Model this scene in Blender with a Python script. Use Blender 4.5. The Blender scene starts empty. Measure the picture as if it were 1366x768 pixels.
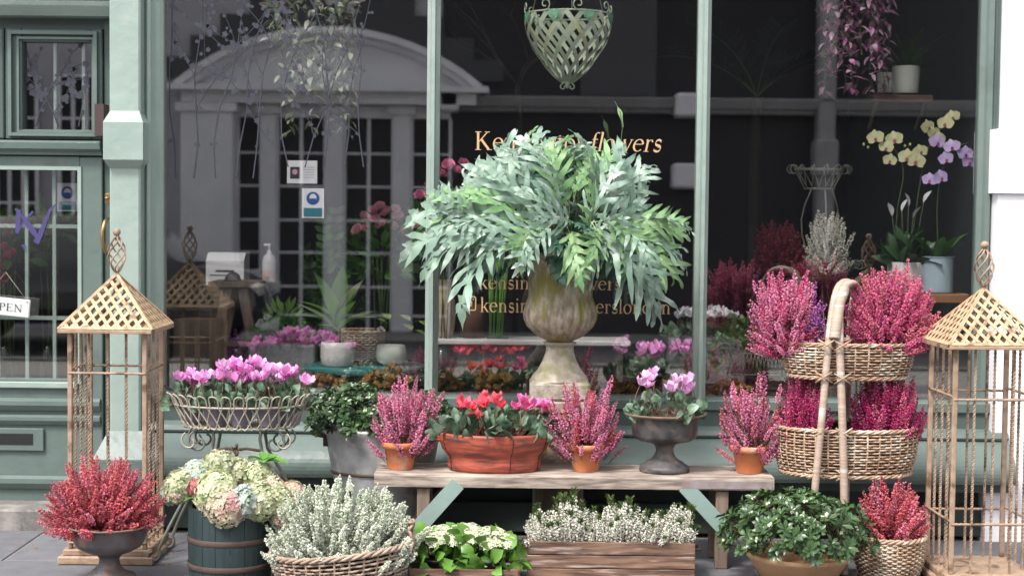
import bpy, math, random
import numpy as np
from mathutils import Vector, Matrix, Euler

# ------------------------------------------------------------------ camera, sky, sun, exposure
scene = bpy.context.scene
COL = scene.collection
PI = math.pi
FPX = 2090.0
PITCH, ROLL = 0.049, 0.011
CAM_LOC = Vector((0.0, -7.3, 1.5))
CAM_ROT = Matrix.Rotation(PI / 2 - PITCH, 3, 'X') @ Matrix.Rotation(ROLL, 3, 'Z')
cam_data = bpy.data.cameras.new('camera')
cam = bpy.data.objects.new('camera', cam_data)
COL.objects.link(cam)
cam.matrix_world = Matrix.Translation(CAM_LOC) @ CAM_ROT.to_4x4()
cam_data.sensor_width = 36.0
cam_data.lens = 36.0 * FPX / 1366.0
cam_data.clip_start = 0.05
cam_data.clip_end = 500.0
cam_data.dof.use_dof = True
cam_data.dof.focus_distance = 6.35
cam_data.dof.aperture_fstop = 2.6
scene.camera = cam

SUN_EL, SUN_AZ = math.radians(55), math.radians(215)   # azimuth clockwise from north (+Y)
world = bpy.data.worlds.new('World')
scene.world = world
world.use_nodes = True
wn, wl = world.node_tree.nodes, world.node_tree.links
wn.clear()
w_out = wn.new('ShaderNodeOutputWorld')
w_bg = wn.new('ShaderNodeBackground')
w_sky = wn.new('ShaderNodeTexSky')
w_sky.sky_type = 'NISHITA'
w_sky.sun_disc = False
w_sky.sun_elevation = SUN_EL
w_sky.sun_rotation = SUN_AZ
w_sky.dust_density = 3.0
w_sky.air_density = 1.3
w_sky.ozone_density = 1.0
w_bg.inputs['Strength'].default_value = 0.13
w_hsv = wn.new('ShaderNodeHueSaturation')            # thin cloud: a less blue sky
w_hsv.inputs['Saturation'].default_value = 0.18
wl.new(w_sky.outputs[0], w_hsv.inputs['Color'])
wl.new(w_hsv.outputs[0], w_bg.inputs['Color'])
wl.new(w_bg.outputs[0], w_out.inputs['Surface'])
sun_data = bpy.data.lights.new('sun', 'SUN')
sun_data.energy = 1.5
sun_data.angle = math.radians(11)
sun_data.color = (1.0, 0.95, 0.88)
sun = bpy.data.objects.new('sun', sun_data)
COL.objects.link(sun)
sd = Vector((math.sin(SUN_AZ) * math.cos(SUN_EL), math.cos(SUN_AZ) * math.cos(SUN_EL), math.sin(SUN_EL)))
sun.rotation_euler = sd.to_track_quat('Z', 'Y').to_euler()
sun.location = (0, -5, 12)

scene.view_settings.view_transform = 'Standard'
scene.view_settings.look = 'None'
scene.view_settings.gamma = 1.0
scene.view_settings.exposure = 1.45
scene.cycles.max_bounces = 8
scene.cycles.transparent_max_bounces = 16
scene.cycles.use_denoising = True
scene.render.film_transparent = False

# ------------------------------------------------------------------ helpers
RND = random.Random(11)
NPR = np.random.RandomState(5)


def U(px, py, Y):
    """world point seen at photo pixel (px, py) on the upright plane y = Y"""
    d = CAM_ROT @ Vector(((px - 683) / FPX, (384 - py) / FPX, -1.0))
    t = (Y - CAM_LOC.y) / d.y
    return CAM_LOC + d * t


def S(Y):
    return (Y - CAM_LOC.y) / FPX


def tag(o, label=None, cat=None, group=None, kind=None):
    if label: o['label'] = label
    if cat: o['category'] = cat
    if group: o['group'] = group
    if kind: o['kind'] = kind
    return o


def thing(name, label, cat, loc=(0, 0, 0), rz=0.0, group=None):
    o = bpy.data.objects.new(name, None)
    o.empty_display_size = 0.1
    COL.objects.link(o)
    o.location = loc
    o.rotation_euler = (0, 0, rz)
    return tag(o, label, cat, group)


class MB:
    """collects geometry for one mesh"""
    def __init__(s):
        s.v, s.f, s.n = [], [], 0

    def add(s, V, F, mi=0, sm=True):
        V = np.asarray(V, dtype=np.float32).reshape(-1, 3)
        if isinstance(F, np.ndarray):
            groups = {F.shape[1]: F}
        else:
            g = {}
            for q in F:
                g.setdefault(len(q), []).append(q)
            groups = {k: np.array(a) for k, a in g.items()}
        for k, a in groups.items():
            s.f.append((a.astype(np.int32) + s.n, mi, sm))
        s.v.append(V)
        s.n += len(V)
        return s

    def box(s, x0, x1, y0, y1, z0, z1, mi=0, bev=0.0):
        if bev <= 0:
            V = [(x, y, z) for x in (x0, x1) for y in (y0, y1) for z in (z0, z1)]
            F = [(0, 1, 3, 2), (4, 6, 7, 5), (0, 4, 5, 1), (2, 3, 7, 6), (0, 2, 6, 4), (1, 5, 7, 3)]
            return s.add(V, F, mi, False)
        b = bev                                      # chamfered box: 24 vertices
        V, idx = [], {}
        for i, x in enumerate((x0, x1)):
            for j, y in enumerate((y0, y1)):
                for k, z in enumerate((z0, z1)):
                    sx, sy, sz = (1, -1)[i], (1, -1)[j], (1, -1)[k]
                    idx[i, j, k, 'x'] = len(V); V.append((x, y + sy * b, z + sz * b))
                    idx[i, j, k, 'y'] = len(V); V.append((x + sx * b, y, z + sz * b))
                    idx[i, j, k, 'z'] = len(V); V.append((x + sx * b, y + sy * b, z))
        F = []
        for i in (0, 1):
            F.append([idx[i, j, k, 'x'] for j, k in ((0, 0), (0, 1), (1, 1), (1, 0))][::(1 if i == 0 else -1)])
            F.append([idx[j, i, k, 'y'] for j, k in ((0, 0), (1, 0), (1, 1), (0, 1))][::(1 if i == 0 else -1)])
            F.append([idx[j, k, i, 'z'] for j, k in ((0, 0), (0, 1), (1, 1), (1, 0))][::(1 if i == 0 else -1)])
        for i in (0, 1):
            for j in (0, 1):
                q = [idx[0, i, j, 'y'], idx[1, i, j, 'y'], idx[1, i, j, 'z'], idx[0, i, j, 'z']]
                F.append(q if (i + j) % 2 == 0 else q[::-1])
                q = [idx[i, 0, j, 'z'], idx[i, 1, j, 'z'], idx[i, 1, j, 'x'], idx[i, 0, j, 'x']]
                F.append(q if (i + j) % 2 == 0 else q[::-1])
                q = [idx[i, j, 0, 'x'], idx[i, j, 1, 'x'], idx[i, j, 1, 'y'], idx[i, j, 0, 'y']]
                F.append(q if (i + j) % 2 == 0 else q[::-1])
                for k in (0, 1):
                    t = [idx[i, j, k, 'x'], idx[i, j, k, 'y'], idx[i, j, k, 'z']]
                    F.append(t if (i + j + k) % 2 else t[::-1])
        return s.add(V, F, mi, False)

    def beam(s, a, b, w, d, mi=0, up=(0, 0, 1)):
        """a bar of section w x d from a to b"""
        a, b = Vector(a), Vector(b)
        t = (b - a).normalized()
        u = Vector(up)
        if abs(u.dot(t)) > .98: u = Vector((0, 1, 0))
        sx = t.cross(u).normalized(); sy = sx.cross(t).normalized()
        V = []
        for p in (a, b):
            for i, j in ((-1, -1), (1, -1), (1, 1), (-1, 1)):
                V.append(p + sx * (i * w / 2) + sy * (j * d / 2))
        return s.add([tuple(v) for v in V], [(0, 1, 5, 4), (1, 2, 6, 5), (2, 3, 7, 6), (3, 0, 4, 7), (0, 3, 2, 1), (4, 5, 6, 7)], mi, False)

    def tube(s, pts, r, n=6, mi=0, closed=False, cap=True, flat=1.0):
        P = np.array([tuple(p) for p in pts], dtype=float)
        m = len(P)
        r = np.full(m, r, dtype=float) if np.isscalar(r) else np.asarray(r, dtype=float)
        if closed:
            T = np.roll(P, -1, 0) - np.roll(P, 1, 0)
        else:
            T = np.gradient(P, axis=0)
        T /= np.maximum(np.linalg.norm(T, axis=1, keepdims=True), 1e-9)
        N = np.zeros_like(P)
        a = np.array([0, 0, 1.0]) if abs(T[0, 2]) < .9 else np.array([1.0, 0, 0])
        nn = a - T[0] * a.dot(T[0]); nn /= np.linalg.norm(nn)
        for i in range(m):
            nn = nn - T[i] * nn.dot(T[i]); nn /= max(np.linalg.norm(nn), 1e-9)
            N[i] = nn
        B = np.cross(T, N)
        ang = np.arange(n) * 2 * PI / n
        V = (P[:, None, :] + r[:, None, None] * (np.cos(ang)[None, :, None] * N[:, None, :] * flat + np.sin(ang)[None, :, None] * B[:, None, :])).reshape(-1, 3)
        k = m if closed else m - 1
        i = np.arange(k)[:, None] * n; j = np.arange(n)[None, :]
        i2 = ((np.arange(k) + 1) % m)[:, None] * n; j2 = (j + 1) % n
        F = np.stack([i + j, i + j2, i2 + j2, i2 + j], -1).reshape(-1, 4)
        s.add(V, F, mi)
        if cap and not closed:
            o = s.n - len(V)
            s.f.append((np.array([list(range(n))[::-1]], dtype=np.int32) + o, mi, False))
            s.f.append((np.array([[(m - 1) * n + q for q in range(n)]], dtype=np.int32) + o, mi, False))
        return s

    def lathe(s, prof, n=32, c=(0, 0, 0), sx=1.0, sy=1.0, mi=0, flute=None, sm=True):
        """prof: list of (radius, z) bottom to top outside; flute(i_prof, theta) gives a factor"""
        m = len(prof)
        th = np.arange(n) * 2 * PI / n
        V = np.zeros((m, n, 3))
        for i, (r, z) in enumerate(prof):
            rr = r * (np.ones(n) if flute is None else flute(i, th))
            V[i, :, 0] = c[0] + rr * np.cos(th) * sx
            V[i, :, 1] = c[1] + rr * np.sin(th) * sy
            V[i, :, 2] = c[2] + z
        i = np.arange(m - 1)[:, None] * n; j = np.arange(n)[None, :]; j2 = (j + 1) % n
        F = np.stack([i + j, i + j2, i + n + j2, i + n + j], -1).reshape(-1, 4)
        return s.add(V.reshape(-1, 3), F, mi, sm)

    def prism_x(s, prof, x0, x1, mi=0, sm=False):
        """closed (y, z) outline swept along x"""
        m = len(prof)
        V = [(x, y, z) for x in (x0, x1) for y, z in prof]
        F = [(i, (i + 1) % m, m + (i + 1) % m, m + i) for i in range(m)]
        F += [tuple(range(m))[::-1], tuple(range(m, 2 * m))]
        return s.add(V, F, mi, sm)

    def prism_z(s, prof, z0, z1, mi=0, sm=False):
        m = len(prof)
        V = [(x, y, z) for z in (z0, z1) for x, y in prof]
        F = [(i, (i + 1) % m, m + (i + 1) % m, m + i) for i in range(m)]
        F += [tuple(range(m))[::-1], tuple(range(m, 2 * m))]
        return s.add(V, F, mi, sm)

    def prism_y(s, prof, y0, y1, mi=0, sm=False):
        m = len(prof)
        V = [(x, y, z) for y in (y0, y1) for x, z in prof]
        F = [(i, (i + 1) % m, m + (i + 1) % m, m + i) for i in range(m)]
        F += [tuple(range(m))[::-1], tuple(range(m, 2 * m))]
        return s.add(V, F, mi, sm)

    def inst(s, T, mats, scale=None):
        """T = (V, F, mi) template repeated with 4x4 matrices (array k,4,4)"""
        V, parts = T
        M = np.asarray(mats, dtype=float)
        k = len(M)
        if k == 0: return s
        W = np.einsum('kij,vj->kvi', M[:, :3, :3], V) + M[:, None, :3, 3]
        base = s.n
        s.v.append(W.reshape(-1, 3).astype(np.float32))
        off = (np.arange(k) * len(V))[:, None, None]
        for F, mi, sm in parts:
            s.f.append(((F[None] + off).reshape(-1, F.shape[1]).astype(np.int32) + base, mi, sm))
        s.n += k * len(V)
        return s

    def template(s):
        V = np.concatenate(s.v).astype(float)
        return (V, s.f)

    def mesh(s, name, mats):
        me = bpy.data.meshes.new(name)
        V = np.concatenate(s.v)
        me.vertices.add(len(V))
        me.vertices.foreach_set('co', V.ravel().astype(np.float32))
        nl = sum(f.size for f, _, _ in s.f)
        npoly = sum(len(f) for f, _, _ in s.f)
        loops = np.concatenate([f.ravel() for f, _, _ in s.f]).astype(np.int32)
        sizes = np.concatenate([np.full(len(f), f.shape[1]) for f, _, _ in s.f])
        mi = np.concatenate([np.full(len(f), m) for f, m, _ in s.f]).astype(np.int32)
        sm = np.concatenate([np.full(len(f), q) for f, _, q in s.f]).astype(bool)
        me.loops.add(nl)
        me.polygons.add(npoly)
        me.loops.foreach_set('vertex_index', loops)
        me.polygons.foreach_set('loop_start', np.concatenate([[0], np.cumsum(sizes)[:-1]]).astype(np.int32))
        me.polygons.foreach_set('material_index', mi)
        me.polygons.foreach_set('use_smooth', sm)
        me.update(calc_edges=True)
        for m in (mats if isinstance(mats, (list, tuple)) else [mats]):
            me.materials.append(m)
        return me

    def build(s, name, mats, parent=None, label=None, cat=None, group=None, kind=None):
        return put(name, s.mesh(name, mats), parent, None, label, cat, group, kind)


def put(name, me, parent=None, M=None, label=None, cat=None, group=None, kind=None):
    o = bpy.data.objects.new(name, me)
    COL.objects.link(o)
    if parent is not None: o.parent = parent
    if M is not None: o.matrix_basis = M
    return tag(o, label, cat, group, kind)


def copy_tree(o, parent=None):
    c = o.copy()
    COL.objects.link(c)
    c.parent = parent
    if parent is not None: c.matrix_basis = o.matrix_basis.copy()
    for ch in [x for x in KIDS.get(o.name, [])]:
        copy_tree(ch, c)
    return c


KIDS = {}


def frame(pos, direction, roll=0.0, s=1.0, hint=(0, 0, 1)):
    """matrix taking +Y to direction, +Z towards hint"""
    y = Vector(direction).normalized()
    h = Vector(hint)
    if abs(h.dot(y)) > .985: h = Vector((0.3, -1, 0.1))
    x = y.cross(h).normalized()
    z = x.cross(y)
    M = Matrix((x, y, z)).transposed().to_4x4()
    M = M @ Matrix.Rotation(roll, 4, 'Y')
    M = M @ Matrix.Scale(s, 4)
    M.translation = Vector(pos)
    return M


# ------------------------------------------------------------------ materials
def new_mat(name):
    m = bpy.data.materials.new(name)
    m.use_nodes = True
    n = m.node_tree.nodes
    return m, n, m.node_tree.links, n['Principled BSDF'], n['Material Output']


def mat(name, c1, c2=None, scale=6.0, rough=0.6, metal=0.0, bump=0.0, bscale=40.0, jitter=0.0, trans=0.0,
        stretch=(1, 1, 1), c3=None, scale3=2.0, amt3=0.5, spec=0.4, contrast=1.0, hue=0.0, detail=6.0, coat=0.0, bdist=0.004):
    m, n, l, bs, out = new_mat(name)
    tc = n.new('ShaderNodeTexCoord')
    mp = n.new('ShaderNodeMapping'); mp.inputs['Scale'].default_value = stretch
    oi = n.new('ShaderNodeObjectInfo')
    ad = n.new('ShaderNodeVectorMath'); ad.operation = 'MULTIPLY_ADD'
    ad.inputs[1].default_value = (1, 1, 1)
    sc = n.new('ShaderNodeVectorMath'); sc.operation = 'SCALE'; sc.inputs[0].default_value = (7, 5, 9)
    l.new(oi.outputs['Random'], sc.inputs['Scale'])
    l.new(tc.outputs['Object'], ad.inputs[0]); l.new(sc.outputs[0], ad.inputs[2])
    l.new(ad.outputs[0], mp.inputs['Vector'])
    rgb = n.new('ShaderNodeRGB'); rgb.outputs[0].default_value = (*c1, 1)
    cur = rgb.outputs[0]
    if c2 is not None:
        no = n.new('ShaderNodeTexNoise'); no.inputs['Scale'].default_value = scale; no.inputs['Detail'].default_value = detail
        l.new(mp.outputs[0], no.inputs['Vector'])
        mr = n.new('ShaderNodeMapRange'); w = 0.22 / contrast
        mr.inputs['From Min'].default_value = .5 - w; mr.inputs['From Max'].default_value = .5 + w
        l.new(no.outputs['Fac'], mr.inputs['Value'])
        mx = n.new('ShaderNodeMix'); mx.data_type = 'RGBA'
        l.new(mr.outputs[0], mx.inputs['Factor']); l.new(cur, mx.inputs['A']); mx.inputs['B'].default_value = (*c2, 1)
        cur = mx.outputs['Result']
    if c3 is not None:
        no = n.new('ShaderNodeTexNoise'); no.inputs['Scale'].default_value = scale3; no.inputs['Detail'].default_value = 5
        l.new(mp.outputs[0], no.inputs['Vector'])
        mr = n.new('ShaderNodeMapRange')
        mr.inputs['From Min'].default_value = 1 - amt3 - .04; mr.inputs['From Max'].default_value = 1 - amt3 + .1
        l.new(no.outputs['Fac'], mr.inputs['Value'])
        mx = n.new('ShaderNodeMix'); mx.data_type = 'RGBA'
        l.new(mr.outputs[0], mx.inputs['Factor']); l.new(cur, mx.inputs['A']); mx.inputs['B'].default_value = (*c3, 1)
        cur = mx.outputs['Result']
    if jitter or hue:
        ge = n.new('ShaderNodeNewGeometry')
        av = n.new('ShaderNodeMath'); av.operation = 'MULTIPLY_ADD'; av.inputs[1].default_value = .6
        l.new(ge.outputs['Random Per Island'], av.inputs[0])
        a2 = n.new('ShaderNodeMath'); a2.operation = 'MULTIPLY'; a2.inputs[1].default_value = .4
        l.new(oi.outputs['Random'], a2.inputs[0]); l.new(a2.outputs[0], av.inputs[2])
        mr = n.new('ShaderNodeMapRange')
        mr.inputs['To Min'].default_value = 1 - jitter; mr.inputs['To Max'].default_value = 1 + jitter
        l.new(av.outputs[0], mr.inputs['Value'])
        hs = n.new('ShaderNodeHueSaturation')
        l.new(cur, hs.inputs['Color']); l.new(mr.outputs[0], hs.inputs['Value'])
        if hue:
            mh = n.new('ShaderNodeMapRange')
            mh.inputs['To Min'].default_value = .5 - hue; mh.inputs['To Max'].default_value = .5 + hue
            wn_ = n.new('ShaderNodeTexWhiteNoise'); wn_.noise_dimensions = '1D'
            l.new(av.outputs[0], wn_.inputs['W'])
            l.new(wn_.outputs['Value'], mh.inputs['Value']); l.new(mh.outputs[0], hs.inputs['Hue'])
        cur = hs.outputs[0]
    l.new(cur, bs.inputs['Base Color'])
    bs.inputs['Roughness'].default_value = rough
    bs.inputs['Metallic'].default_value = metal
    bs.inputs['Specular IOR Level'].default_value = spec
    if coat: bs.inputs['Coat Weight'].default_value = coat
    if bump:
        nb = n.new('ShaderNodeTexNoise'); nb.inputs['Scale'].default_value = bscale; nb.inputs['Detail'].default_value = 5
        l.new(mp.outputs[0], nb.inputs['Vector'])
        bp = n.new('ShaderNodeBump'); bp.inputs['Strength'].default_value = bump; bp.inputs['Distance'].default_value = bdist
        l.new(nb.outputs['Fac'], bp.inputs['Height']); l.new(bp.outputs[0], bs.inputs['Normal'])
    if trans:
        tr = n.new('ShaderNodeBsdfTranslucent'); l.new(cur, tr.inputs['Color'])
        ms = n.new('ShaderNodeMixShader'); ms.inputs[0].default_value = trans
        l.new(bs.outputs[0], ms.inputs[1]); l.new(tr.outputs[0], ms.inputs[2]); l.new(ms.outputs[0], out.inputs['Surface'])
    return m


def glass_mat(name, tint=(1, 1, 1), ior=1.9, rough=0.0):
    m, n, l, bs, out = new_mat(name)
    n.remove(bs)
    t = n.new('ShaderNodeBsdfTransparent'); t.inputs[0].default_value = (*tint, 1)
    g = n.new('ShaderNodeBsdfGlossy'); g.inputs['Roughness'].default_value = rough
    f0 = ((ior - 1) / (ior + 1)) ** 2                # Schlick reflectance, the same from both faces
    lw = n.new('ShaderNodeLayerWeight'); lw.inputs['Blend'].default_value = 0.5
    pw = n.new('ShaderNodeMath'); pw.operation = 'POWER'; pw.inputs[1].default_value = 5.0
    l.new(lw.outputs['Facing'], pw.inputs[0])
    f = n.new('ShaderNodeMath'); f.operation = 'MULTIPLY_ADD'; f.inputs[1].default_value = 1 - f0; f.inputs[2].default_value = f0
    l.new(pw.outputs[0], f.inputs[0])
    x = n.new('ShaderNodeMixShader')
    l.new(f.outputs[0], x.inputs[0]); l.new(t.outputs[0], x.inputs[1]); l.new(g.outputs[0], x.inputs[2])
    l.new(x.outputs[0], out.inputs['Surface'])
    return m


SAGE = mat('sage_paint', (0.125, 0.165, 0.152), (0.105, 0.14, 0.13), 3.5, rough=.42, bump=.5, bscale=9, bdist=.012, spec=.4, c3=(.10, .125, .112), scale3=6, amt3=.36)
SAGE_PALE = mat('pale_sage_paint', (0.30, 0.37, 0.335), (0.255, 0.325, 0.295), 4, rough=.28, bump=.5, bscale=10, bdist=.012, c3=(.31, .36, .32), scale3=14, amt3=.38, spec=.5, coat=.2)
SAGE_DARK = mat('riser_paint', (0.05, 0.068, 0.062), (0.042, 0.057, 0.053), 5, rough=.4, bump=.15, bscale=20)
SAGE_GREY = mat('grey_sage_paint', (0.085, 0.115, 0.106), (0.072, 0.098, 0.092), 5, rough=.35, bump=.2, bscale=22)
WHITE_PAINT = mat('white_paint', (0.80, 0.80, 0.83), (0.72, 0.72, 0.76), 5, rough=.5, bump=.4, bscale=14, bdist=.008, stretch=(1, 1, .35), c3=(.68, .68, .70), scale3=3, amt3=.34)
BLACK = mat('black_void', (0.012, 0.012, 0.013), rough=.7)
GLASS = glass_mat('window_glass', ior=2.5)
CLEAR = glass_mat('clear_glass', (.86, .93, .9), 1.45)
CHARCOAL = mat('charcoal_wall', (0.022, 0.022, 0.026), (0.030, 0.029, 0.033), 2, rough=.8)
DECK = mat('display_deck', (0.05, 0.045, 0.042), (0.035, 0.03, 0.03), 5, rough=.6)
BRASS = mat('brass', (0.42, 0.27, 0.12), (0.30, 0.19, 0.09), 14, rough=.35, metal=.9)
STEP_STONE = mat('step_stone', (0.20, 0.185, 0.175), (0.11, 0.105, 0.10), 70, rough=.85, bump=.5, bscale=90, c3=(.29, .27, .25), scale3=5, amt3=.42)
PAVING = mat('paving_stone', (0.155, 0.155, 0.17), (0.12, 0.12, 0.135), 12, rough=.75, bump=.3, bscale=60, jitter=.15)
JOINT = mat('paving_joint', (0.28, 0.27, 0.25), (.2, .19, .18), 20, rough=.9)
GOLD = mat('gold_leaf_lettering', (0.62, 0.40, 0.22), (.52, .34, .19), 9, rough=.5)
PURPLE_FILM = mat('purple_film', (0.055, 0.045, 0.15), rough=.5)
DECAL = mat('blossom_film', (0.040, 0.042, 0.062), (.03, .03, .042), 9, rough=.6)
RUST = mat('rusty_gold_metal', (0.40, 0.285, 0.20), (0.25, 0.165, 0.115), 30, rough=.6, bump=.3, bscale=60, c3=(.13, .075, .045), scale3=16, amt3=.43)
RUST_PALE = mat('sandy_painted_metal', (0.52, 0.375, 0.235), (0.40, 0.28, 0.175), 24, rough=.65, bump=.3, bscale=70, c3=(.22, .125, .07), scale3=26, amt3=.42)
TERRA = mat('terracotta', (0.60, 0.21, 0.09), (0.50, 0.16, 0.07), 15, rough=.8, bump=.3, bscale=60, c3=(.58, .34, .24), scale3=14, amt3=.43)
COPPER_POT = mat('tan_terracotta', (0.50, 0.30, 0.16), (0.40, 0.22, 0.11), 9, rough=.6, bump=.3, bscale=90)
WOODRED = mat('red_brown_wood', (0.42, 0.095, 0.055), (0.20, 0.04, 0.03), 9, rough=.5, stretch=(1.2, 1.2, 7), bump=.3, bscale=20, c3=(.10, .04, .035), scale3=7, amt3=.45, contrast=1.5)
LEAD = mat('weathered_lead', (0.04, 0.038, 0.041), (0.11, 0.10, 0.10), 16, rough=.5, metal=.2, bump=.6, bscale=45, c3=(.22, .17, .14), scale3=11, amt3=.43, contrast=1.6)
LEAD_RIM = mat('rusted_rim', (0.24, 0.14, 0.10), (.13, .095, .08), 16, rough=.7, bump=.4, bscale=60)
PEWTER = mat('dull_pewter', (0.17, 0.15, 0.15), (0.085, 0.075, 0.08), 15, rough=.5, metal=.4, bump=.35, bscale=40, c3=(.19, .11, .08), scale3=10, amt3=.42, contrast=1.5)
ZINC = mat('galvanised_zinc', (0.48, 0.49, 0.50), (0.30, 0.305, 0.31), 13, rough=.5, metal=.35, bump=.2, bscale=30, c3=(.52, .52, .50), scale3=22, amt3=.45, contrast=1.4)
STONE = mat('mossy_stone', (0.44, 0.38, 0.30), (0.22, 0.18, 0.125), 26, rough=.95, bump=1, bscale=70, c3=(.24, .22, .075), scale3=8, amt3=.47, stretch=(1.6, 1.6, .7), contrast=1.7, bdist=.008)
STONE_PALE = mat('pale_weathered_stone', (0.40, 0.36, 0.30), (0.23, 0.20, 0.155), 24, rough=.9, bump=.6, bscale=70, c3=(.21, .20, .10), scale3=9, amt3=.46, contrast=1.5, bdist=.008)
BENCHWOOD = mat('grey_bench_wood', (0.37, 0.31, 0.265), (0.16, 0.12, 0.10), 9, rough=.85, stretch=(1, 9, 9), contrast=1.4, bump=.5, bscale=12, c3=(.47, .40, .34), scale3=3, amt3=.44)
POSTWOOD = mat('grey_post_wood', (0.26, 0.19, 0.145), (0.15, 0.11, 0.085), 5, rough=.85, stretch=(12, 12, 1), bump=.5, bscale=12)
CRATEWOOD = mat('brown_crate_wood', (0.235, 0.14, 0.095), (0.085, 0.045, 0.032), 7, rough=.75, stretch=(1, 9, 9), contrast=1.5, bump=.5, bscale=10, c3=(.38, .30, .26), scale3=6, amt3=.42, jitter=.2)
BARK = mat('bark', (0.19, 0.145, 0.11), (0.06, 0.042, 0.032), 9, rough=.95, stretch=(1, 1, .25), bump=1, bscale=22, bdist=.012, c3=(.33, .28, .23), scale3=5, amt3=.4)
CUTWOOD = mat('cut_wood', (0.36, 0.24, 0.13), (.25, .15, .08), 9, rough=.8)
WICKER = mat('willow_rods', (0.47, 0.33, 0.225), (0.30, 0.19, 0.125), 7, rough=.6, jitter=.28, bump=.2, bscale=50, c3=(.60, .50, .40), scale3=9, amt3=.46)
WICKER_GREY = mat('greyed_willow', (0.42, 0.32, 0.25), (0.28, 0.20, 0.15), 7, rough=.7, jitter=.28, bump=.2, bscale=50)
CANE = mat('wrapped_cane', (0.47, 0.36, 0.28), (0.30, 0.22, 0.185), 9, rough=.6, stretch=(.5, .5, 10), jitter=.05, c3=(.55, .5, .48), scale3=3, amt3=.42)
WIRE_CREAM = mat('cream_wire', (0.42, 0.39, 0.32), (0.27, 0.24, 0.19), 20, rough=.6, bump=.3, bscale=60)
WIRE_DARK = mat('dark_wire', (0.20, 0.20, 0.17), (0.12, 0.12, 0.10), 12, rough=.6)
MAUVE_POT = mat('mauve_plastic', (0.27, 0.23, 0.30), (.23, .2, .26), 4, rough=.5)
BARREL = mat('teal_barrel_paint', (0.026, 0.044, 0.046), (0.018, 0.031, 0.033), 5, rough=.5, stretch=(9, 9, 1), bump=.3, bscale=16, c3=(.10, .13, .12), scale3=7, amt3=.3)
IRON_BAND = mat('rusty_iron_band', (0.10, 0.06, 0.045), (.055, .038, .033), 14, rough=.7, bump=.4, bscale=60)
SOIL = mat('soil', (0.03, 0.02, 0.014), (.05, .035, .025), 40, rough=1, bump=1, bscale=60)
PLASTIC_BLACK = mat('black_plastic', (0.02, 0.02, 0.022), rough=.45)
CERAMIC_WHITE = mat('white_ceramic', (0.62, 0.60, 0.60), (.5, .47, .47), 8, rough=.35, stretch=(1, 1, 8))
CERAMIC_CREAM = mat('cream_ceramic', (0.46, 0.48, 0.42), rough=.4)
STONEWARE = mat('beige_stoneware', (0.52, 0.42, 0.31), (.40, .31, .22), 5, rough=.55, stretch=(1, 1, 16))
BLUEZINC = mat('blue_painted_zinc', (0.33, 0.42, 0.47), (.28, .36, .41), 6, rough=.45, bump=.1)
MARBLE = mat('white_marble', (0.60, 0.58, 0.57), (.48, .46, .46), 6, rough=.35)
TEAL = mat('teal_enamel', (0.03, 0.15, 0.14), rough=.3)
SHELFWOOD = mat('shelf_wood', (0.34, 0.17, 0.085), (.22, .10, .05), 5, rough=.6, stretch=(1, 9, 9))
GREEN_METAL = mat('sage_strap_metal', (0.47, 0.54, 0.40), (0.36, 0.43, 0.32), 9, rough=.5, c3=(.45, .46, .25), scale3=4, amt3=.4)
VINE_GREEN = mat('vine_leaf_enamel', (0.12, 0.38, 0.21), (.22, .42, .27), 12, rough=.5)
PAPER = mat('white_card', (0.70, 0.70, 0.72), rough=.7)
BLUE_PRINT = mat('blue_print', (0.03, 0.09, 0.30), rough=.6)
TEAL_PRINT = mat('teal_print', (0.03, 0.17, 0.22), rough=.6)
INK = mat('dark_ink', (0.03, 0.04, 0.05), rough=.6)
SIGN_WOOD = mat('whitewashed_sign', (0.60, 0.61, 0.60), (.50, .51, .50), 7, rough=.7, bump=.2)

# plants
STEM = mat('stem_green', (0.07, 0.12, 0.03), (.05, .08, .03), 12, rough=.6)
STEM_BROWN = mat('stem_brown', (0.10, 0.055, 0.035), rough=.8)
NEEDLE = mat('needle_green', (0.10, 0.15, 0.035), (.05, .09, .025), 14, rough=.7, jitter=.35, trans=.2)
NEEDLE_OLIVE = mat('needle_olive', (0.16, 0.17, 0.05), (.10, .10, .04), 14, rough=.7, jitter=.35, trans=.2)
HE_RED = mat('heather_crimson', (0.72, 0.18, 0.23), (.54, .11, .14), 12, rough=.6, jitter=.42, hue=.018, trans=.3)
HE_PINK = mat('heather_pink', (0.80, 0.34, 0.50), (.66, .20, .38), 12, rough=.6, jitter=.42, hue=.02, trans=.3)
HE_ROSE = mat('heather_rose', (0.78, 0.27, 0.36), (.66, .18, .27), 12, rough=.6, jitter=.40, hue=.02, trans=.3)
HE_HOT = mat('heather_magenta', (0.78, 0.20, 0.38), (.64, .12, .28), 12, rough=.6, jitter=.42, hue=.02, trans=.3)
HE_DEEP = mat('heather_deep_magenta', (0.58, 0.05, 0.22), (.42, .03, .15), 12, rough=.6, jitter=.42, hue=.02, trans=.3)
HE_DARK = mat('heather_dark_crimson', (0.26, 0.02, 0.06), (.17, .015, .04), 12, rough=.6, jitter=.4, hue=.02, trans=.3)
HE_PURPLE = mat('heather_purple', (0.60, 0.22, 0.60), (.48, .14, .48), 12, rough=.6, jitter=.35, hue=.03, trans=.3)
HE_WHITE = mat('heather_white', (0.88, 0.86, 0.80), (.80, .77, .70), 12, rough=.6, jitter=.2, trans=.3)
HE_GREY = mat('heather_silver_green', (0.76, 0.79, 0.69), (.56, .62, .48), 12, rough=.7, jitter=.35, trans=.3)
HE_SNOW = mat('heather_snow', (0.84, 0.85, 0.78), (.6, .64, .52), 12, rough=.7, jitter=.25, trans=.3)
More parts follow.
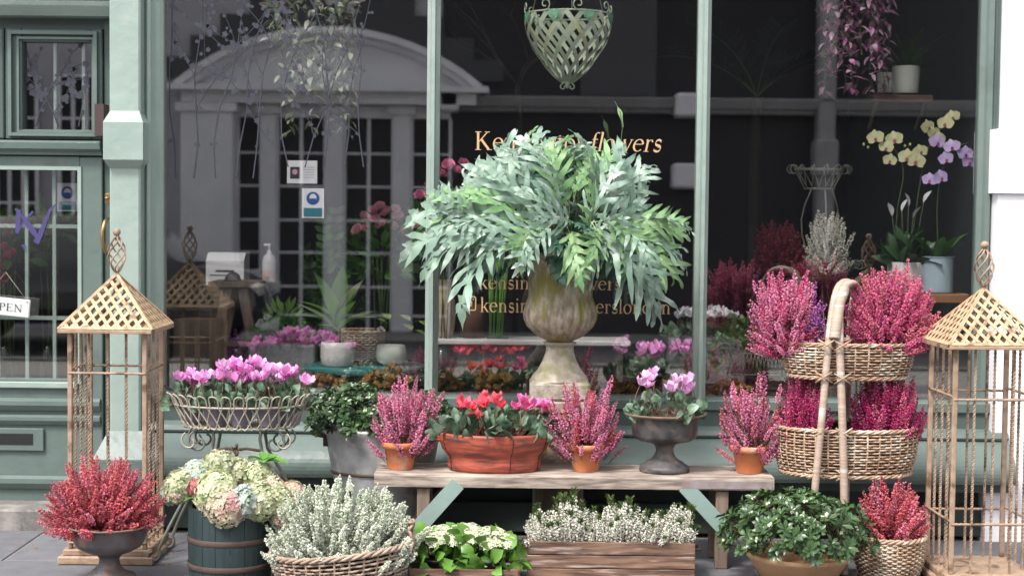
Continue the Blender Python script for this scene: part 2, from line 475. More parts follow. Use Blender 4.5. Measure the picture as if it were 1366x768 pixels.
FERN_BLUE = mat('fern_blue_green', (0.27, 0.39, 0.31), (0.115, 0.205, 0.15), 9, rough=.40, jitter=.42, hue=.012, trans=.25, c3=(.48, .58, .50), scale3=9, amt3=.45, spec=.5, contrast=1.3)  # tone contrast widened to carry highlights and deep shade in the colour
FERN_FRESH_LIT = mat('fern_fresh_lit_green', (0.30, 0.47, 0.22), (0.17, 0.33, 0.15), 6, rough=.42, jitter=.3, hue=.012, trans=.35, spec=.45)  # fresh leaves, and the brighter light on the right side
FERN_RIB = mat('fern_midrib', (0.38, 0.46, 0.25), (.26, .32, .14), 20, rough=.5)
FERN_SHADE = mat('fern_shade_green', (0.09, 0.19, 0.135), (0.06, 0.13, 0.09), 6, rough=.45, jitter=.3, trans=.2)  # darker copy giving the crown's inner shade by colour
AZALEA = mat('azalea_leaf', (0.035, 0.075, 0.028), (0.06, 0.115, 0.04), 10, rough=.32, jitter=.45, hue=.015, trans=.12, spec=.5)
CYC_LEAF = mat('cyclamen_leaf', (0.035, 0.085, 0.035), (0.19, 0.27, 0.20), 34, rough=.42, jitter=.3, hue=.01, trans=.12, contrast=1.6)
CYC_PINK = mat('cyclamen_pink', (0.88, 0.46, 0.78), (.84, .33, .70), 14, rough=.55, jitter=.25, trans=.35)
CYC_PALE = mat('cyclamen_pale_pink', (0.90, 0.62, 0.86), (.86, .48, .78), 14, rough=.55, jitter=.22, trans=.35)
CYC_RED = mat('cyclamen_coral', (0.88, 0.16, 0.22), (.82, .09, .15), 14, rough=.55, jitter=.25, hue=.01, trans=.35)
CYC_HOT = mat('cyclamen_hot_pink', (0.86, 0.16, 0.40), (.75, .2, .45), 14, rough=.55, jitter=.25, trans=.35)
CYC_STEM = mat('cyclamen_stem', (0.26, 0.12, 0.08), rough=.6)
KAL_LEAF = mat('kalanchoe_leaf', (0.15, 0.31, 0.05), (0.08, 0.19, 0.03), 9, rough=.38, jitter=.35, trans=.15, spec=.5)
KAL_FLOWER = mat('kalanchoe_cream', (0.74, 0.75, 0.60), (.60, .63, .42), 14, rough=.6, jitter=.2, trans=.25)
BUD_GREEN = mat('green_bud', (0.36, 0.46, 0.14), rough=.6, jitter=.2)
HY_CREAM = mat('hydrangea_cream_green', (0.72, 0.70, 0.50), (0.42, 0.48, 0.27), 22, rough=.65, jitter=.5, hue=.02, trans=.3, c3=(.66, .50, .42), scale3=9, amt3=.40)
HY_PINK = mat('hydrangea_blush', (0.72, 0.58, 0.48), (0.60, 0.60, 0.40), 16, rough=.65, jitter=.4, hue=.02, trans=.3, c3=(.60, .30, .30), scale3=9, amt3=.40)
HY_BLUE = mat('hydrangea_blue_grey', (0.58, 0.62, 0.66), (0.44, 0.52, 0.36), 14, rough=.65, jitter=.3, hue=.02, trans=.3)
HY_RED = mat('hydrangea_crimson', (0.44, 0.05, 0.11), (.55, .2, .2), 14, rough=.65, jitter=.3, trans=.3)
HY_LEAF = mat('hydrangea_leaf', (0.15, 0.34, 0.07), (.10, .26, .05), 9, rough=.45, jitter=.2, trans=.25)
DRIED = mat('dried_brown_flower', (0.36, 0.19, 0.055), (.22, .11, .035), 14, rough=.8, jitter=.4, trans=.15)
LEAF_MID = mat('leaf_mid_green', (0.09, 0.21, 0.05), (.05, .13, .035), 9, rough=.4, jitter=.35, trans=.2)
LEAF_DARK = mat('leaf_dark_green', (0.03, 0.075, 0.025), (.02, .05, .02), 9, rough=.4, jitter=.35, trans=.15)
LEAF_LIGHT = mat('leaf_light_green', (0.34, 0.52, 0.16), (.15, .34, .08), 12, rough=.4, jitter=.25, trans=.25)
LEAF_VARI = mat('leaf_variegated', (0.66, 0.74, 0.44), (.08, .22, .05), 9, rough=.4, jitter=.15, trans=.25, stretch=(6, 1, 1), contrast=2)
TRAD_PURPLE = mat('tradescantia_purple', (0.34, 0.06, 0.20), (.52, .40, .46), 22, rough=.4, jitter=.5, hue=.02, trans=.25, stretch=(3, .6, 1), contrast=2)
TRAD_GREEN = mat('tradescantia_striped', (0.22, 0.30, 0.14), (.48, .50, .42), 22, rough=.4, jitter=.4, hue=.02, trans=.25, stretch=(3, .6, 1), contrast=2, c3=(.30, .12, .22), scale3=6, amt3=.4)
ROSE = mat('rose_pink', (0.80, 0.46, 0.54), (.68, .32, .40), 14, rough=.6, jitter=.25, trans=.3)
ORCHID_LILAC = mat('orchid_lilac', (0.58, 0.44, 0.80), (.66, .56, .80), 14, rough=.5, jitter=.12, trans=.3)
ORCHID_CREAM = mat('orchid_cream', (0.66, 0.68, 0.40), (.58, .60, .32), 14, rough=.5, jitter=.12, trans=.3)
WHITE_PETAL = mat('white_petal', (0.74, 0.74, 0.76), (.62, .62, .66), 14, rough=.5, jitter=.1, trans=.3)
THROAT = mat('orchid_throat', (0.40, 0.09, 0.20), rough=.5)

# ------------------------------------------------------------------ the street and the building opposite
def X(px, Y, py=300): return U(px, py, Y).x
def Z(py, Y, px=683): return U(px, py, Y).z


g = MB(); g.add([(-60, -60, 0), (60, -60, 0), (60, 40, 0), (-60, 40, 0)], [(0, 1, 2, 3)], 0, False)
tag(g.build('ground', JOINT), kind='structure')
road = MB(); road.box(-60, 60, -10.6, -7.9, -.3, 0.004)
ASPHALT = mat('asphalt', (0.055, 0.055, 0.06), (.04, .04, .043), 60, rough=.9, bump=.4, bscale=90)
tag(road.build('road', ASPHALT), kind='structure')
pav = bpy.data.objects.new('pavement', None); COL.objects.link(pav); tag(pav, kind='structure')
slab_me = {}
mb_ = MB(); mb_.box(-4.8, 4.0, -6.3, -.262, .001, .0255); mb_.build('joint_mortar', JOINT, pav)
for r in range(10):
    y1 = -0.262 - r * 0.60
    for c in range(9):
        w = .90
        x0 = -3.9 + (c - 1) * w + (0.42 if r % 2 else 0.0)
        if 'm' not in slab_me:
            b = MB(); b.box(.006, w - .006, -.594, -.006, 0, .03, bev=.003); slab_me['m'] = b.mesh('slab', [PAVING])
        put('paving_slab', slab_me['m'], pav, Matrix.Translation((x0, y1, RND.uniform(0, .002))))
kb = MB(); kb.box(-30, 30, -7.9, -7.75, -.1, .032, bev=.01); tag(kb.build('kerb', STEP_STONE), kind='structure')

OD = 12.0
def Q(px, py, dy=0.0):
    """point of the facade across the street whose mirror image in the window is at (px, py)"""
    p = U(px, py, OD)
    return Vector((p.x, -OD + dy, p.z))
QX = lambda px, py=300: Q(px, py).x
QZ = lambda py, px=450: Q(px, py).z
PALE_WALL = mat('pale_grey_brick_paint', (0.45, 0.44, 0.48), (.38, .37, .41), 5, rough=.8, bump=.4, bscale=12)
WHITE_STUCCO = mat('white_stucco', (0.86, 0.84, 0.88), (.72, .72, .75), 3, rough=.7)
SHADOW_GREY = mat('shadow_grey', (0.06, 0.06, 0.065), rough=.7)  # shadow around the arch as a flat dark colour
GREY_TRIM = mat('grey_trim', (0.34, 0.33, 0.34), (.27, .26, .27), 5, rough=.7)
opp = thing('portico_building', 'white building with arched pediment seen reflected in the left shop window', 'building', (0, -OD, 0))
def opart(name, fn, m):
    b = MB(); fn(b)
    for v in b.v: v[:, 1] += OD
    b.build(name, m, opp)
XL, XR = QX(-260), QX(588)
opart('wall', lambda b: b.box(XL, XR, -OD - 3, -OD, 0, 4.9), PALE_WALL)
cx_, hw = (QX(245) + QX(640)) / 2, (QX(640) - QX(245)) / 2
z0p, z1p = QZ(118), QZ(45)
rise = z1p - z0p
Rr = (hw * hw + rise * rise) / (2 * rise)
def arc_pts(off, n=28):
    a = math.asin(hw / Rr)
    return [(cx_ + (Rr + off) * math.sin(t), z1p - Rr + (Rr + off) * math.cos(t)) for t in np.linspace(-a, a, n)]
opart('pediment', lambda b: b.prism_y(arc_pts(-.12) + [(cx_ + hw - .1, z0p), (cx_ - hw + .1, z0p)], -OD - .1, -OD + .28), WHITE_STUCCO)
def ring(b, o0, o1, d):
    A, B = arc_pts(o0), arc_pts(o1)
    for i in range(len(A) - 1):
        b.prism_y([A[i], A[i + 1], B[i + 1], B[i]], -OD, -OD + d)
opart('arch_moulding', lambda b: ring(b, -.12, -.05, .42), WHITE_STUCCO)
opart('arch_moulding', lambda b: ring(b, -.049, .03, .52), WHITE_STUCCO)
for i, (o, w) in enumerate(((.10, .35), (.22, .7), (.34, 1.0), (.46, 1.3))):  # dark slabs stand for the stepped shadow around the arch
    opart('stepped_shadow', lambda b: b.box(cx_ - hw * (1.15 - .2 * i), cx_ + hw * (1.15 - .2 * i), -OD, -OD + .06 + .003 * i, z0p + rise * .15 + .26 * i, z0p + rise * .15 + .26 * i + .262), SHADOW_GREY)
opart('cornice', lambda b: b.box(cx_ - hw - .1, cx_ + hw + .1, -OD, -OD + .56, z0p - .07, z0p), WHITE_STUCCO)
opart('entablature', lambda b: b.box(cx_ - hw + .05, cx_ + hw - .05, -OD, -OD + .40, QZ(141), z0p - .072), WHITE_STUCCO)
zt = QZ(142)
for a, c in ((250, 318), (349, 371), (434, 460), (524, 549)):
    d = .42 if a == 250 else .2
    opart('pilaster', lambda b: b.box(QX(a), QX(c), -OD, -OD + d, 0, zt, bev=.02), WHITE_STUCCO)
    opart('pilaster_capital', lambda b: b.box(QX(a) - .05, QX(c) + .05, -OD, -OD + d + .05, zt - .1, zt - .002), WHITE_STUCCO)
for a, c, n in ((318, 349, 1), (371, 434, 2), (460, 524, 2), (549, 600, 2)):
    x0, x1 = QX(a), QX(c)
    opart('window_opening', lambda b: b.box(x0, x1, -OD, -OD + .03, QZ(452), QZ(158)), BLACK)
    opart('window_head', lambda b: b.box(x0, x1, -OD + .03, -OD + .12, QZ(158), zt), WHITE_STUCCO)
    opart('window_apron', lambda b: b.box(x0, x1, -OD, -OD + .14, 0, QZ(452)), WHITE_STUCCO)
    for k in range(n + 1):
        xx = x0 + (x1 - x0) * k / n
        opart('reflected_glazing_bar', lambda b: b.box(xx - .02, xx + .02, -OD + .03, -OD + .075, QZ(452), QZ(158)), WHITE_STUCCO)
    for py in (205, 249, 294, 337, 382, 420):
        opart('reflected_glazing_bar', lambda b: b.box(x0, x1, -OD + .03, -OD + .07, QZ(py) - .014, QZ(py) + .014), WHITE_STUCCO)
for a in (-180, -95, -5, 80):                       # sash windows further left (seen in the door glass)
    x0, x1 = QX(a), QX(a + 55)
    opart('sash_window', lambda b: b.box(x0, x1, -OD, -OD + .03, 1.0, 3.1), BLACK)
    for k in range(4):
        xx = x0 + (x1 - x0) * k / 3
        opart('reflected_glazing_bar', lambda b: b.box(xx - .02, xx + .02, -OD + .03, -OD + .07, 1.0, 3.1), WHITE_STUCCO)
    for k in range(5):
        opart('reflected_glazing_bar', lambda b: b.box(x0 + .021, x1 - .021, -OD + .03, -OD + .068, 1.0 + .52 * k, 1.03 + .52 * k), WHITE_STUCCO)

osh = thing('dark_shop_building', 'dark shopfront with carved grey cornice reflected in the middle and right windows', 'building', (0, -OD, 0))
def osp(name, fn, m):
    b = MB(); fn(b)
    for v in b.v: v[:, 1] += OD
    b.build(name, m, osh)
osp('wall', lambda b: b.box(QX(589), QX(1700), -OD - 3, -OD, 0, 4.9), CHARCOAL)
zc1, zc0 = QZ(131, 760), QZ(151, 760)
osp('cornice', lambda b: b.prism_x([(-OD, zc0), (-OD + .16, zc0), (-OD + .18, zc0 + .05), (-OD + .24, zc0 + .06), (-OD + .30, zc1 - .02), (-OD + .30, zc1), (-OD, zc1)], QX(589), QX(1700)), GREY_TRIM)
dn = MB()
for i in range(150):
    x = QX(600) + i * .075
    dn.box(x, x + .04, -OD + .16, -OD + .20, zc0 + .005, zc0 + .045)
for v in dn.v: v[:, 1] += OD
dn.build('carved_frieze', GREY_TRIM, osh, kind='stuff')
for a, c, y0, y1 in ((895, 932, 127, 158), (893, 932, 219, 252), (586, 612, 128, 154)):
    osp('bracket', lambda b: b.box(QX(a), QX(c), -OD, -OD + .4, QZ(y1, 900), QZ(y0, 900), bev=.03), WHITE_STUCCO)
osp('column', lambda b: b.box(QX(1083), QX(1106), -OD, -OD + .3, 0, QZ(-40), bev=.03), GREY_TRIM)
osp('column_carving', lambda b: b.box(QX(1079), QX(1110), -OD, -OD + .34, QZ(230), QZ(180), bev=.03), GREY_TRIM)
osp('upper_panel', lambda b: b.box(QX(772), QX(872), -OD, -OD + .05, QZ(124), QZ(-60)), mat('slate_panel', (.07, .07, .08), rough=.6))

# ------------------------------------------------------------------ the shopfront
shop = thing('flower_shop_front', 'sage green Victorian shopfront with three tall panes and glazed door', 'building', (0, 0, 0))
def sp(name, fn, m, parent=None):
    b = MB(); fn(b)
    return b.build(name, m, parent or shop)
ZTOP = 3.45
YF = -0.06                                           # face of the window frame
xw0, xm1, xm2, xw1 = X(220, 0, 250), X(577, YF, 200), X(939, YF, 200), X(1302, 0, 250)
z_sill = Z(530, -.06, 760)                           # bottom of the glass
zr0 = Z(548, -.12, 960)
# panes
def pane(x0, x1):
    b = MB(); b.box(x0, x1, 0.0, .006, z_sill - .01, ZTOP)
    return b.build('window_pane', GLASS, shop)
panes = [pane(xw0 - .02, xm1), pane(xm1 + .001, xm2), pane(xm2 + .001, xw1 + .05)]
def mullion(xc):
    w = .030
    pr = [(xc - w, .045), (xc - w, -.02), (xc - w + .008, -.035), (xc - .014, -.05), (xc - .008, -.075), (xc + .008, -.075), (xc + .014, -.05), (xc + w - .008, -.035), (xc + w, -.02), (xc + w, .045)]
    sp('mullion', lambda b: b.prism_z(pr, z_sill - .012, ZTOP), SAGE_PALE)
mullion(xm1); mullion(xm2)
# right hand frame
xr = xw1
sp('window_frame', lambda b: b.prism_z([(xr, .04), (xr, -.015), (xr + .02, -.03), (xr + .028, -.05), (xr + .05, -.055), (xr + .056, -.035), (xr + .07, -.035), (xr + .075, -.07), (xr + .135, -.075), (xr + .135, .04)], z_sill - .012, ZTOP), SAGE)
# left hand moulded frame beside the pilaster
xl = xw0
pr = [(xl, .04), (xl, -.03), (xl - .012, -.048), (xl - .030, -.052), (xl - .036, -.066), (xl - .044, -.10), (xl - .056, -.112), (xl - .068, -.10), (xl - .072, -.085), (xl - .082, -.085), (xl - .086, -.12), (xl - .098, -.135), (xl - .11, -.12), (xl - .112, .04)]
sp('moulded_frame', lambda b: b.prism_z(pr, Z(598, -.1, 200), ZTOP), SAGE_PALE)
# pilaster
YP = -0.19
px0, px1 = X(146, YP), X(187, YP)
sp('pilaster', lambda b: b.box(px0, px1, YP, .04, Z(600, YP, 160), ZTOP, bev=.008), SAGE_PALE)
def block(b):
    xa, xb = X(138, YP - .04), X(191, YP - .04)
    za, zb = Z(213, YP - .04, 160), Z(163, YP - .04, 160)
    zc, zd = Z(225, YP, 160), Z(148, YP, 160)
    ring = lambda x0, x1, y, z: [(x0, .03, z), (x0, y, z), (x1, y, z), (x1, .03, z)]
    V = ring(px0 + .004, px1 - .004, YP + .0, zc) + ring(xa, xb, YP - .045, za) + ring(xa, xb, YP - .045, zb) + ring(px0 + .004, px1 - .004, YP, zd)
    F = []
    for k in range(3):
        for i in range(4):
            j = (i + 1) % 4
            F.append((k * 4 + i, k * 4 + j, k * 4 + 4 + j, k * 4 + 4 + i))
    b.add(V, F, 0, False)
sp('capital_block', block, SAGE_PALE)
def pbase(b):
    xa, xb = X(124, YP - .08), X(200, YP - .08)
    za, zb = Z(612, YP - .08, 160), Z(574, YP, 160)
    V = [(xa, .04, za), (xa, YP - .1, za), (xb, YP - .1, za), (xb, .04, za), (px0 - .004, .04, zb), (px0 - .004, YP - .01, zb), (px1 + .05, YP - .01, zb), (px1 + .05, .04, zb)]
    b.add(V, [(0, 1, 5, 4), (1, 2, 6, 5), (2, 3, 7, 6), (4, 5, 6, 7)], 0, False)
    b.box(xa, xb, YP - .1, .04, .10, za, bev=.004)
sp('pilaster_base', pbase, SAGE)
# sill: bottom rail, panel, ledge, bulging moulding, shadowed riser
XS0, XS1 = X(203, -.1), xr + .135
zA, zB, zC = Z(548, -.10, 960), Z(573, -.12, 960), Z(583, -.14, 960)
zD, zE = Z(641, -.26, 960), Z(650, -.26, 960)
sp('bottom_rail', lambda b: b.box(XS0, XS1, -.10, .045, zA, z_sill, bev=.006), SAGE)
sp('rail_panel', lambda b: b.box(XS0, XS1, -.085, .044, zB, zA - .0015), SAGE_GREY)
sp('ledge', lambda b: b.prism_x([(.04, zC), (-.15, zC), (-.155, zC + .01), (-.145, zB), (-.087, zB + .012), (.04, zB + .012)], XS0, XS1), SAGE)
n_ = 12
bul = [(.04, zC - .002), (-.13, zC - .002)]
for i in range(n_ + 1):
    t = i / n_
    bul.append((-.14 - .135 * math.sin(t * PI * .62), zC - .004 - (zC - zD) * (t ** 1.15)))
bul += [(-.16, zD - .003), (.04, zD - .003)]
sp('bulging_sill_moulding', lambda b: b.prism_x(bul, XS0, XS1, sm=False), SAGE)
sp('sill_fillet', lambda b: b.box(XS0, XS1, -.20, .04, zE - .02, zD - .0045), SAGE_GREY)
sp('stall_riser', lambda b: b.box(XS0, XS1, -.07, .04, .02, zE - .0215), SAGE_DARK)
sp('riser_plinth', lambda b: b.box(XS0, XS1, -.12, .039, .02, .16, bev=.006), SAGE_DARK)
# vent in the riser, behind the right hand lantern
vx, vz = X(1238, -.1, 680), Z(715, -.1, 1238)
vo = [(vx + .085 * math.cos(a), vz + .17 + .07 * math.sin(a)) for a in np.linspace(0, PI, 13)] + [(vx - .085, vz), (vx + .085, vz)]
sp('vent_surround', lambda b: b.prism_y(vo, -.085, -.06), SAGE_GREY)
vi = [(vx + .062 * math.cos(a), vz + .165 + .055 * math.sin(a)) for a in np.linspace(0, PI, 13)] + [(vx - .062, vz + .02), (vx + .062, vz + .02)]
sp('vent_opening', lambda b: b.prism_y(vi, -.088, -.07), BLACK)

# door: transom light above, rail, glazed leaf, lower panels
YD = -.02
zl = lambda py, Y=YD: Z(py, Y, 75)
xd = lambda px, Y=YD: X(px, Y)
XD0 = xd(-360)
sp('door_head', lambda b: b.prism_x([(.06, zl(24)), (-.10, zl(24)), (-.15, zl(12)), (-.16, zl(6)), (-.10, zl(4)), (.06, zl(4))], XD0, px0 - .001), SAGE_PALE)
sp('upper_transom_glass', lambda b: b.box(XD0, px0, .02, .026, zl(3), ZTOP), GLASS)
sp('door_jamb', lambda b: b.box(xd(138), px0 - .0015, YD + .02, .06, .1, zl(25)), SAGE_GREY)
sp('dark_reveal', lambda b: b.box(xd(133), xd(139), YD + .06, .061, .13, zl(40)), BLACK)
tr = sp('transom_light', lambda b: [b.box(xd(8), xd(30), YD, .05, zl(186), zl(38), bev=.004), b.box(xd(122), xd(136.5), YD, .05, zl(186), zl(38), bev=.004),
     b.box(xd(30) + .0005, xd(122) - .0005, YD + .002, .05, zl(186), zl(173), bev=.004), b.box(xd(30) + .0005, xd(122) - .0005, YD + .002, .05, zl(56), zl(38), bev=.004)], SAGE_GREY)
def tframe(b, x0, x1, z0, z1, w, y0, y1, mi=0):
    b.box(x0, x0 + w, y0, y1, z0, z1); b.box(x1 - w, x1, y0, y1, z0, z1)
    b.box(x0 + w + .0004, x1 - w - .0004, y0, y1, z0, z0 + w); b.box(x0 + w + .0004, x1 - w - .0004, y0, y1, z1 - w, z1)
sp('sash_moulding', lambda b: tframe(b, xd(13), xd(131), zl(182), zl(42), .016, YD - .022, YD - .001), SAGE, tr)
sp('sash_bead', lambda b: tframe(b, xd(24), xd(127), zl(177), zl(50), .010, YD - .010, YD - .0012), SAGE, tr)
sp('transom_pane', lambda b: b.box(xd(29), xd(123), .02, .024, zl(174), zl(55)), GLASS, tr)
for px in (70, 108):  # solid bars standing for reflected bars of the windows opposite
    sp('reflected_glazing_bar', lambda b: b.box(xd(px) - .007, xd(px) + .007, .026, .04, zl(173.5), zl(56)), SAGE_PALE, tr)
sp('side_transom_frame', lambda b: b.box(XD0, xd(6), YD, .05, zl(186), zl(38), bev=.006), SAGE_GREY)
sp('transom_head_board', lambda b: b.box(XD0, xd(137), YD + .03, .06, zl(38) + .001, zl(24)), SAGE_GREY)
sp('transom_rail', lambda b: b.prism_x([(.05, zl(208)), (YD - .02, zl(207)), (YD - .022, zl(203)), (YD - .05, zl(199)), (YD - .055, zl(191)), (YD - .03, zl(188)), (.05, zl(187))], XD0, xd(137)), SAGE)
door = sp('shop_door', lambda b: [b.box(xd(106), xd(136.5), YD, .05, zl(698), zl(209), bev=.004), b.box(XD0, xd(106) - .0005, YD, .05, zl(225), zl(209)),
     b.box(XD0, xd(106) - .0005, YD, .05, zl(545), zl(506)), b.box(XD0, xd(106) - .0005, YD + .004, .05, zl(698), zl(546))], SAGE)
sp('door_pane', lambda b: b.box(XD0, xd(107), .02, .026, zl(508), zl(223)), GLASS, door)
sp('pane_bead', lambda b: [b.box(xd(104), xd(109), YD - .008, YD - .0005, zl(511), zl(222)), b.box(XD0, xd(104) - .0005, YD - .008, YD - .0005, zl(227), zl(222)), b.box(XD0, xd(104) - .0005, YD - .022, YD - .0005, zl(517), zl(509), bev=.003)], SAGE_PALE, door)
for px in (-46, -8, 31, 68):  # upright bars built in place of window reflections in the door glass
    sp('reflected_glazing_bar', lambda b: b.box(xd(px) - .008, xd(px) + .008, .028, .045, zl(506), zl(226)), SAGE_PALE, door)
for py in (302, 425):  # crosswise bars, likewise modelled to stand for reflections
    sp('reflected_glazing_bar', lambda b: b.box(XD0, xd(106), .0285, .044, zl(py) - .009, zl(py) + .009), SAGE_PALE, door)
def dmould(z0, z1, y):
    sp('panel_moulding', lambda b: b.prism_x([(YD, z0), (YD - y * .4, z0), (YD - y, z0 + (z1 - z0) * .45), (YD - y, z1 - (z1 - z0) * .2), (YD - y * .3, z1), (YD, z1)], XD0, xd(134)), SAGE, door)
dmould(zl(547), zl(531), .03); dmould(zl(566), zl(553), .024); dmould(zl(651), zl(634), .03)
lb = sp('letterbox', lambda b: b.box(xd(-60), xd(58), YD - .012, YD - .0005, zl(601), zl(571), bev=.003), SAGE, door)
sp('letter_slot', lambda b: b.box(xd(-44), xd(44), YD - .0135, YD - .002, zl(593), zl(578)), BLACK, door)
hd = MB()
hx = xd(140, YP)
zz = lambda py: Z(py, -.1, 143)
hd.tube([(hx, -.14, zz(292)), (hx - .004, -.18, zz(296)), (hx - .012, -.19, zz(308)), (hx - .012, -.19, zz(322)), (hx - .002, -.18, zz(334)), (hx, -.14, zz(338))], [.010, .009, .008, .009, .010, .010], 8)
hd.lathe([(0, 0), (.013, 0), (.013, .006), (0, .006)], 12, (hx, -.15, zz(265)))
hd.box(hx - .01, hx + .012, -.15, -.135, zz(272), zz(258), bev=.003)
hd.build('door_handle', BRASS, door)
sp('door_hinge', lambda b: b.box(xd(134), xd(146), -.12, -.02, zl(182), zl(140)), mat('dark_hinge', (.06, .035, .035), rough=.5), tr)
# step
st = MB(); st.box(-3.8, X(140, -.24, 715), -.26, YD - .001, 0, .125, bev=.008)
st.build('stone_step', STEP_STONE, shop)
# upper part, fascia and flank
sp('fascia', lambda b: [b.box(-4.2, 3.2, -.25, .06, ZTOP + .001, 3.85, bev=.01), b.box(-4.2, 3.2, -.36, .06, 3.8505, 4.0, bev=.02)], SAGE)
sp('unseen_upper_wall', lambda b: b.box(-4.6, 3.6, -.02, .2, 4.0005, 4.4), mat('london_stock_brick', (.30, .22, .15), (.2, .14, .1), 12, rough=.9, bump=.4))  # unseen; kept low so more sky light reaches the facade opposite
sp('roof', lambda b: b.box(-4.6, 3.6, -.1, 6.2, 4.401, 4.5), CHARCOAL)  # unseen cover, added to keep daylight out of the interior
sp('side_wall', lambda b: b.box(-4.6, -3.9, -.02, 6.2, 0, 4.0), SAGE_GREY)
# interior shell
sp('interior_back_wall', lambda b: b.box(-3.89, 3.2, 3.6, 3.7, 0, 4.0), CHARCOAL)
sp('interior_ceiling', lambda b: b.box(-3.89, 3.2, .061, 3.6, 3.5, 3.6), WHITE_PAINT)
sp('interior_floor', lambda b: b.box(-3.89, 3.2, .061, 3.6, .05, .12), DECK)
sp('interior_side_wall', lambda b: b.box(xr + .17, 3.2, .0, 3.6, 0, 3.2), mat('slate_interior', (.055, .065, .07), rough=.7))
ZK = z_sill - .03                                    # display deck inside the window
sp('display_deck', lambda b: b.box(XS0 + .1, xr + .165, .046, 1.25, ZK - .04, ZK), DECK)
sp('deck_front', lambda b: b.box(XS0 + .1, xr + .165, 1.2, 1.249, .12, ZK - .041), CHARCOAL)
# neighbouring white pilaster at the right
wp = thing('white_stucco_pilaster', 'bright white stucco pilaster beside the shopfront at the right edge', 'pilaster', (0, 0, 0))
xq = X(1338, -.11, 90)
b = MB(); b.box(xq, xq + 1.6, -.11, .2, 0, 4.4, bev=.01); b.build('shaft', WHITE_PAINT, wp)
b = MB()
zq = Z(172, -.15, 1345)
b.prism_z([(xq - .035, .19), (xq - .035, -.15), (xq + 1.6, -.15), (xq + 1.6, .19)], Z(258, -.15, 1345), zq)
b.build('shaft_band', WHITE_PAINT, wp)
b = MB(); b.box(xq - .015, xq + 1.6, -.13, .19, Z(640, -.13, 1345), Z(258, -.15, 1345) - .0015); b.build('shaft_lower', WHITE_PAINT, wp)
b = MB(); b.box(xq - .05, xq + 1.6, -.17, .19, 0, Z(641, -.17, 1345)); b.build('shaft_base', WHITE_PAINT, wp)

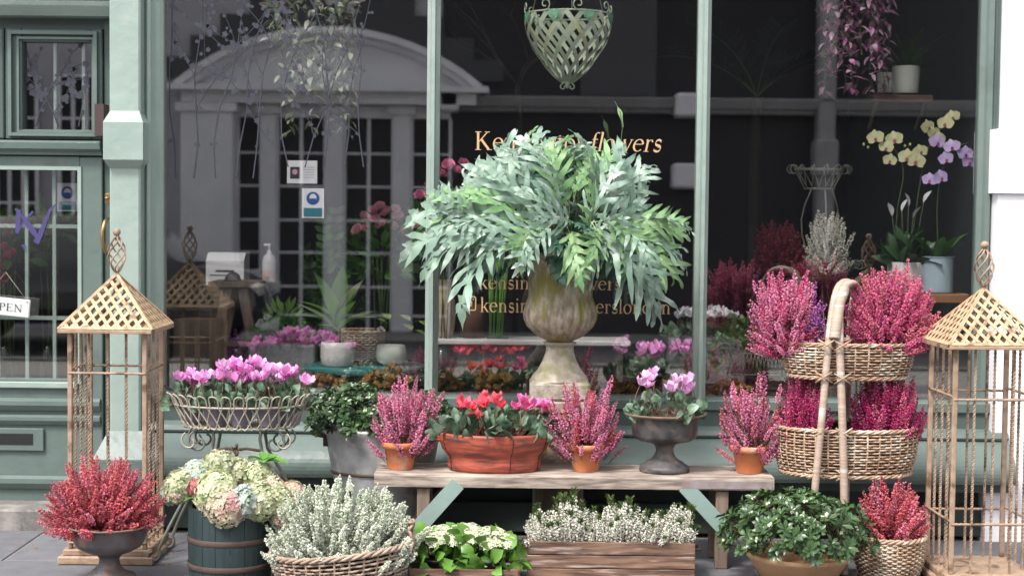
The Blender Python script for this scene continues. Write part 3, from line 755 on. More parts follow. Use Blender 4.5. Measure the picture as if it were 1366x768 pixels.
# ------------------------------------------------------------------ lettering
def glyph_strokes(ch):
    """(strokes, advance) in em; stroke = (points, widths)"""
    T, N_ = .074, .026
    L = []
    def ln(x0, y0, x1, y1, w): L.append(([(x0, y0), (x1, y1)], [w, w]))
    def arc(cx, cy, rx, ry, a0, a1, n=18, th=T, tn=N_, tilt=12):
        P, W = [], []
        for i in range(n + 1):
            a = math.radians(a0 + (a1 - a0) * i / n)
            P.append((cx + rx * math.cos(a), cy + ry * math.sin(a)))
            W.append(tn + (th - tn) * abs(math.cos(a - math.radians(tilt))) ** 1.6)
        L.append((P, W))
    def ser(x, y, w=.17): ln(x - w / 2, y, x + w / 2, y, .022)
    if ch == 'K':
        ln(.14, 0, .14, .66, .088); ser(.14, .01, .24); ser(.14, .65, .24)
        ln(.16, .28, .50, .64, .036); ser(.50, .65, .2); ln(.27, .38, .57, .01, .088); ser(.59, .01, .2); adv = .70
    elif ch == 'e':
        ln(.08, .265, .40, .265, .026); arc(.24, .225, .175, .215, 12, 318); adv = .465
    elif ch == 'n':
        ln(.12, 0, .12, .42, T); ln(.05, .41, .12, .44, .03); arc(.25, .29, .13, .135, 165, 0, tilt=-25); ln(.38, 0, .38, .30, T); ser(.12, .011); ser(.38, .011); adv = .51
    elif ch == 's':
        arc(.19, .325, .105, .105, 35, 255, tilt=80); arc(.19, .12, .125, .11, 100, -145, tilt=80); ln(.115, .27, .275, .165, .07)
        ln(.285, .33, .285, .42, .02); ln(.068, .02, .068, .11, .02); adv = .37
    elif ch == 'i':
        ln(.12, 0, .12, .42, T); ln(.05, .41, .12, .44, .03); ser(.12, .011); L.append(([(.12, .565), (.12, .64)], [.08, .08])); adv = .245
    elif ch == 'g':
        arc(.21, .30, .125, .135, 0, 360); ln(.31, .40, .41, .42, .03); arc(.155, .12, .06, .06, 150, 270, th=.04)
        ln(.15, .065, .30, .05, .05); arc(.22, -.06, .175, .105, 0, 360, th=.05); adv = .45
    elif ch == 't':
        ln(.14, .09, .14, .55, .068); arc(.225, .095, .085, .085, 180, 300, th=.06); ln(.04, .425, .27, .425, .026); adv = .30
    elif ch == 'o':
        arc(.235, .215, .175, .215, 0, 360, 26); adv = .48
    elif ch == 'f':
        ln(.13, 0, .13, .56, T); arc(.225, .56, .095, .11, 180, 50, th=.05); ln(.04, .425, .26, .425, .026); ser(.13, .011); adv = .285
    elif ch == 'l':
        ln(.12, 0, .12, .68, T); ln(.05, .67, .12, .69, .03); ser(.12, .011); adv = .245
    elif ch == 'k':
        ln(.12, 0, .12, .68, T); ln(.05, .67, .12, .69, .03); ser(.12, .011); ln(.14, .17, .36, .42, .03); ser(.37, .43, .13); ln(.22, .27, .41, .01, .072); ser(.42, .011, .13); adv = .475
    elif ch == 'w':
        ln(.06, .43, .20, 0, .07); ln(.20, 0, .33, .40, .03); ln(.30, .43, .46, 0, .07); ln(.46, 0, .60, .43, .03); ser(.07, .425, .13); ser(.32, .425, .1); ser(.60, .425, .12); adv = .66
    elif ch == 'r':
        ln(.12, 0, .12, .42, T); ln(.05, .41, .12, .44, .03); arc(.24, .28, .12, .14, 150, 60, th=.05); ser(.12, .011, .2); L.append(([(.28, .37), (.32, .37)], [.06, .06])); adv = .355
    elif ch == 'd':
        arc(.22, .215, .165, .21, 0, 360, 24); ln(.385, 0, .385, .68, T); ln(.31, .67, .385, .69, .03); ser(.42, .011, .08); adv = .51
    elif ch == 'O':
        arc(.34, .33, .27, .33, 0, 360, 26, th=.09); adv = .68
    elif ch == 'P':
        ln(.14, 0, .14, .66, .085); ser(.14, .01, .24); arc(.27, .49, .17, .16, 90, -90, th=.085); ln(.06, .65, .27, .65, .026); ln(.14, .33, .27, .33, .026); adv = .52
    elif ch == 'E':
        ln(.14, 0, .14, .66, .085); ln(.06, .65, .48, .65, .028); ln(.06, .012, .50, .012, .028); ln(.14, .34, .38, .34, .028); ln(.475, .54, .475, .66, .022); ln(.495, 0, .495, .13, .022); ln(.375, .28, .375, .40, .022); adv = .57
    elif ch == 'N':
        ln(.14, 0, .14, .66, .032); ln(.12, .65, .55, .01, .085); ln(.55, 0, .55, .66, .032); ser(.14, .01, .2); ser(.55, .65, .2); ser(.10, .65, .12); adv = .69
    else:
        adv = .3
    return L, adv


def lettering(name, text, origin, em, width, m, parent, italic_from=999, slant=.22, ydir=-1.0, rot=0.0, thick=.0012):
    """raised letters on the plane y = origin.y, facing -y, stretched to the given width"""
    b = MB()
    tot = sum(glyph_strokes(c)[1] for c in text)
    kx = width / tot
    x, cnt = 0.0, 0
    cr, sr = math.cos(rot), math.sin(rot)
    for ci, ch in enumerate(text):
        L, adv = glyph_strokes(ch)
        for P, W in L:
            cnt += 1
            P = np.array(P); W = np.array(W)
            D = np.gradient(P, axis=0) if len(P) > 2 else np.repeat([P[1] - P[0]], 2, 0)
            D /= np.linalg.norm(D, axis=1, keepdims=True)
            Nn = np.stack([-D[:, 1], D[:, 0]], 1) * W[:, None] / 2
            A, B = P + Nn, P - Nn
            V = []
            off = thick + (cnt % 7) * .00012
            for q in (A, B):
                for (u, v) in q:
                    if ci >= italic_from: u = u + v * slant
                    lx, lz = (x + u) * kx, v * em
                    V.append((origin[0] + lx * cr - lz * sr, origin[1] - off, origin[2] + lx * sr + lz * cr))
            k = len(P)
            F = [(i, k + i, k + i + 1, i + 1) for i in range(k - 1)]
            b.add(V, F, 0, False)
        x += adv
    return b.build(name, m, parent)


yg = -.0015
o = U(633, 200, yg); lettering('shop_lettering', 'Kensingtonflowers', (o.x, yg, o.z), .128, X(882, yg, 190) - o.x, GOLD, panes[1], italic_from=10)
o = U(638, 385, yg); lettering('web_lettering', 'kensingtonflowers', (o.x, yg, o.z), .096, X(829, yg, 385) - o.x, GOLD, panes[1])
o = U(640, 416, yg); lettering('handle_lettering', 'kensingtonflowerslondon', (o.x, yg, o.z), .100, X(895, yg, 416) - o.x, GOLD, panes[1])
ic = U(625.5, 404.5, yg)
icon = MB()
def rrect(cx, cz, h, r, n=5):
    return [(cx + sx * (h - r) + r * math.cos(a), cz + sz * (h - r) + r * math.sin(a)) for sx, sz, a0 in ((1, 1, 0), (-1, 1, PI / 2), (-1, -1, PI), (1, -1, 1.5 * PI)) for a in np.linspace(a0, a0 + PI / 2, n)]
def flat_ring(b, o, i, y):
    k = len(o)
    b.add([(x, y, z) for x, z in o] + [(x, y, z) for x, z in i], [(j, (j + 1) % k, k + (j + 1) % k, k + j) for j in range(k)], 0, False)
flat_ring(icon, rrect(ic.x, ic.z, .034, .010), rrect(ic.x, ic.z, .029, .007), yg - .0015)
flat_ring(icon, rrect(ic.x, ic.z, .016, .0159), rrect(ic.x, ic.z, .011, .0109), yg - .0015)
icon.add([(ic.x + .02 + .003 * math.cos(a), yg - .0015, ic.z + .019 + .003 * math.sin(a)) for a in np.linspace(0, 2 * PI, 8, endpoint=False)], [tuple(range(8))], 0, False)
icon.build('camera_icon', GOLD, panes[1])

# purple initial on the door glass
kb_ = MB()
def ribbon(b, pts, ws, y):
    P = np.array([(q.x, q.z) for q in (U(a, c, y) for a, c in pts)])
    W = np.array(ws) * S(y)
    D = np.gradient(P, axis=0); D /= np.linalg.norm(D, axis=1, keepdims=True)
    Nn = np.stack([-D[:, 1], D[:, 0]], 1) * W[:, None] / 2
    V = [(x, y, z) for x, z in P + Nn] + [(x, y, z) for x, z in P - Nn]
    k = len(P)
    b.add(V, [(i, i + 1, k + i + 1, k + i) for i in range(k - 1)], 0, False)
yk = .0185
ribbon(kb_, [(20, 279), (25, 281), (24, 295), (23, 311)], [3, 6, 7, 5], yk)
ribbon(kb_, [(24, 309), (34, 293), (44, 282)], [2, 2.4, 3], yk - .0003)
ribbon(kb_, [(28, 286), (36, 297), (44, 308), (50, 317)], [2, 7, 8, 4], yk - .0006)
ribbon(kb_, [(48, 324), (54, 312), (60, 296), (67, 280), (76, 271)], [8, 7, 5, 4, 1], yk - .0009)
ribbon(kb_, [(29, 327), (33, 329), (32, 333)], [3, 4, 1], yk - .0012)
kb_.build('purple_initial', PURPLE_FILM, door)

# blossom branches printed on the glass
def blossom(parent, x0, y0, x1, y1, y, seed):
    r = random.Random(seed)
    b = MB(); k = [0]
    def branch(px, py, ang, ln_, w, depth):
        pts = [(px, py)]
        for i in range(7):
            ang += r.uniform(-.22, .22)
            px += math.sin(ang) * ln_ / 7; py -= math.cos(ang) * ln_ / 7
            if not (x0 < px < x1 and y0 < py < y1): break
            pts.append((px, py))
            for _q in range(1 + (r.random() < .4)):
                s_ = r.uniform(1.4, 3.0) * (1.3 if depth else 1)
                c = U(px + r.uniform(-6, 6), py + r.uniform(-4, 4), y)
                if x0 + 3 < px < x1 - 6:
                    k[0] += 1
                    rr = s_ * S(y)
                    P = []
                    for a in range(15):
                        t = a * 2 * PI / 15
                        q = rr * (1 + .35 * math.cos(5 * t))
                        P.append((c.x + q * math.cos(t), y - .0002 * (k[0] % 5), c.z + q * math.sin(t)))
                    b.add(P, [tuple(range(15))], 0, False)
            if depth < 2 and r.random() < (.42 if depth == 0 else .15):
                branch(px, py, ang + r.choice((-1, 1)) * r.uniform(.4, .8), ln_ * r.uniform(.35, .6), w * .6, depth + 1)
        if len(pts) > 2:
            k[0] += 1
            ribbon(b, pts, np.linspace(w, w * .5, len(pts)), y - .0012 - .0002 * (k[0] % 5))
    for i in range(max(2, int((x1 - x0) / 24))):
        branch(x0 + (x1 - x0) * (i + .5 + r.uniform(-.2, .2)) / max(2, int((x1 - x0) / 24)), y1 - 2, r.uniform(-.2, .2), (y1 - y0) * 1.15, 1.7, 0)
    b.build('blossom_print', DECAL, parent, kind='stuff')
blossom(panes[0], 224, -40, 372, 240, -.0005, 3)
blossom(panes[0], 372, -40, 500, 225, -.0005, 9)
blossom(tr, 32, 58, 120, 171, .0195, 5)

# ------------------------------------------------------------------ plant pieces (templates grow along +Y, face +Z)
_cache = {}


def leaf_geo(L, W, n=5, shape='ell', fold=.25, droop=.3, wave=0.0, pts=3):
    """returns V, F of a leaf; pts across"""
    V, F = [], []
    for i in range(n + 1):
        t = i / n
        if shape == 'ell': w = math.sin(PI * min(1, t * .97 + .02)) ** .8
        elif shape == 'obov': w = math.sin(PI * t ** 1.6) ** .75 if 0 < t < 1 else .05
        elif shape == 'lance': w = math.sin(PI * t ** .75) ** .9 if 0 < t < 1 else .03
        elif shape == 'heart': w = [.62, .98, 1.0, .82, .48, .04][min(5, int(round(t * 5)))] if n == 5 else math.sin(PI * (t * .85 + .15))
        elif shape == 'strap': w = min(1, .62 + 3 * t) * (1 - t ** 4.2) * (1 + .13 * math.sin(t * 17 + L * 90))
        elif shape == 'lobe': w = (1 + .75 * max(0, 1 - t / .22) ** 1.5) * (1 - t ** 3.4) * (1 + .12 * math.sin(t * 16 + L * 90))
        elif shape == 'petal': w = (.45 + .9 * t) * (1 - t ** 5)
        w = max(w, .03) * W / 2
        a = droop * t
        y = L * (math.sin(a) / droop if droop else t); z = -L * ((1 - math.cos(a)) / droop if droop else 0)
        wz = wave * W * math.sin(t * 9)
        back = -.16 * L if (shape == 'heart' and i == 0) else 0
        V += [(-w, y + back, z + fold * w + wz), (0, y, z), (w, y + back, z + fold * w - wz)]
        if i:
            k = (i - 1) * 3
            F += [(k, k + 1, k + 4, k + 3), (k + 1, k + 2, k + 5, k + 4)]
    return V, F


def add_M(b, V, F, M, mi=0, sm=True):
    A = np.array(V, dtype=float)
    m = np.array(M)
    return b.add(A @ m[:3, :3].T + m[:3, 3], F, mi, sm)


def spike_mesh(key, L, r, nf, fs, start, mats, needles=30, seed=0, nl=.016, tipgreen=False):
    """a heather spike along +Y: florets (slot 0), needles (slot 1), stem (slot 2)"""
    k = (key, seed)
    if k in _cache: return _cache[k]
    rr = random.Random(hash(key) % 1000 if False else sum(map(ord, key)) + seed * 17)
    b = MB()
    bend = rr.uniform(-.12, .12)
    cx = lambda t: bend * L * t * t
    b.tube([(cx(t), L * t, 0) for t in (0, .33, .66, 1)], [.0014, .0012, .001, .0006], 3, 2, cap=False)
    # floret: small bell, 6 verts
    fl = MB(); fl.add([(0, 0, 0), (.5, .45, 0), (0, .45, .5), (-.5, .45, 0), (0, .45, -.5), (.3, 1, 0), (0, 1, .3), (-.3, 1, 0), (0, 1, -.3)],
                      [(0, 2, 1), (0, 3, 2), (0, 4, 3), (0, 1, 4), (1, 2, 6, 5), (2, 3, 7, 6), (3, 4, 8, 7), (4, 1, 5, 8)], 0, False)
    T = fl.template(); M = []
    for i in range(nf):
        t = start + (1 - start) * (i + rr.random()) / nf
        if tipgreen and t > .9: continue
        a = i * 2.399 + rr.uniform(-.4, .4)
        env = r * (1.0 if t < .75 else max(.12, (1 - t) / .25)) * (.45 + .55 * min(1, (t - start) / .15 + .2))
        d = env * rr.uniform(.55, 1.05)
        p = Vector((cx(t) + math.cos(a) * d * .55, L * t + rr.uniform(-.5, .5) * fs, math.sin(a) * d * .55))
        dirn = Vector((math.cos(a), rr.uniform(-.1, .9), math.sin(a)))
        M.append(np.array(frame(p, dirn, rr.uniform(0, 6), fs * rr.uniform(.7, 1.25) * (1.0 if t < .85 else .7))))
    b.inst(T, M)
    nd = MB(); nd.add([(-.09, 0, 0), (.09, 0, 0), (.05, .7, .05), (0, 1, .1), (-.05, .7, .05)], [(0, 1, 2, 3, 4)], 1, False)
    T = nd.template(); M = []
    for i in range(needles):
        t = rr.random() ** 1.3
        if tipgreen and i % 2 == 0: t = rr.uniform(.84, 1.0)
        a = rr.uniform(0, 2 * PI)
        M.append(np.array(frame((cx(t), L * t, 0), (math.cos(a), rr.uniform(.5, 1.3), math.sin(a)), rr.uniform(0, 6), nl * rr.uniform(.6, 1.1))))
    b.inst(T, M)
    _cache[k] = b.mesh('flower_spike', mats)
    return _cache[k]


def dome_spikes(root, key, c, rx, ry, hz, n, L, r, nf, fs, start, mats, seed=1, low=-.15, inner=.45, needles=30, up=.5, tipgreen=False, jit=.08, clip=None, name='flower_spike', nl=.016, mixer=None, nvar=4, zmin=None):
    """spikes radiating over an ellipsoidal dome around local centre c"""
    rr = random.Random(seed)
    c = Vector(c)
    ntot = n + int(n * inner)
    for i in range(ntot):
        shell = 1.0 if i < n else rr.uniform(.45, .78)
        j = i if i < n else rr.random() * n
        zz = low + (1 - low) * (1 - (j + .5) / n)
        a = (i * 2.39996 + rr.uniform(-.25, .25))
        q = math.sqrt(max(0, 1 - zz * zz)) ** .72
        d = Vector((q * math.cos(a), q * math.sin(a), zz))
        k = shell * (1 + rr.uniform(-jit, jit) * 1.5 + (.14 if rr.random() < .06 else 0))
        tip = c + Vector((d.x * rx * k, d.y * ry * k, d.z * hz * k))
        if clip and not clip(tip): continue
        dr = (Vector((d.x * rx, d.y * ry, d.z * hz)).normalized() + Vector((0, 0, up)) + Vector((rr.uniform(-.12, .12), rr.uniform(-.12, .12), 0))).normalized()
        s = rr.uniform(.74, 1.2)
        kk, mm = key, mats
        if mixer: kk, mm = mixer(tip, rr)
        me = spike_mesh(kk, L, r, nf, fs, start, mm, needles, rr.randrange(nvar), nl, tipgreen)
        if zmin is not None and tip.z - dr.z * L * s < zmin:
            s = max(.5, (tip.z - zmin) / (L * dr.z))
            if tip.z - dr.z * L * s < zmin: tip.z = zmin + dr.z * L * s
        put(name, me, root, frame(tip - dr * L * s, dr, rr.uniform(0, 6.28), s))


def whorl_mesh(key, nleaf, L, W, m, seed=0, bud=False, up=.45, shape='obov', droop=.5):
    k = (key, seed)
    if k in _cache: return _cache[k]
    rr = random.Random(seed * 7 + sum(map(ord, key)))
    b = MB()
    b.tube([(0, -.05, 0), (0, 0, 0)], .0018, 4, 1, cap=False)
    for i in range(nleaf):
        a = i * 2.4 + rr.uniform(-.3, .3)
        tilt = up + .5 * (i / nleaf) + rr.uniform(-.15, .15)
        d = Vector((math.cos(a) * math.cos(tilt), math.sin(tilt), math.sin(a) * math.cos(tilt)))
        s = rr.uniform(.75, 1.15)
        V, F = leaf_geo(L * s, W * s, 4, shape, .3, droop + rr.uniform(-.2, .3))
        add_M(b, V, F, frame((0, -.006 * (nleaf - i) / nleaf, 0), d, rr.uniform(-.3, .3), 1, (0, 1, 0)))
    if bud:
        for q in range(2):
            c = MB(); c.lathe([(0, 0), (.005, .004), (.0055, .010), (.002, .017), (0, .019)], 6)
            T = c.template()
            b.inst((T[0], [(f, 2, True) for f, _, _ in T[1]]), [np.array(frame((rr.uniform(-.008, .008), .006, rr.uniform(-.008, .008)), (rr.uniform(-.3, .3), .2, 1)) @ Matrix.Rotation(-PI / 2, 4, 'X'))])
    _cache[k] = b.mesh('leaf_whorl', m)
    return _cache[k]


def dome_put(root, name, meshes, c, rx, ry, hz, n, seed, low=-.2, jit=.1, up=.25, size=(.85, 1.15), inner=.35, clip=None, hint=(0, 0, 1)):
    rr = random.Random(seed)
    c = Vector(c)
    for i in range(n + int(n * inner)):
        shell = 1.0 if i < n else rr.uniform(.5, .85)
        j = i if i < n else rr.random() * n
        zz = low + (1 - low) * (1 - (j + .5) / n)
        a = i * 2.39996 + rr.uniform(-.3, .3)
        q = math.sqrt(max(0, 1 - zz * zz))
        d = Vector((q * math.cos(a), q * math.sin(a), zz))
        k = shell * (1 + rr.uniform(-jit, jit))
        p = c + Vector((d.x * rx, d.y * ry, d.z * hz)) * k
        if clip and not clip(p): continue
        dr = d + Vector((0, 0, up)) + Vector((rr.uniform(-.25, .25), rr.uniform(-.25, .25), rr.uniform(-.1, .2)))
        put(name, rr.choice(meshes), root, frame(p, dr, rr.uniform(0, 6.28), rr.uniform(*size)))


def leaf_mesh(key, L, W, n, shape, m, fold=.25, droop=.4, wave=0.0, stalk=0.0):
    if key in _cache: return _cache[key]
    b = MB()
    V, F = leaf_geo(L, W, n, shape, fold, droop, wave)
    if stalk:
        b.tube([(0, -stalk, -.3 * stalk), (0, -.4 * stalk, -.04 * stalk), (0, 0, 0)], .0016, 4, 1, cap=False)
    b.add(V, F, 0)
    _cache[key] = b.mesh('leaf', m)
    return _cache[key]


def cyc_flower_mesh(key, m, seed=0, size=1.25, stem=.10):
    k = (key, seed)
    if k in _cache: return _cache[k]
    rr = random.Random(seed + 3)
    b = MB()
    b.tube([(0, -stem, 0), (.002, -stem * .5, .003), (0, -.004, .001), (0, .002, .003)], [.0016, .0015, .0014, .0016], 5, 1, cap=False)
    for i in range(5):
        a = i * 2 * PI / 5 + rr.uniform(-.2, .2)
        tilt = rr.uniform(.75, 1.25)
        d = Vector((math.cos(a) * math.cos(tilt), math.sin(tilt), math.sin(a) * math.cos(tilt)))
        V, F = leaf_geo(.034 * size, .025 * size, 4, 'petal', .35, rr.uniform(-.5, .2) or .1, .06)
        add_M(b, V, F, frame((0, 0, 0), d, rr.uniform(-.5, .5), 1, (math.cos(a), -.3, math.sin(a))))
    b.lathe([(.002, -.004), (.005, -.001), (.004, .003)], 6, mi=0)
    _cache[k] = b.mesh('flower', m)
    return _cache[k]


def cyc_plant(root, c, rx, ry, hl, nleaf, nfl, fm, fh, seed, name_m='c', fspread=.8, fcent=None, leafscale=1.0, mats2=None):
    """cyclamen: marbled leaves over a low dome, flowers above them"""
    rr = random.Random(seed)
    lm = [leaf_mesh('cyc%d' % i, .052, .055, 5, 'heart', [CYC_LEAF, CYC_STEM], -.25 + .2 * i, .5 + .3 * i, .05, .05) for i in range(3)]
    c = Vector(c)
    dome_put(root, 'leaf', lm, c, rx, ry, hl, nleaf, seed, low=-.1, jit=.15, up=.35, size=(.75 * leafscale, 1.15 * leafscale), inner=.3)
    fms = [cyc_flower_mesh(name_m, fm, i) for i in range(4)]
    fms2 = [cyc_flower_mesh(name_m + 'b', mats2, i) for i in range(3)] if mats2 else None
    for i in range(nfl):
        t = (i + .5) / nfl
        a = i * 2.4
        q = math.sqrt(t) * fspread
        p = c + Vector((q * rx * math.cos(a), q * ry * math.sin(a), fh + rr.uniform(-.02, .02)))
        if fcent: p = c + Vector(fcent[i % len(fcent)]) + Vector((rr.uniform(-.02, .02), rr.uniform(-.03, .03), rr.uniform(-.02, .02)))
        ms = fms2 if (fms2 and (p.x - c.x) > .25 * rx) else fms
        put('flower', rr.choice(ms), root, frame(p, (rr.uniform(-.35, .35), rr.uniform(-.5, .1), 1), rr.uniform(0, 6), rr.uniform(.85, 1.15)))


def head_mesh(key, R, nfl, fs, m, seed=0, squash=.8, npet=4):
    """a ball of four petalled florets along +Y"""
    k = (key, seed)
    if k in _cache: return _cache[k]
    rr = random.Random(seed + 5)
    fl = MB()
    for i in range(npet):
        a = i * 2 * PI / npet
        ca, sa = math.cos(a), math.sin(a)
        def R2(x, y): return (x * ca - y * sa, x * sa + y * ca)
        pts = [(0, 0, 0), (.28, .42, .10), (0, .62, .05), (-.28, .42, .10), (.16, .16, .02), (-.16, .16, .02)]
        V = [(*R2(x, y), z) for x, y, z in pts]
        fl.add([(v[0], v[2], v[1]) for v in V], [(0, 4, 1, 2), (0, 2, 3, 5)], 0, False)
    T = fl.template()
    M = []
    for i in range(nfl):
        z = 1 - 1.75 * (i + .5) / nfl
        a = i * 2.39996
        q = math.sqrt(max(0, 1 - z * z))
        d = Vector((q * math.cos(a), z, q * math.sin(a)))
        p = Vector((d.x * R, d.y * R * squash, d.z * R)) * rr.uniform(.93, 1.07)
        dd = (d + Vector((rr.uniform(-.5, .5), rr.uniform(-.5, .5), rr.uniform(-.5, .5)))).normalized()
        M.append(np.array(frame(p, dd, rr.uniform(0, 6), fs * rr.uniform(.8, 1.2))))
    b = MB()
    b.inst(T, M)
    b.lathe([(0, -R * squash * .8), (R * .75, -R * squash * .45), (R * .85, 0), (R * .6, R * squash * .6), (0, R * squash * .85)], 12, mi=1)
    # the inner ball was turned about z: swap to y
    V = b.v[-1]; V[:] = V[:, [0, 2, 1]]
    b.tube([(0, -R * 1.6, 0), (0, -R * .5, 0)], .003, 5, 1, cap=False)
    _cache[k] = b.mesh('flower_head', m)
    return _cache[k]


def frond_mesh(key, L, bend, pairs, lob, lw, m, seed=0, start=.28):
    """deeply lobed fern frond with an arching midrib"""
    k = (key, seed)
    if k in _cache: return _cache[k]
    rr = random.Random(seed * 13 + sum(map(ord, key)))
    N = 14
    P = []; y = z = 0; side = rr.uniform(-.25, .25)
    for i in range(N + 1):
        t = i / N
        a = -bend * t ** 1.2
        P.append(Vector((side * L * t * t * .5, y, z)))
        y += math.cos(a) * L / N; z += math.sin(a) * L / N
    b = MB()
    b.tube(P, [.0034 * (1 - .7 * i / N) for i in range(N + 1)], 5, 1, cap=False)
    def at(t):
        f = max(0, min(N - 1e-6, t * N)); i = int(f)
        p = P[i].lerp(P[i + 1], f - i); d = (P[min(N, i + 1)] - P[max(0, i)]).normalized()
        return p, d
    # webbing along the midrib
    V, F = [], []
    for i in range(9):
        t = start + (1 - start) * i / 8
        p, d = at(t)
        w = lw * .5 * (1 - .5 * i / 8)
        V += [tuple(p + Vector((-w, 0, .001))), tuple(p + Vector((0, 0, .002))), tuple(p + Vector((w, 0, .001)))]
        if i: k0 = (i - 1) * 3; F += [(k0, k0 + 1, k0 + 4, k0 + 3), (k0 + 1, k0 + 2, k0 + 5, k0 + 4)]
    b.add(V, F, 0)
    for i in range(pairs):
        t = start + (.93 - start) * i / (pairs - 1)
        env = (math.sin(PI * (.24 + .62 * i / (pairs - 1))) ** .7)
        for sgn in (-1, 1):
            tt = t + (.025 if sgn > 0 else 0) + rr.uniform(-.012, .012)
            p, d = at(min(.98, tt))
            up = Vector((1, 0, 0)).cross(d); up = up if up.z > 0 else -up
            ang = math.radians(rr.uniform(44, 58) - 24 * i / pairs)
            dr = (d * math.cos(ang) + Vector((sgn, 0, 0)) * math.sin(ang) + up * rr.uniform(.0, .2)).normalized()
            l = lob * env * rr.uniform(.8, 1.15)
            V, F = leaf_geo(l, lw * rr.uniform(.9, 1.15), 9, 'lobe', rr.uniform(-.05, .22), rr.uniform(.1, 1.0), .17)
            add_M(b, V, F, frame(p - up * .0005 * i, dr, rr.uniform(-.16, .16), 1, up))
    p, d = at(.94)
    V, F = leaf_geo(lob * .75, lw * 1.15, 9, 'lobe', .1, .5, .17)
    add_M(b, V, F, frame(p, d, 0, 1))
    _cache[k] = b.mesh('frond', m)
    return _cache[k]


def pinnate_mesh(key, L, n, ll, lw, m, seed=0, bend=.3, shape='ell'):
    k = (key, seed)
    if k in _cache: return _cache[k]
    rr = random.Random(seed + 77)
    b = MB(); P = []
    y = z = 0
    for i in range(9):
        a = -bend * i / 8
        P.append((0, y, z)); y += math.cos(a) * L / 8; z += math.sin(a) * L / 8
    b.tube(P, [.004 - .003 * i / 8 for i in range(9)], 5, 1, cap=False)
    for i in range(n):
        t = .18 + .8 * i / n
        f = t * 8; j = min(7, int(f)); p = Vector(P[j]).lerp(Vector(P[j + 1]), f - j)
        for sgn in (-1, 1):
            dr = Vector((sgn * .9, .75, rr.uniform(-.1, .4)))
            V, F = leaf_geo(ll * rr.uniform(.8, 1.1) * (1 - .3 * t), lw, 4, shape, .3, .4)
            add_M(b, V, F, frame(p, dr, rr.uniform(-.3, .3)))
    _cache[k] = b.mesh('leafy_stem', m)
    return _cache[k]


def trail_mesh(key, L, n, ll, lw, m, seed=0, spread=.05):
    """trailing stem hanging along -Z"""
    k = (key, seed)
    if k in _cache: return _cache[k]
    rr = random.Random(seed + 31)
    b = MB()
    P = [Vector((0, 0, 0))]
    x = yy = 0
    for i in range(1, 10):
        x += rr.uniform(-.35, .35) * L / 12; yy += rr.uniform(-.3, .3) * L / 14
        P.append(Vector((x, yy, -L * i / 9)))
    b.tube(P, .0018, 4, 1, cap=False)
    for i in range(n):
        t = i / n * .98 + .02
        f = t * 9; j = min(8, int(f)); p = P[j].lerp(P[j + 1], f - j)
        a = i * 2.4 + rr.uniform(-.5, .5)
        dr = Vector((math.cos(a), math.sin(a), rr.uniform(-1.0, .1)))
        V, F = leaf_geo(ll * rr.uniform(.7, 1.15), lw * rr.uniform(.8, 1.1), 4, 'lance', .35, .5)
        add_M(b, V, F, frame(p, dr, rr.uniform(-.5, .5)))
    _cache[k] = b.mesh('trailing_stem', m)
    return _cache[k]


def blade_mesh(key, L, W, m, bend=.6):
    if key in _cache: return _cache[key]
    b = MB(); V, F = leaf_geo(L, W, 8, 'lance', .35, bend); b.add(V, F, 0)
    _cache[key] = b.mesh('leaf', m)
    return _cache[key]


# ------------------------------------------------------------------ containers
def pot_prof(r0, r1, h, lip=.0, liph=0.0, th=.006):
    """outside from the bottom, lip, then the inside down"""
    p = [(0, 0), (r0, 0), (r0 + .001, .002)]
    if lip:
        p += [(r0 + (r1 - r0) * (h - liph) / h, h - liph), (r1 + lip, h - liph + .002), (r1 + lip + .002, h - .004), (r1 + lip - .001, h)]
    else:
        p += [(r1, h - .003), (r1 - .001, h)]
    p += [(r1 - th, h - .001), (r1 - th - .002, h * .82), (0, h * .82 + .002)]
    return p


def terracotta(root, h=.115, r0=.052, r1=.073):
    b = MB(); b.lathe(pot_prof(r0, r1, h, .006, .028), 36); b.build('pot', TERRA, root)
    b = MB(); b.lathe([(0, h * .88), (r1 - .008, h * .86)], 20); b.build('soil', SOIL, root)


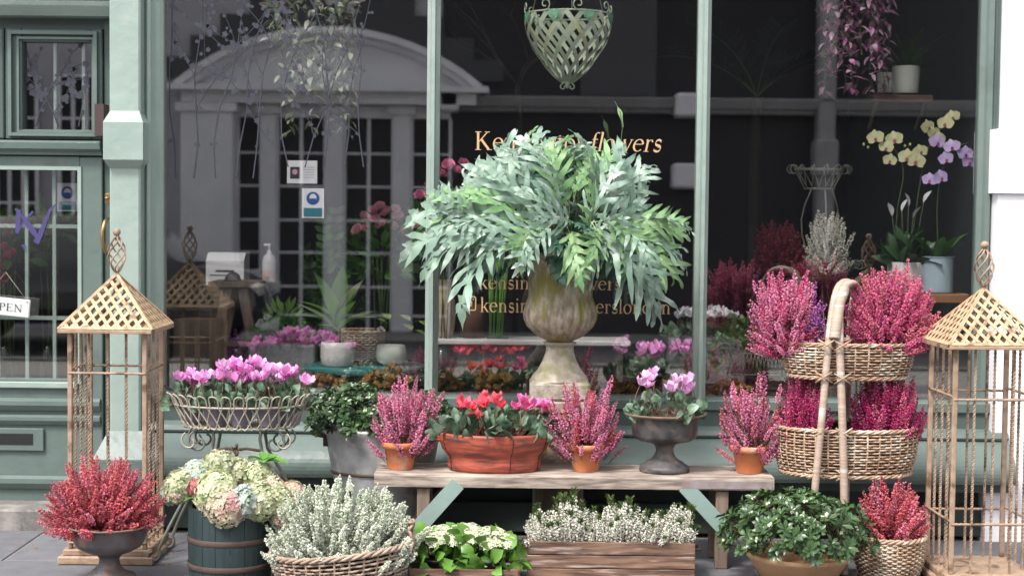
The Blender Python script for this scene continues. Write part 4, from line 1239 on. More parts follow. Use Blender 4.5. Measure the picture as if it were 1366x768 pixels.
def basket(root, z0, z1, rx0, ry0, rx1, ry1, rows, stakes, m=None, c=(0, 0), rod=.0042, amp=.0055, rim=.007, segs=4, tilt=0.0, dense=1):
    """woven willow basket: stakes, weavers and twisted rims as geometry"""
    m = m or WICKER
    rr = random.Random(int(rx1 * 1000) + rows)
    def R(t, a, off=0.0):
        bul = .012 * math.sin(PI * t)
        rx = rx0 + (rx1 - rx0) * t + bul + off; ry = ry0 + (ry1 - ry0) * t + bul + off
        return c[0] + rx * math.cos(a), c[1] + ry * math.sin(a)
    zf = lambda t, a: z0 + (z1 - z0) * t + tilt * math.cos(a) * t
    w = MB()
    for i in range(rows):
        t = (i + .5) / rows
        n = stakes * segs
        ph = PI * (i % 2)
        P = []
        wob = rr.uniform(0, 6)
        for j in range(n):
            a = 2 * PI * j / n
            x, y = R(t, a, amp * math.sin(stakes * a / 1.0 + ph))
            P.append((x, y, zf(t, a) + .0012 * math.sin(3 * a + wob) + rr.uniform(-.0006, .0006)))
        # break the ring into separate rods so each has its own tone
        k = 0
        while k < n:
            ln_ = rr.randint(segs * 4, segs * 8)
            seg = [P[q % n] for q in range(k, min(n, k + ln_) + 1)]
            if len(seg) > 1:
                w.tube(seg, [rod * rr.uniform(.85, 1.1)] * len(seg), 5, 0, cap=True)
            k += ln_
    w.build('weave', m, root, kind='stuff')
    s = MB()
    for j in range(stakes):
        a = 2 * PI * (j + .5) / stakes
        P = []
        for t in np.linspace(0, 1, 5):
            x, y = R(t, a); P.append((x, y, zf(t, a)))
        s.tube(P, rod * .9, 5, 0)
    s.build('stake', m, root, kind='stuff')
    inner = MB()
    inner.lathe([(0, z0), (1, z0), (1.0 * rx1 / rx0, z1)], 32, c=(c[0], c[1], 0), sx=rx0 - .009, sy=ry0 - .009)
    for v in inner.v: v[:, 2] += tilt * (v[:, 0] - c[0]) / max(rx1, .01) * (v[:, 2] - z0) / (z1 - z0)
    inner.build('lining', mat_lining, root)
    for zt, nm in ((1.0, 'rim'), (0.0, 'base_rim')):
        b = MB()
        for k in range(3):
            P = []
            for j in range(96):
                a = 2 * PI * j / 96
                ph = a * stakes * .5 + k * 2 * PI / 3
                x, y = R(zt, a, rim * .75 * math.cos(ph) + .002)
                P.append((x, y, zf(zt, a) + rim * .75 * math.sin(ph)))
            b.tube(P, rim * .62, 6, 0, closed=True)
        b.build(nm, m, root)


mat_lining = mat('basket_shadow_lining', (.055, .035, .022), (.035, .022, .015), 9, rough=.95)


def scroll(cx, cz, r, a0, turns, y=0.0, n=26, sgn=1, shrink=.25):
    """spiral in the x-z plane starting at radius r"""
    P = []
    for i in range(n + 1):
        t = i / n
        a = a0 + sgn * turns * 2 * PI * t
        q = r * (1 - (1 - shrink) * t)
        P.append((cx + q * math.cos(a), y, cz + q * math.sin(a)))
    return P

# ------------------------------------------------------------------ lanterns
def lantern(P0, rz, label, W=.385, zfin=1.0, group='tall lattice topped metal lanterns'):
    """P0: centre of the base on the ground"""
    t = thing('garden_lantern', label, 'lantern', P0, rz, group)
    h = W / 2
    ze = LZ_EAVE; za = LZ_APEX; hb = h * .80
    b = MB(); b.box(-h - .005, h + .005, -h - .005, h + .005, .0, .035, bev=.006); b.box(-h + .012, h - .012, -h + .012, h - .012, .0352, .06, bev=.004)
    b.build('base', RUST, t)
    for i in (-1, 1):
        for j in (-1, 1):
            b = MB(); b.box(i * hb - .0095, i * hb + .0095, j * hb - .0095, j * hb + .0095, .0605, ze - .001, bev=.003)
            b.build('corner_post', RUST, t)
    # twisted rods
    rod = MB()
    n, segs = 4, 110
    V = []; hgt = ze - .062
    th = np.arange(segs + 1) / segs
    for q in th:
        for k in range(n):
            a = k * PI / 2 + q * hgt * 95
            V.append((.0062 * math.cos(a), .0062 * math.sin(a), q * hgt))
    F = [(i * n + k, i * n + (k + 1) % n, (i + 1) * n + (k + 1) % n, (i + 1) * n + k) for i in range(segs) for k in range(n)]
    rod.add(V, F, 0, False)
    rm = rod.mesh('twisted_rod', [RUST])
    for k in (-.5, 0, .5):
        for x, y in ((k * hb, -hb), (k * hb, hb), (-hb, k * hb), (hb, k * hb)):
            put('twisted_rod', rm, t, Matrix.Translation((x, y, .061)))
    for zb in LZ_BARS:
        for s in (-1, 1):
            b = MB(); b.tube([(x, s * (hb + .0075), zb + .001 * math.sin(x * 300)) for x in np.linspace(-hb - .006, hb + .006, 44)], [.0048 + .0012 * (i % 2) for i in range(44)], 5); b.build('cross_bar', RUST, t)
            b = MB(); b.tube([(s * (hb + .0075), y, zb + .011) for y in np.linspace(-hb - .006, hb + .006, 44)], [.0048 + .0012 * (i % 2) for i in range(44)], 5); b.build('cross_bar', RUST, t)
    # eaves
    b = MB()
    for s in (-1, 1):
        b.box(-h, h, s * h - .008, s * h + .008, ze, ze + .014, bev=.002)
        b.box(s * h - .008, s * h + .008, -h + .0085, h - .0085, ze + .0005, ze + .0135)
    b.build('eave', RUST, t)
    b = MB()
    b.box(-h + .009, h - .009, -hb - .014, -hb + .014, ze, ze + .006); b.box(-h + .009, h - .009, hb - .014, hb + .014, ze, ze + .006)
    b.build('eave_plate', RUST, t)
    # lattice roof panels: flat straps along both diagonals of each triangle, two layers
    apex = Vector((0, 0, za))
    for k in range(4):
        R_ = Matrix.Rotation(k * PI / 2, 3, 'Z')
        A = R_ @ Vector((-h, -h, ze + .014)); B = R_ @ Vector((h, -h, ze + .014))
        ax = (B - A).normalized(); mid = (A + B) / 2
        upv = (apex - mid); Hs = upv.length; upv.normalize()
        nrm = ax.cross(upv).normalized()
        pm = MB()
        NC = 9
        # straps clipped to the triangle with base 2h and height Hs
        def clip_seg(p, d):
            # intersect the line p + s d with the triangle
            lo, hi = -9, 9
            for nx, ny, c in ((0, 1, 0), (-Hs, -h, -Hs * h), (Hs, -h, -Hs * h)):
                dn_ = nx * d[0] + ny * d[1]; pn = nx * p[0] + ny * p[1] - c
                if abs(dn_) < 1e-9:
                    if pn < 0: return None
                elif dn_ > 0: lo = max(lo, -pn / dn_)
                else: hi = min(hi, -pn / dn_)
            return (lo, hi) if hi > lo + .004 else None
        for li, sg in enumerate((1, -1)):
            d = np.array([h, Hs]) if sg > 0 else np.array([-h, Hs]); d = d / np.linalg.norm(d)
            pn = np.array([d[1], -d[0]]) * (1 if sg > 0 else -1)
            span = 2 * h * abs(d[1])
            for q in range(NC + 1):
                p = np.array([-h if sg > 0 else h, 0]) + np.array([sg, 0]) * (2 * h * q / NC)
                cs = clip_seg(p, d)
                if cs is None: continue
                p0, p1 = p + d * cs[0], p + d * cs[1]
                w3 = lambda u: mid + ax * u[0] + upv * u[1] + nrm * (.0015 + li * .0022)
                pm.beam(w3(p0), w3(p1), .0135, .002, up=nrm)
        for q0, q1 in (((-h, 0), (0, Hs)), ((h, 0), (0, Hs)), ((-h, .006), (h, .006))):
            w3 = lambda u: mid + ax * u[0] + upv * u[1] + nrm * .0045
            pm.beam(w3(q0), w3(q1), .013, .004, up=nrm)
        pm.build('roof_panel', RUST_PALE, t)
    # twisted cage finial and ball
    b = MB(); b.lathe([(0, 0), (.012, 0), (.010, .012), (.005, .02)], 12, (0, 0, za - .008)); b.build('finial_collar', RUST, t)
    b = MB()
    fh = .155
    for k in range(6):
        P = []
        for i in range(19):
            q = i / 18
            a = k * PI / 3 + q * PI * 1.1
            r = .004 + .033 * math.sin(PI * q) ** .8
            P.append((r * math.cos(a), r * math.sin(a), za + .008 + fh * q))
        b.tube(P, .0036, 6)
    b.build('finial_cage', RUST, t)
    b = MB(); b.lathe([(.0165 * math.sin(a), -.0165 * math.cos(a)) for a in np.linspace(0, PI, 10)], 14, (0, 0, za + fh + .022)); b.build('finial_ball', RUST, t)
    return t


YL = -.93 + .19
pc = U(156, 455, YL)
_b = U(150, 455, -.93)
LZ_EAVE = _b.z - .0
LZ_APEX = U(158, 376, YL).z
LZ_BARS = (.085, U(150, 509, -.93).z)
lantern((pc.x, YL, .031), 0, 'tan metal lantern with twisted rods and lattice roof standing before the green pilaster at left', .383, group='lattice roofed metal lanterns')
YR = -1.22 + .2
pr_ = U(1310, 470, YR)
LZ_EAVE = U(1300, 477, -1.22).z; LZ_APEX = U(1307, 396, YR).z
LZ_BARS = (U(1300, 712, -1.22).z, U(1300, 545, -1.22).z)
lantern((pr_.x, YR, .031), math.radians(2), 'tan metal lantern with lattice roof at right before the white stucco pilaster', .39, group='lattice roofed metal lanterns')

# ------------------------------------------------------------------ bench
YB = -.90                                            # bench front edge
bl, br_ = U(499, 640, YB), U(1033, 640, YB)
zb_top = U(760, 634, YB).z
bw = br_.x - bl.x
BC = Vector(((bl.x + br_.x) / 2, YB + .15, 0.031))
bench = thing('plank_bench', 'weathered grey plank bench with sage green diagonal braces carrying pots', 'bench', BC, math.radians(0))
hb_ = zb_top - .031
th_ = .058
b = MB()
# a worn plank: box with wavy edges
n = 40
V = []
for i in range(n + 1):
    x = -bw / 2 + bw * i / n
    e = RND.uniform(-.002, .002)
    for y, z in ((-.148 + e, hb_ - th_ + .004), (-.150 + e, hb_ - .010), (-.143 + e, hb_ + e * .5), (.143, hb_ + e * .5), (.15, hb_ - .01), (.147, hb_ - th_)):
        V.append((x, y, z))
F = [(i * 6 + k, i * 6 + (k + 1) % 6, (i + 1) * 6 + (k + 1) % 6, (i + 1) * 6 + k) for i in range(n) for k in range(6)]
F += [tuple(range(6))[::-1], tuple(n * 6 + k for k in range(6))]
b.add(V, F, 0, False); b.build('seat_plank', BENCHWOOD, bench)
b = MB(); b.box(bw * .27, bw * .5 - .01, -.1525, -.1490, hb_ - .048, hb_ - .016); b.build('metal_strap', mat('flaking_blue_grey', (.30, .27, .30), (.2, .14, .12), 20, rough=.7, bump=.3), bench)
for px in (564, 964):
    lx = U(px, 700, YB).x - BC.x
    for y in (-.11, .10):
        b = MB(); b.box(lx - .026, lx + .026, y - .02, y + .02, 0, hb_ - th_ - .001, bev=.004); b.build('leg', POSTWOOD, bench)
    b = MB(); b.box(lx - .02, lx + .02, -.089, .079, .12, .17); b.build('leg_rail', POSTWOOD, bench)
BRACE = mat('sage_brace_paint', (.26, .35, .32), (.21, .29, .27), 7, rough=.55, bump=.3, c3=(.36, .36, .33), scale3=12, amt3=.33)
for (a0, b0), (a1, b1) in (((611, 640), (547, 716)), ((914, 640), (976, 716))):
    p0, p1 = U(a0, b0, YB), U(a1, b1, YB)
    for y in (-.143, .12):
        b = MB(); b.beam((p0.x - BC.x, y, min(p0.z - .031, hb_ - th_ + (.02 if y < 0 else -.01))), (p1.x - BC.x, y, p1.z - .031), .062, .018, up=(0, 1, 0)); b.build('brace', BRACE if y < 0 else POSTWOOD, bench)
for v in [o for o in bench.children if o.name.startswith('brace')]: pass


# ------------------------------------------------------------------ terracotta pots of heather on the bench
def heather_pot(px, py_base, Y, label, head, mats, key, seed, n=70, group='terracotta pots of pink heather', mixer=None, olive=None):
    p = U(px, py_base, Y)
    t = thing('potted_heather', label, 'potted heather', (p.x, Y, zb_top + .001), 0, group)
    terracotta(t)
    x0, y0, x1, y1 = head
    c0, c1 = U(x0, y1, Y), U(x1, y0, Y)
    rx = (c1.x - c0.x) / 2; cx = (c1.x + c0.x) / 2 - p.x
    top = c1.z - zb_top; bot = .10
    dome_spikes(t, key, (cx * .8, 0, bot + .05), rx, rx * .8, top - bot - .05, n, .145, .0105, 46, .0082, .36, mats, seed, low=-.25, needles=34, up=1.15, mixer=mixer, inner=.45, jit=.17)
    return t


YP_ = YB + .13
heather_pot(534, 630, YP_, 'terracotta pot of tall pink heather at the left end of the bench', (497, 503, 592, 606), [HE_PINK, NEEDLE_OLIVE, STEM_BROWN], 'hp', 3)
heather_pot(781, 634, YP_, 'terracotta pot of trailing pink heather between the red bowl and dark urn', (733, 516, 830, 612), [HE_PINK, NEEDLE_OLIVE, STEM_BROWN], 'hp', 9, n=80,
            mixer=lambda p, r: (('hp', [HE_PINK, NEEDLE_OLIVE, STEM_BROWN]) if r.random() < .75 else ('hr', [HE_RED, NEEDLE_OLIVE, STEM_BROWN])))
heather_pot(999, 636, YP_, 'terracotta pot of pink heather at the right end of the bench', (961, 506, 1047, 608), [HE_ROSE, NEEDLE_OLIVE, STEM_BROWN], 'ho', 5,
            mixer=lambda p, r: (('hp', [HE_PINK, NEEDLE_OLIVE, STEM_BROWN]) if r.random() < .6 else ('ho', [HE_ROSE, NEEDLE_OLIVE, STEM_BROWN])))

# red-brown wooden bowl of cyclamen
p = U(659, 638, YP_); s_ = S(YP_)
t = thing('potted_cyclamen', 'wide red brown wooden bowl of coral and hot pink cyclamen on the bench', 'potted cyclamen', (p.x, YP_, zb_top + .001))
def bowl_fl(i, th): return 1 + .0025 * np.sin(th * 3)
b = MB()
R0 = 75 * s_
b.lathe([(0, 0), (R0 * .80, 0), (R0 * .83, .012), (R0 * .835, .035), (R0 * .80, .050), (R0 * .86, .066), (R0 * .94, .09), (R0 * .985, .125), (R0, .148), (R0 * .99, .158), (R0 * .955, .160), (R0 * .94, .15), (R0 * .9, .13), (0, .125)], 56, sy=.62, flute=bowl_fl)
b.build('bowl', WOODRED, t)
b = MB()
for a in (-PI / 2 + .35, -PI / 2 - 1.15, -PI / 2 + 1.2):
    b.tube([(R0 * k * math.cos(a), .62 * R0 * k * math.sin(a) - .0005, z) for k, z in ((.825, .004), (.84, .033), (.86, .066), (.94, .09), (.985, .125), (1.0, .15))], .0016, 4)
b.build('seam', mat('dark_seam', (.04, .015, .012), rough=.8), t)
for s in (-1, 1):
    b = MB(); b.box(s * R0 * .97 - .02, s * R0 * .97 + .02, -.03, .03, .118, .148, bev=.008); b.build('handle', WOODRED, t)
b = MB(); b.lathe([(0, .135), (R0 * .92, .132)], 24, sy=.6); b.build('soil', SOIL, t)
fc = []
for q in ((622, 533), (626, 540), (641, 528), (645, 533), (652, 531), (656, 536), (664, 531), (668, 527), (637, 545), (632, 549), (690, 530), (697, 527), (704, 532), (694, 537), (712, 531), (718, 528), (726, 531), (722, 541), (609, 537), (618, 528), (640, 552)):
    w_ = U(q[0], q[1] + 9, YP_); fc.append((w_.x - p.x, RND.uniform(-.08, .05), w_.z - zb_top - .15))
cyc_plant(t, (0, 0, .15), R0 * 1.0, R0 * .55, .075, 75, len(fc), [CYC_RED, CYC_STEM], .12, 21, 'cr', fcent=fc, leafscale=1.12, mats2=[CYC_HOT, CYC_STEM])

# dark urn with pale pink cyclamen
p = U(886, 635, YP_)
t = thing('urn_planter', 'dark weathered metal urn of pale pink cyclamen on the bench', 'urn', (p.x, YP_, zb_top + .001))
r_ = 46 * s_
prof = [(0, 0), (.102, 0), (.106, .006), (.105, .018), (.098, .026), (.088, .030), (.080, .040), (.056, .052), (.043, .068), (.037, .085), (.038, .10), (.046, .115), (.068, .122), (.108, .131), (.129, .142), (.137, .156), (.139, .225), (.141, .228)]
b = MB(); b.lathe(prof, 56, sy=.85); b.build('bowl', LEAD, t)
b = MB(); b.lathe([(.140, .2285), (.168, .237), (.172, .243), (.169, .247), (.138, .240), (.132, .225), (.0, .222)], 56, sy=.85); b.build('rim', LEAD_RIM, t)
fc = []
for q in ((852, 503), (860, 498), (868, 495), (873, 506), (863, 509), (893, 510), (900, 506), (908, 510), (917, 507), (921, 513), (905, 517), (913, 519)):
    w_ = U(q[0], q[1] + 6, YP_); fc.append((w_.x - p.x, RND.uniform(-.06, .04), w_.z - zb_top - .235))
cyc_plant(t, (0, 0, .235), .150, .125, .075, 60, len(fc), [CYC_PALE, CYC_STEM], .1, 33, 'cp', fcent=fc, leafscale=.85)

# ------------------------------------------------------------------ stone urn of blue-green fern behind the bench
YU = -.47
p = U(746, 520, YU)
sU = S(YU)
zU = lambda py: U(746, py, YU).z
zg = .031
logz = zU(548)
lg = thing('tree_stump', 'rough barked tree stump behind the bench under the stone urn', 'tree stump', (p.x + U(744, 640, YU).x - p.x, YU, zg))
b = MB(); b.lathe([(0, 0), (.115, 0), (.112, .1), (.108, .3), (.106, zU(662) + .09 - zg), (.1, zU(662) + .1 - zg), (0, zU(662) + .1 - zg)], 40, flute=lambda i, th: 1 + .04 * np.sin(th * 5 + 1) + .02 * np.sin(th * 13)); b.build('trunk', BARK, lg)
zt_ = zU(662) + .1
tub2 = MB()
# low stone block that carries the pedestal
pd = thing('stone_plinth', 'square stone plinth between the stump and the fern urn', 'plinth', (p.x, YU, zt_ + .001))
hh = zU(547) - zt_ - .002
b = MB(); b.box(-.15, .15, -.13, .13, hh - .03, hh, bev=.006); b.box(-.12, .12, -.11, .11, 0, hh - .0305, bev=.008); b.build('block', STONE_PALE, pd)
ur = thing('stone_urn', 'mossy fluted stone urn overflowing with blue green fern before the window', 'urn', (p.x, YU, zU(547) + .001))
zb0 = zU(547) + .001
zz_ = lambda py: zU(py) - zb0
b = MB(); b.box(-.136, .136, -.134, .134, 0, zz_(531), bev=.006); b.box(-.130, .130, -.129, .129, zz_(531) + .0005, zz_(506), bev=.012); b.build('pedestal_base', STONE_PALE, ur)
b = MB(); b.lathe([(.128, zz_(506.5)), (.118, zz_(500)), (.094, zz_(492)), (.074, zz_(480)), (.063, zz_(470)), (.060, zz_(463)), (.063, zz_(461)), (.070, zz_(459)), (.072, zz_(456)), (.066, zz_(455.5)), (.05, zz_(455))], 44)
b.build('pedestal', STONE_PALE, ur)
fl = lambda i, th: 1 + (0.075 if 2 <= i <= 8 else .014 if i > 8 and i < 15 else 0) * np.abs(np.sin(th * 13)) - (.015 if i < 14 else 0)
b = MB(); b.lathe([(.052, zz_(455)), (.060, zz_(454)), (.088, zz_(449)), (.112, zz_(443)), (.138, zz_(435)), (.151, zz_(426)), (.154, zz_(420)), (.151, zz_(413)), (.143, zz_(404)), (.140, zz_(395)), (.141, zz_(380)), (.146, zz_(364)), (.154, zz_(353)), (.170, zz_(346)), (.185, zz_(343)), (.188, zz_(339)), (.182, zz_(336)), (.145, zz_(338)), (0, zz_(345))], 104, flute=fl)
b.build('urn_body', STONE, ur)
fv = [frond_mesh('fb', .40, 1.25, 5, .170, .027, [FERN_BLUE, FERN_RIB], i) for i in range(4)] + [frond_mesh('fs', .34, .8, 4, .155, .028, [FERN_BLUE, FERN_RIB], i + 4) for i in range(4)]
fgm = [frond_mesh('fg', .36, 1.0, 5, .15, .026, [FERN_FRESH_LIT, FERN_RIB], i) for i in range(4)]
fd = [frond_mesh('fd', .34, 1.2, 7, .12, .032, [FERN_SHADE, STEM], i) for i in range(2)]
rr = random.Random(41)
c0 = Vector((0, 0, zz_(338)))
# target points over the crown (photo-like dome: flat top, drooping skirt, tail at the right)
nfr = 116
cen = c0 + Vector((-.035, 0, zz_(302) - zz_(338)))
for i in range(nfr):
    t_ = (i + .5) / nfr
    a = i * 2.39996 + rr.uniform(-.2, .2)
    zz1 = 1 - 1.75 * t_
    q_ = math.sqrt(max(0, 1 - min(1, abs(zz1)) ** 2)) if zz1 > 0 else (1 + .45 * zz1)
    dx, dy = math.cos(a) * q_, math.sin(a) * q_
    if zz1 < -.2 and dy > .1: dy *= .5
    shell = rr.uniform(.66, 1.04) if i % 3 else rr.uniform(.92, 1.10)
    tip = cen + Vector((dx * (.67 if dx < 0 else .64) * shell, dy * (.34 if dy > 0 else .50) * shell, zz1 * (.46 if zz1 > 0 else .27 + .12 * dx) * shell))
    root_ = c0 + Vector((dx * .17, dy * .13, .05 + .20 * max(0, zz1) - .02 * q_))
    if zz1 < 0: root_ = c0 + Vector((dx * .34, dy * .26, .14))
    v = tip - root_
    dist = v.length
    q = rr.random()
    pool, Lp, Bp = ((fgm, .36, 1.0) if (dx > .1 and q < .42) or q < .22 else (fv, .37, 1.05))  # right side takes more bright green, its light put into the colour
    if shell < .78 and q > .8: pool, Lp, Bp = fd, .34, 1.2  # some inner fronds take the dark shade colour too
    h_ = Vector((v.x, v.y, 0))
    if h_.length < .03: h_ = Vector((math.cos(a), math.sin(a), 0))
    h_.normalize()
    el = math.atan2(v.z, Vector((v.x, v.y, 0)).length) + .45 * Bp * .8
    d = (h_ * math.cos(el) + Vector((0, 0, math.sin(el))) + Vector((rr.uniform(-.12, .12), rr.uniform(-.12, .12), 0))).normalized()
    sc = max(.72, min(1.15, dist / (Lp * 1.22)))
    put('frond', rr.choice(pool), ur, frame(root_, d, rr.uniform(-1.2, 1.2), sc, h_ * .6 + Vector((0, -.5, .8))))
for k, (px, py, dy, g_) in enumerate(((868, 442, -.30, 0), (905, 400, -.2, 1), (930, 322, -.1, 1), (530, 292, -.1, 0), (532, 340, -.2, 0), (592, 398, -.33, 0), (560, 360, -.25, 0), (845, 405, -.35, 0), (922, 350, -.15, 0), (700, 172, -.1, 1), (772, 176, -.1, 0), (860, 205, -.05, 1), (640, 205, -.05, 0), (700, 352, -.40, 0), (640, 345, -.4, 0), (772, 378, -.44, 1))):
    tip = U(px, py, YU + dy) - ur.location
    sd_ = 1 if tip.x > 0 else -1
    root_ = c0 + Vector((tip.x * .30, dy * .35, .12 if py > 280 else .16))
    v = tip - root_; h_ = Vector((v.x, v.y - .02, 0)).normalized()
    el = math.atan2(v.z, Vector((v.x, v.y, 0)).length) + .38
    d = h_ * math.cos(el) + Vector((0, 0, math.sin(el)))
    put('frond', (fgm if g_ else fv)[k % 4], ur, frame(root_, d, rr.uniform(-.5, .5), min(1.25, v.length / .42), h_ * .6 + Vector((0, -.6, .7))))
# inner short fronds, coloured dark for the shade in the heart
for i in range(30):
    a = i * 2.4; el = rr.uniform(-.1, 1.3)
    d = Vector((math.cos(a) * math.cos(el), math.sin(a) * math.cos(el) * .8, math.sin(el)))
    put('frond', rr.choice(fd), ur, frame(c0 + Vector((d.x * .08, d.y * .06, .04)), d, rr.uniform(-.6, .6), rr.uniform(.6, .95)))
# one tall young frond
cr = MB()
w0, w1 = U(826, 210, YU - .05), U(827, 148, YU - .05)
o_ = ur.location
pts = [(w0.x - o_.x - .02, -.05, w0.z - o_.z - .1), (w0.x - o_.x, -.05, w0.z - o_.z), (w1.x - o_.x + .012, -.05, w1.z - o_.z - .07), (w1.x - o_.x, -.05, w1.z - o_.z)]
cr.tube(pts, .002, 4, 1)
V, F = leaf_geo(.12, .022, 8, 'strap', .2, .5, .22)
add_M(cr, V, F, frame(pts[2], (-.1, 0, 1), .6, 1)); cr.build('young_frond', [FERN_FRESH_LIT, STEM], ur)

# ------------------------------------------------------------------ galvanised tub of azalea behind the bench
YT = -.50
p = U(510, 640, YT); sT = S(YT)
zT = lambda py: U(510, py, YT).z - zg
t = thing('galvanised_tub', 'tall oval galvanised tub of dark leaved azalea left behind the bench', 'tub', (p.x, YT, zg))
rT = 79 * sT
b = MB(); b.lathe([(0, 0), (rT * .80, 0), (rT * .82, zT(634) - .02), (rT * .835, zT(634)), (rT * .90, zT(610)), (rT * .98, zT(576)), (rT * 1.01, zT(573)), (rT * 1.0, zT(569)), (rT * .97, zT(570)), (rT * .92, zT(590)), (0, zT(592))], 56, sy=.62); b.build('tub_body', ZINC, t)
b = MB(); b.tube([(rT * .855 * math.cos(a), .62 * rT * .855 * math.sin(a), zT(628)) for a in np.linspace(0, 2 * PI, 60, endpoint=False)], .007, 6, closed=True); b.build('iron_band', IRON_BAND, t)
b = MB(); hx_ = -rT * .98; hz_ = zT(582)
b.tube([(hx_ + .01, -.03, hz_), (hx_ - .03, -.03, hz_ + .006), (hx_ - .055, -.015, hz_ + .012), (hx_ - .055, .015, hz_ + .012), (hx_ - .03, .03, hz_ + .006), (hx_ + .01, .03, hz_)], .006, 6)
b.box(hx_ - .004, hx_ + .02, -.04, .04, hz_ - .04, hz_ + .012, bev=.004); b.build('handle', IRON_BAND, t)
wz = [whorl_mesh('az', 8, .040, .017, [AZALEA, STEM_BROWN, KAL_FLOWER], i) for i in range(4)]
wb = [whorl_mesh('azb', 8, .040, .017, [AZALEA, STEM_BROWN, KAL_FLOWER], i, bud=True) for i in range(2)]
cc = U(468, 568, YT)
dome_put(t, 'leaf_whorl', wz + [wb[0]], (cc.x - p.x + .01, -.02, zT(572)), 58 * sT, .16, 56 * sT, 105, 5, low=.02, clip=lambda q: q.y < .30, inner=.5)
cc = U(562, 562, YT)
dome_put(t, 'leaf_whorl', wz, (cc.x - p.x, -.0, zT(572)), 42 * sT, .13, 46 * sT, 60, 6, low=.02, inner=.5)

# ------------------------------------------------------------------ oval wire basket stand with cyclamen
YW = -.80
sW = S(YW)
p = U(320, 560, YW)
t = thing('wire_plant_stand', 'cream wire oval basket on scrolled legs left of the zinc tub', 'plant stand', (p.x, YW, zg))
zW = lambda py: U(320, py, YW - .1).z - zg
RX, RY = 97 * sW, .19
zr, zb_ = zW(542), zW(571)
b = MB()
def ov(f, z, n=72): return [(RX * f * math.cos(a), RY * f * math.sin(a), z) for a in np.linspace(0, 2 * PI, n, endpoint=False)]
b.tube(ov(.90, zr), .0045, 6, closed=True); b.build('rim_wire', WIRE_CREAM, t)
b = MB()
P = []
for j in range(160):
    a = 2 * PI * j / 160
    P.append((RX * (.76 + .006 * math.cos(j * 2.2)) * math.cos(a), RY * (.76 + .006 * math.cos(j * 2.2)) * math.sin(a), zb_ + .004 * math.sin(j * 2.2)))
b.tube(P, .0045, 6, closed=True); b.build('base_wire', WIRE_CREAM, t)
NL = 34
for j in range(NL):                                  # each loop: hairpin rising, curling outwards, crossing its neighbour
    b = MB()
    st_ = 2 * PI / NL
    a1 = st_ * j
    lp = []
    def ptx(a, f, z): lp.append((RX * f * math.cos(a), RY * f * math.sin(a), z))
    ptx(a1 - 1.25 * st_, .765, zb_); ptx(a1 - .8 * st_, .835, zb_ + (zr - zb_) * .5); ptx(a1 - .36 * st_, .905, zr)
    for q in np.linspace(0, 1, 13):
        hq = math.sin(PI * q)
        ptx(a1 - .36 * st_ * math.cos(PI * q) * (1 + .25 * hq), .915 + .085 * hq, zr + .006 + .042 * hq ** .6)
    ptx(a1 + .36 * st_, .905, zr); ptx(a1 + .8 * st_, .835, zb_ + (zr - zb_) * .5); ptx(a1 + 1.25 * st_, .765, zb_)
    b.tube(lp, .0032, 5, cap=False)
    b.build('wire_loop', WIRE_CREAM, t)
b = MB()
for k in range(-4, 5):
    y = RY * .74 * k / 4.6; xx = RX * .74 * math.sqrt(max(0, 1 - (y / (RY * .76)) ** 2))
    b.tube([(-xx, y, zb_ - .002), (xx, y, zb_ - .002)], .0028, 5)
for k in (-.4, 0, .4):
    yy = RY * .74 * math.sqrt(1 - k * k / .58)
    b.tube([(RX * k, -yy, zb_ - .006), (RX * k, yy, zb_ - .006)], .0035, 5)
b.build('base_grid', WIRE_CREAM, t)
zj = zW(612)
for s in (-1, 1):
    for y in (-.07, .07):
        b = MB()
        leg = [(s * .10, y, zb_ - .006), (s * .095, y, zb_ - .05), (s * .105, y, zj + .02), (s * .135, y, zj - .03), (s * .20, y, .30), (s * .27, y * 1.5, .16), (s * .31, y * 1.8, .07)]
        leg += [(q[0], y * 1.8, q[2]) for q in scroll(s * .335, .045, .034, PI - .3 if s > 0 else .3, .8, sgn=1 if s > 0 else -1, n=14)]
        b.tube(leg, .007, 7); b.build('scrolled_leg', WIRE_DARK, t)
        b = MB()
        b.tube([(s * .10, y - .01, zb_ - .012)] + [(q[0], y - .01, q[2]) for q in scroll(s * .155, zb_ - .062, .052, PI / 2, .95, sgn=-1 if s > 0 else 1, n=22)], .0048, 6); b.build('scroll', WIRE_DARK, t)
        b = MB()
        b.tube([(q[0], y - .02, q[2]) for q in scroll(s * .19, zb_ - .058, .040, PI * .35 if s > 0 else PI * .65, .8, sgn=-1 if s > 0 else 1, n=22, shrink=.3)], .004, 6); b.build('scroll', WIRE_CREAM, t)
b = MB()
b.tube([(-.1, -.07, zj + .03), (-.04, -.075, zj + .04), (0, -.08, zj + .035), (.04, -.075, zj + .04), (.1, -.07, zj + .03)], .006, 6)
b.tube([(0, -.08, zj - .05), (0, -.08, zj + .06)], .005, 6)
for q in range(5):
    a = q * 2 * PI / 5
    b.tube([(0, -.085, zj + .035), (.022 * math.cos(a), -.09, zj + .035 + .022 * math.sin(a)), (.012 * math.cos(a + .8), -.092, zj + .035 + .012 * math.sin(a + .8))], .004, 5)
b.build('rosette', mat('rust_rosette', (.16, .11, .075), (.1, .07, .05), 20, rough=.7), t)
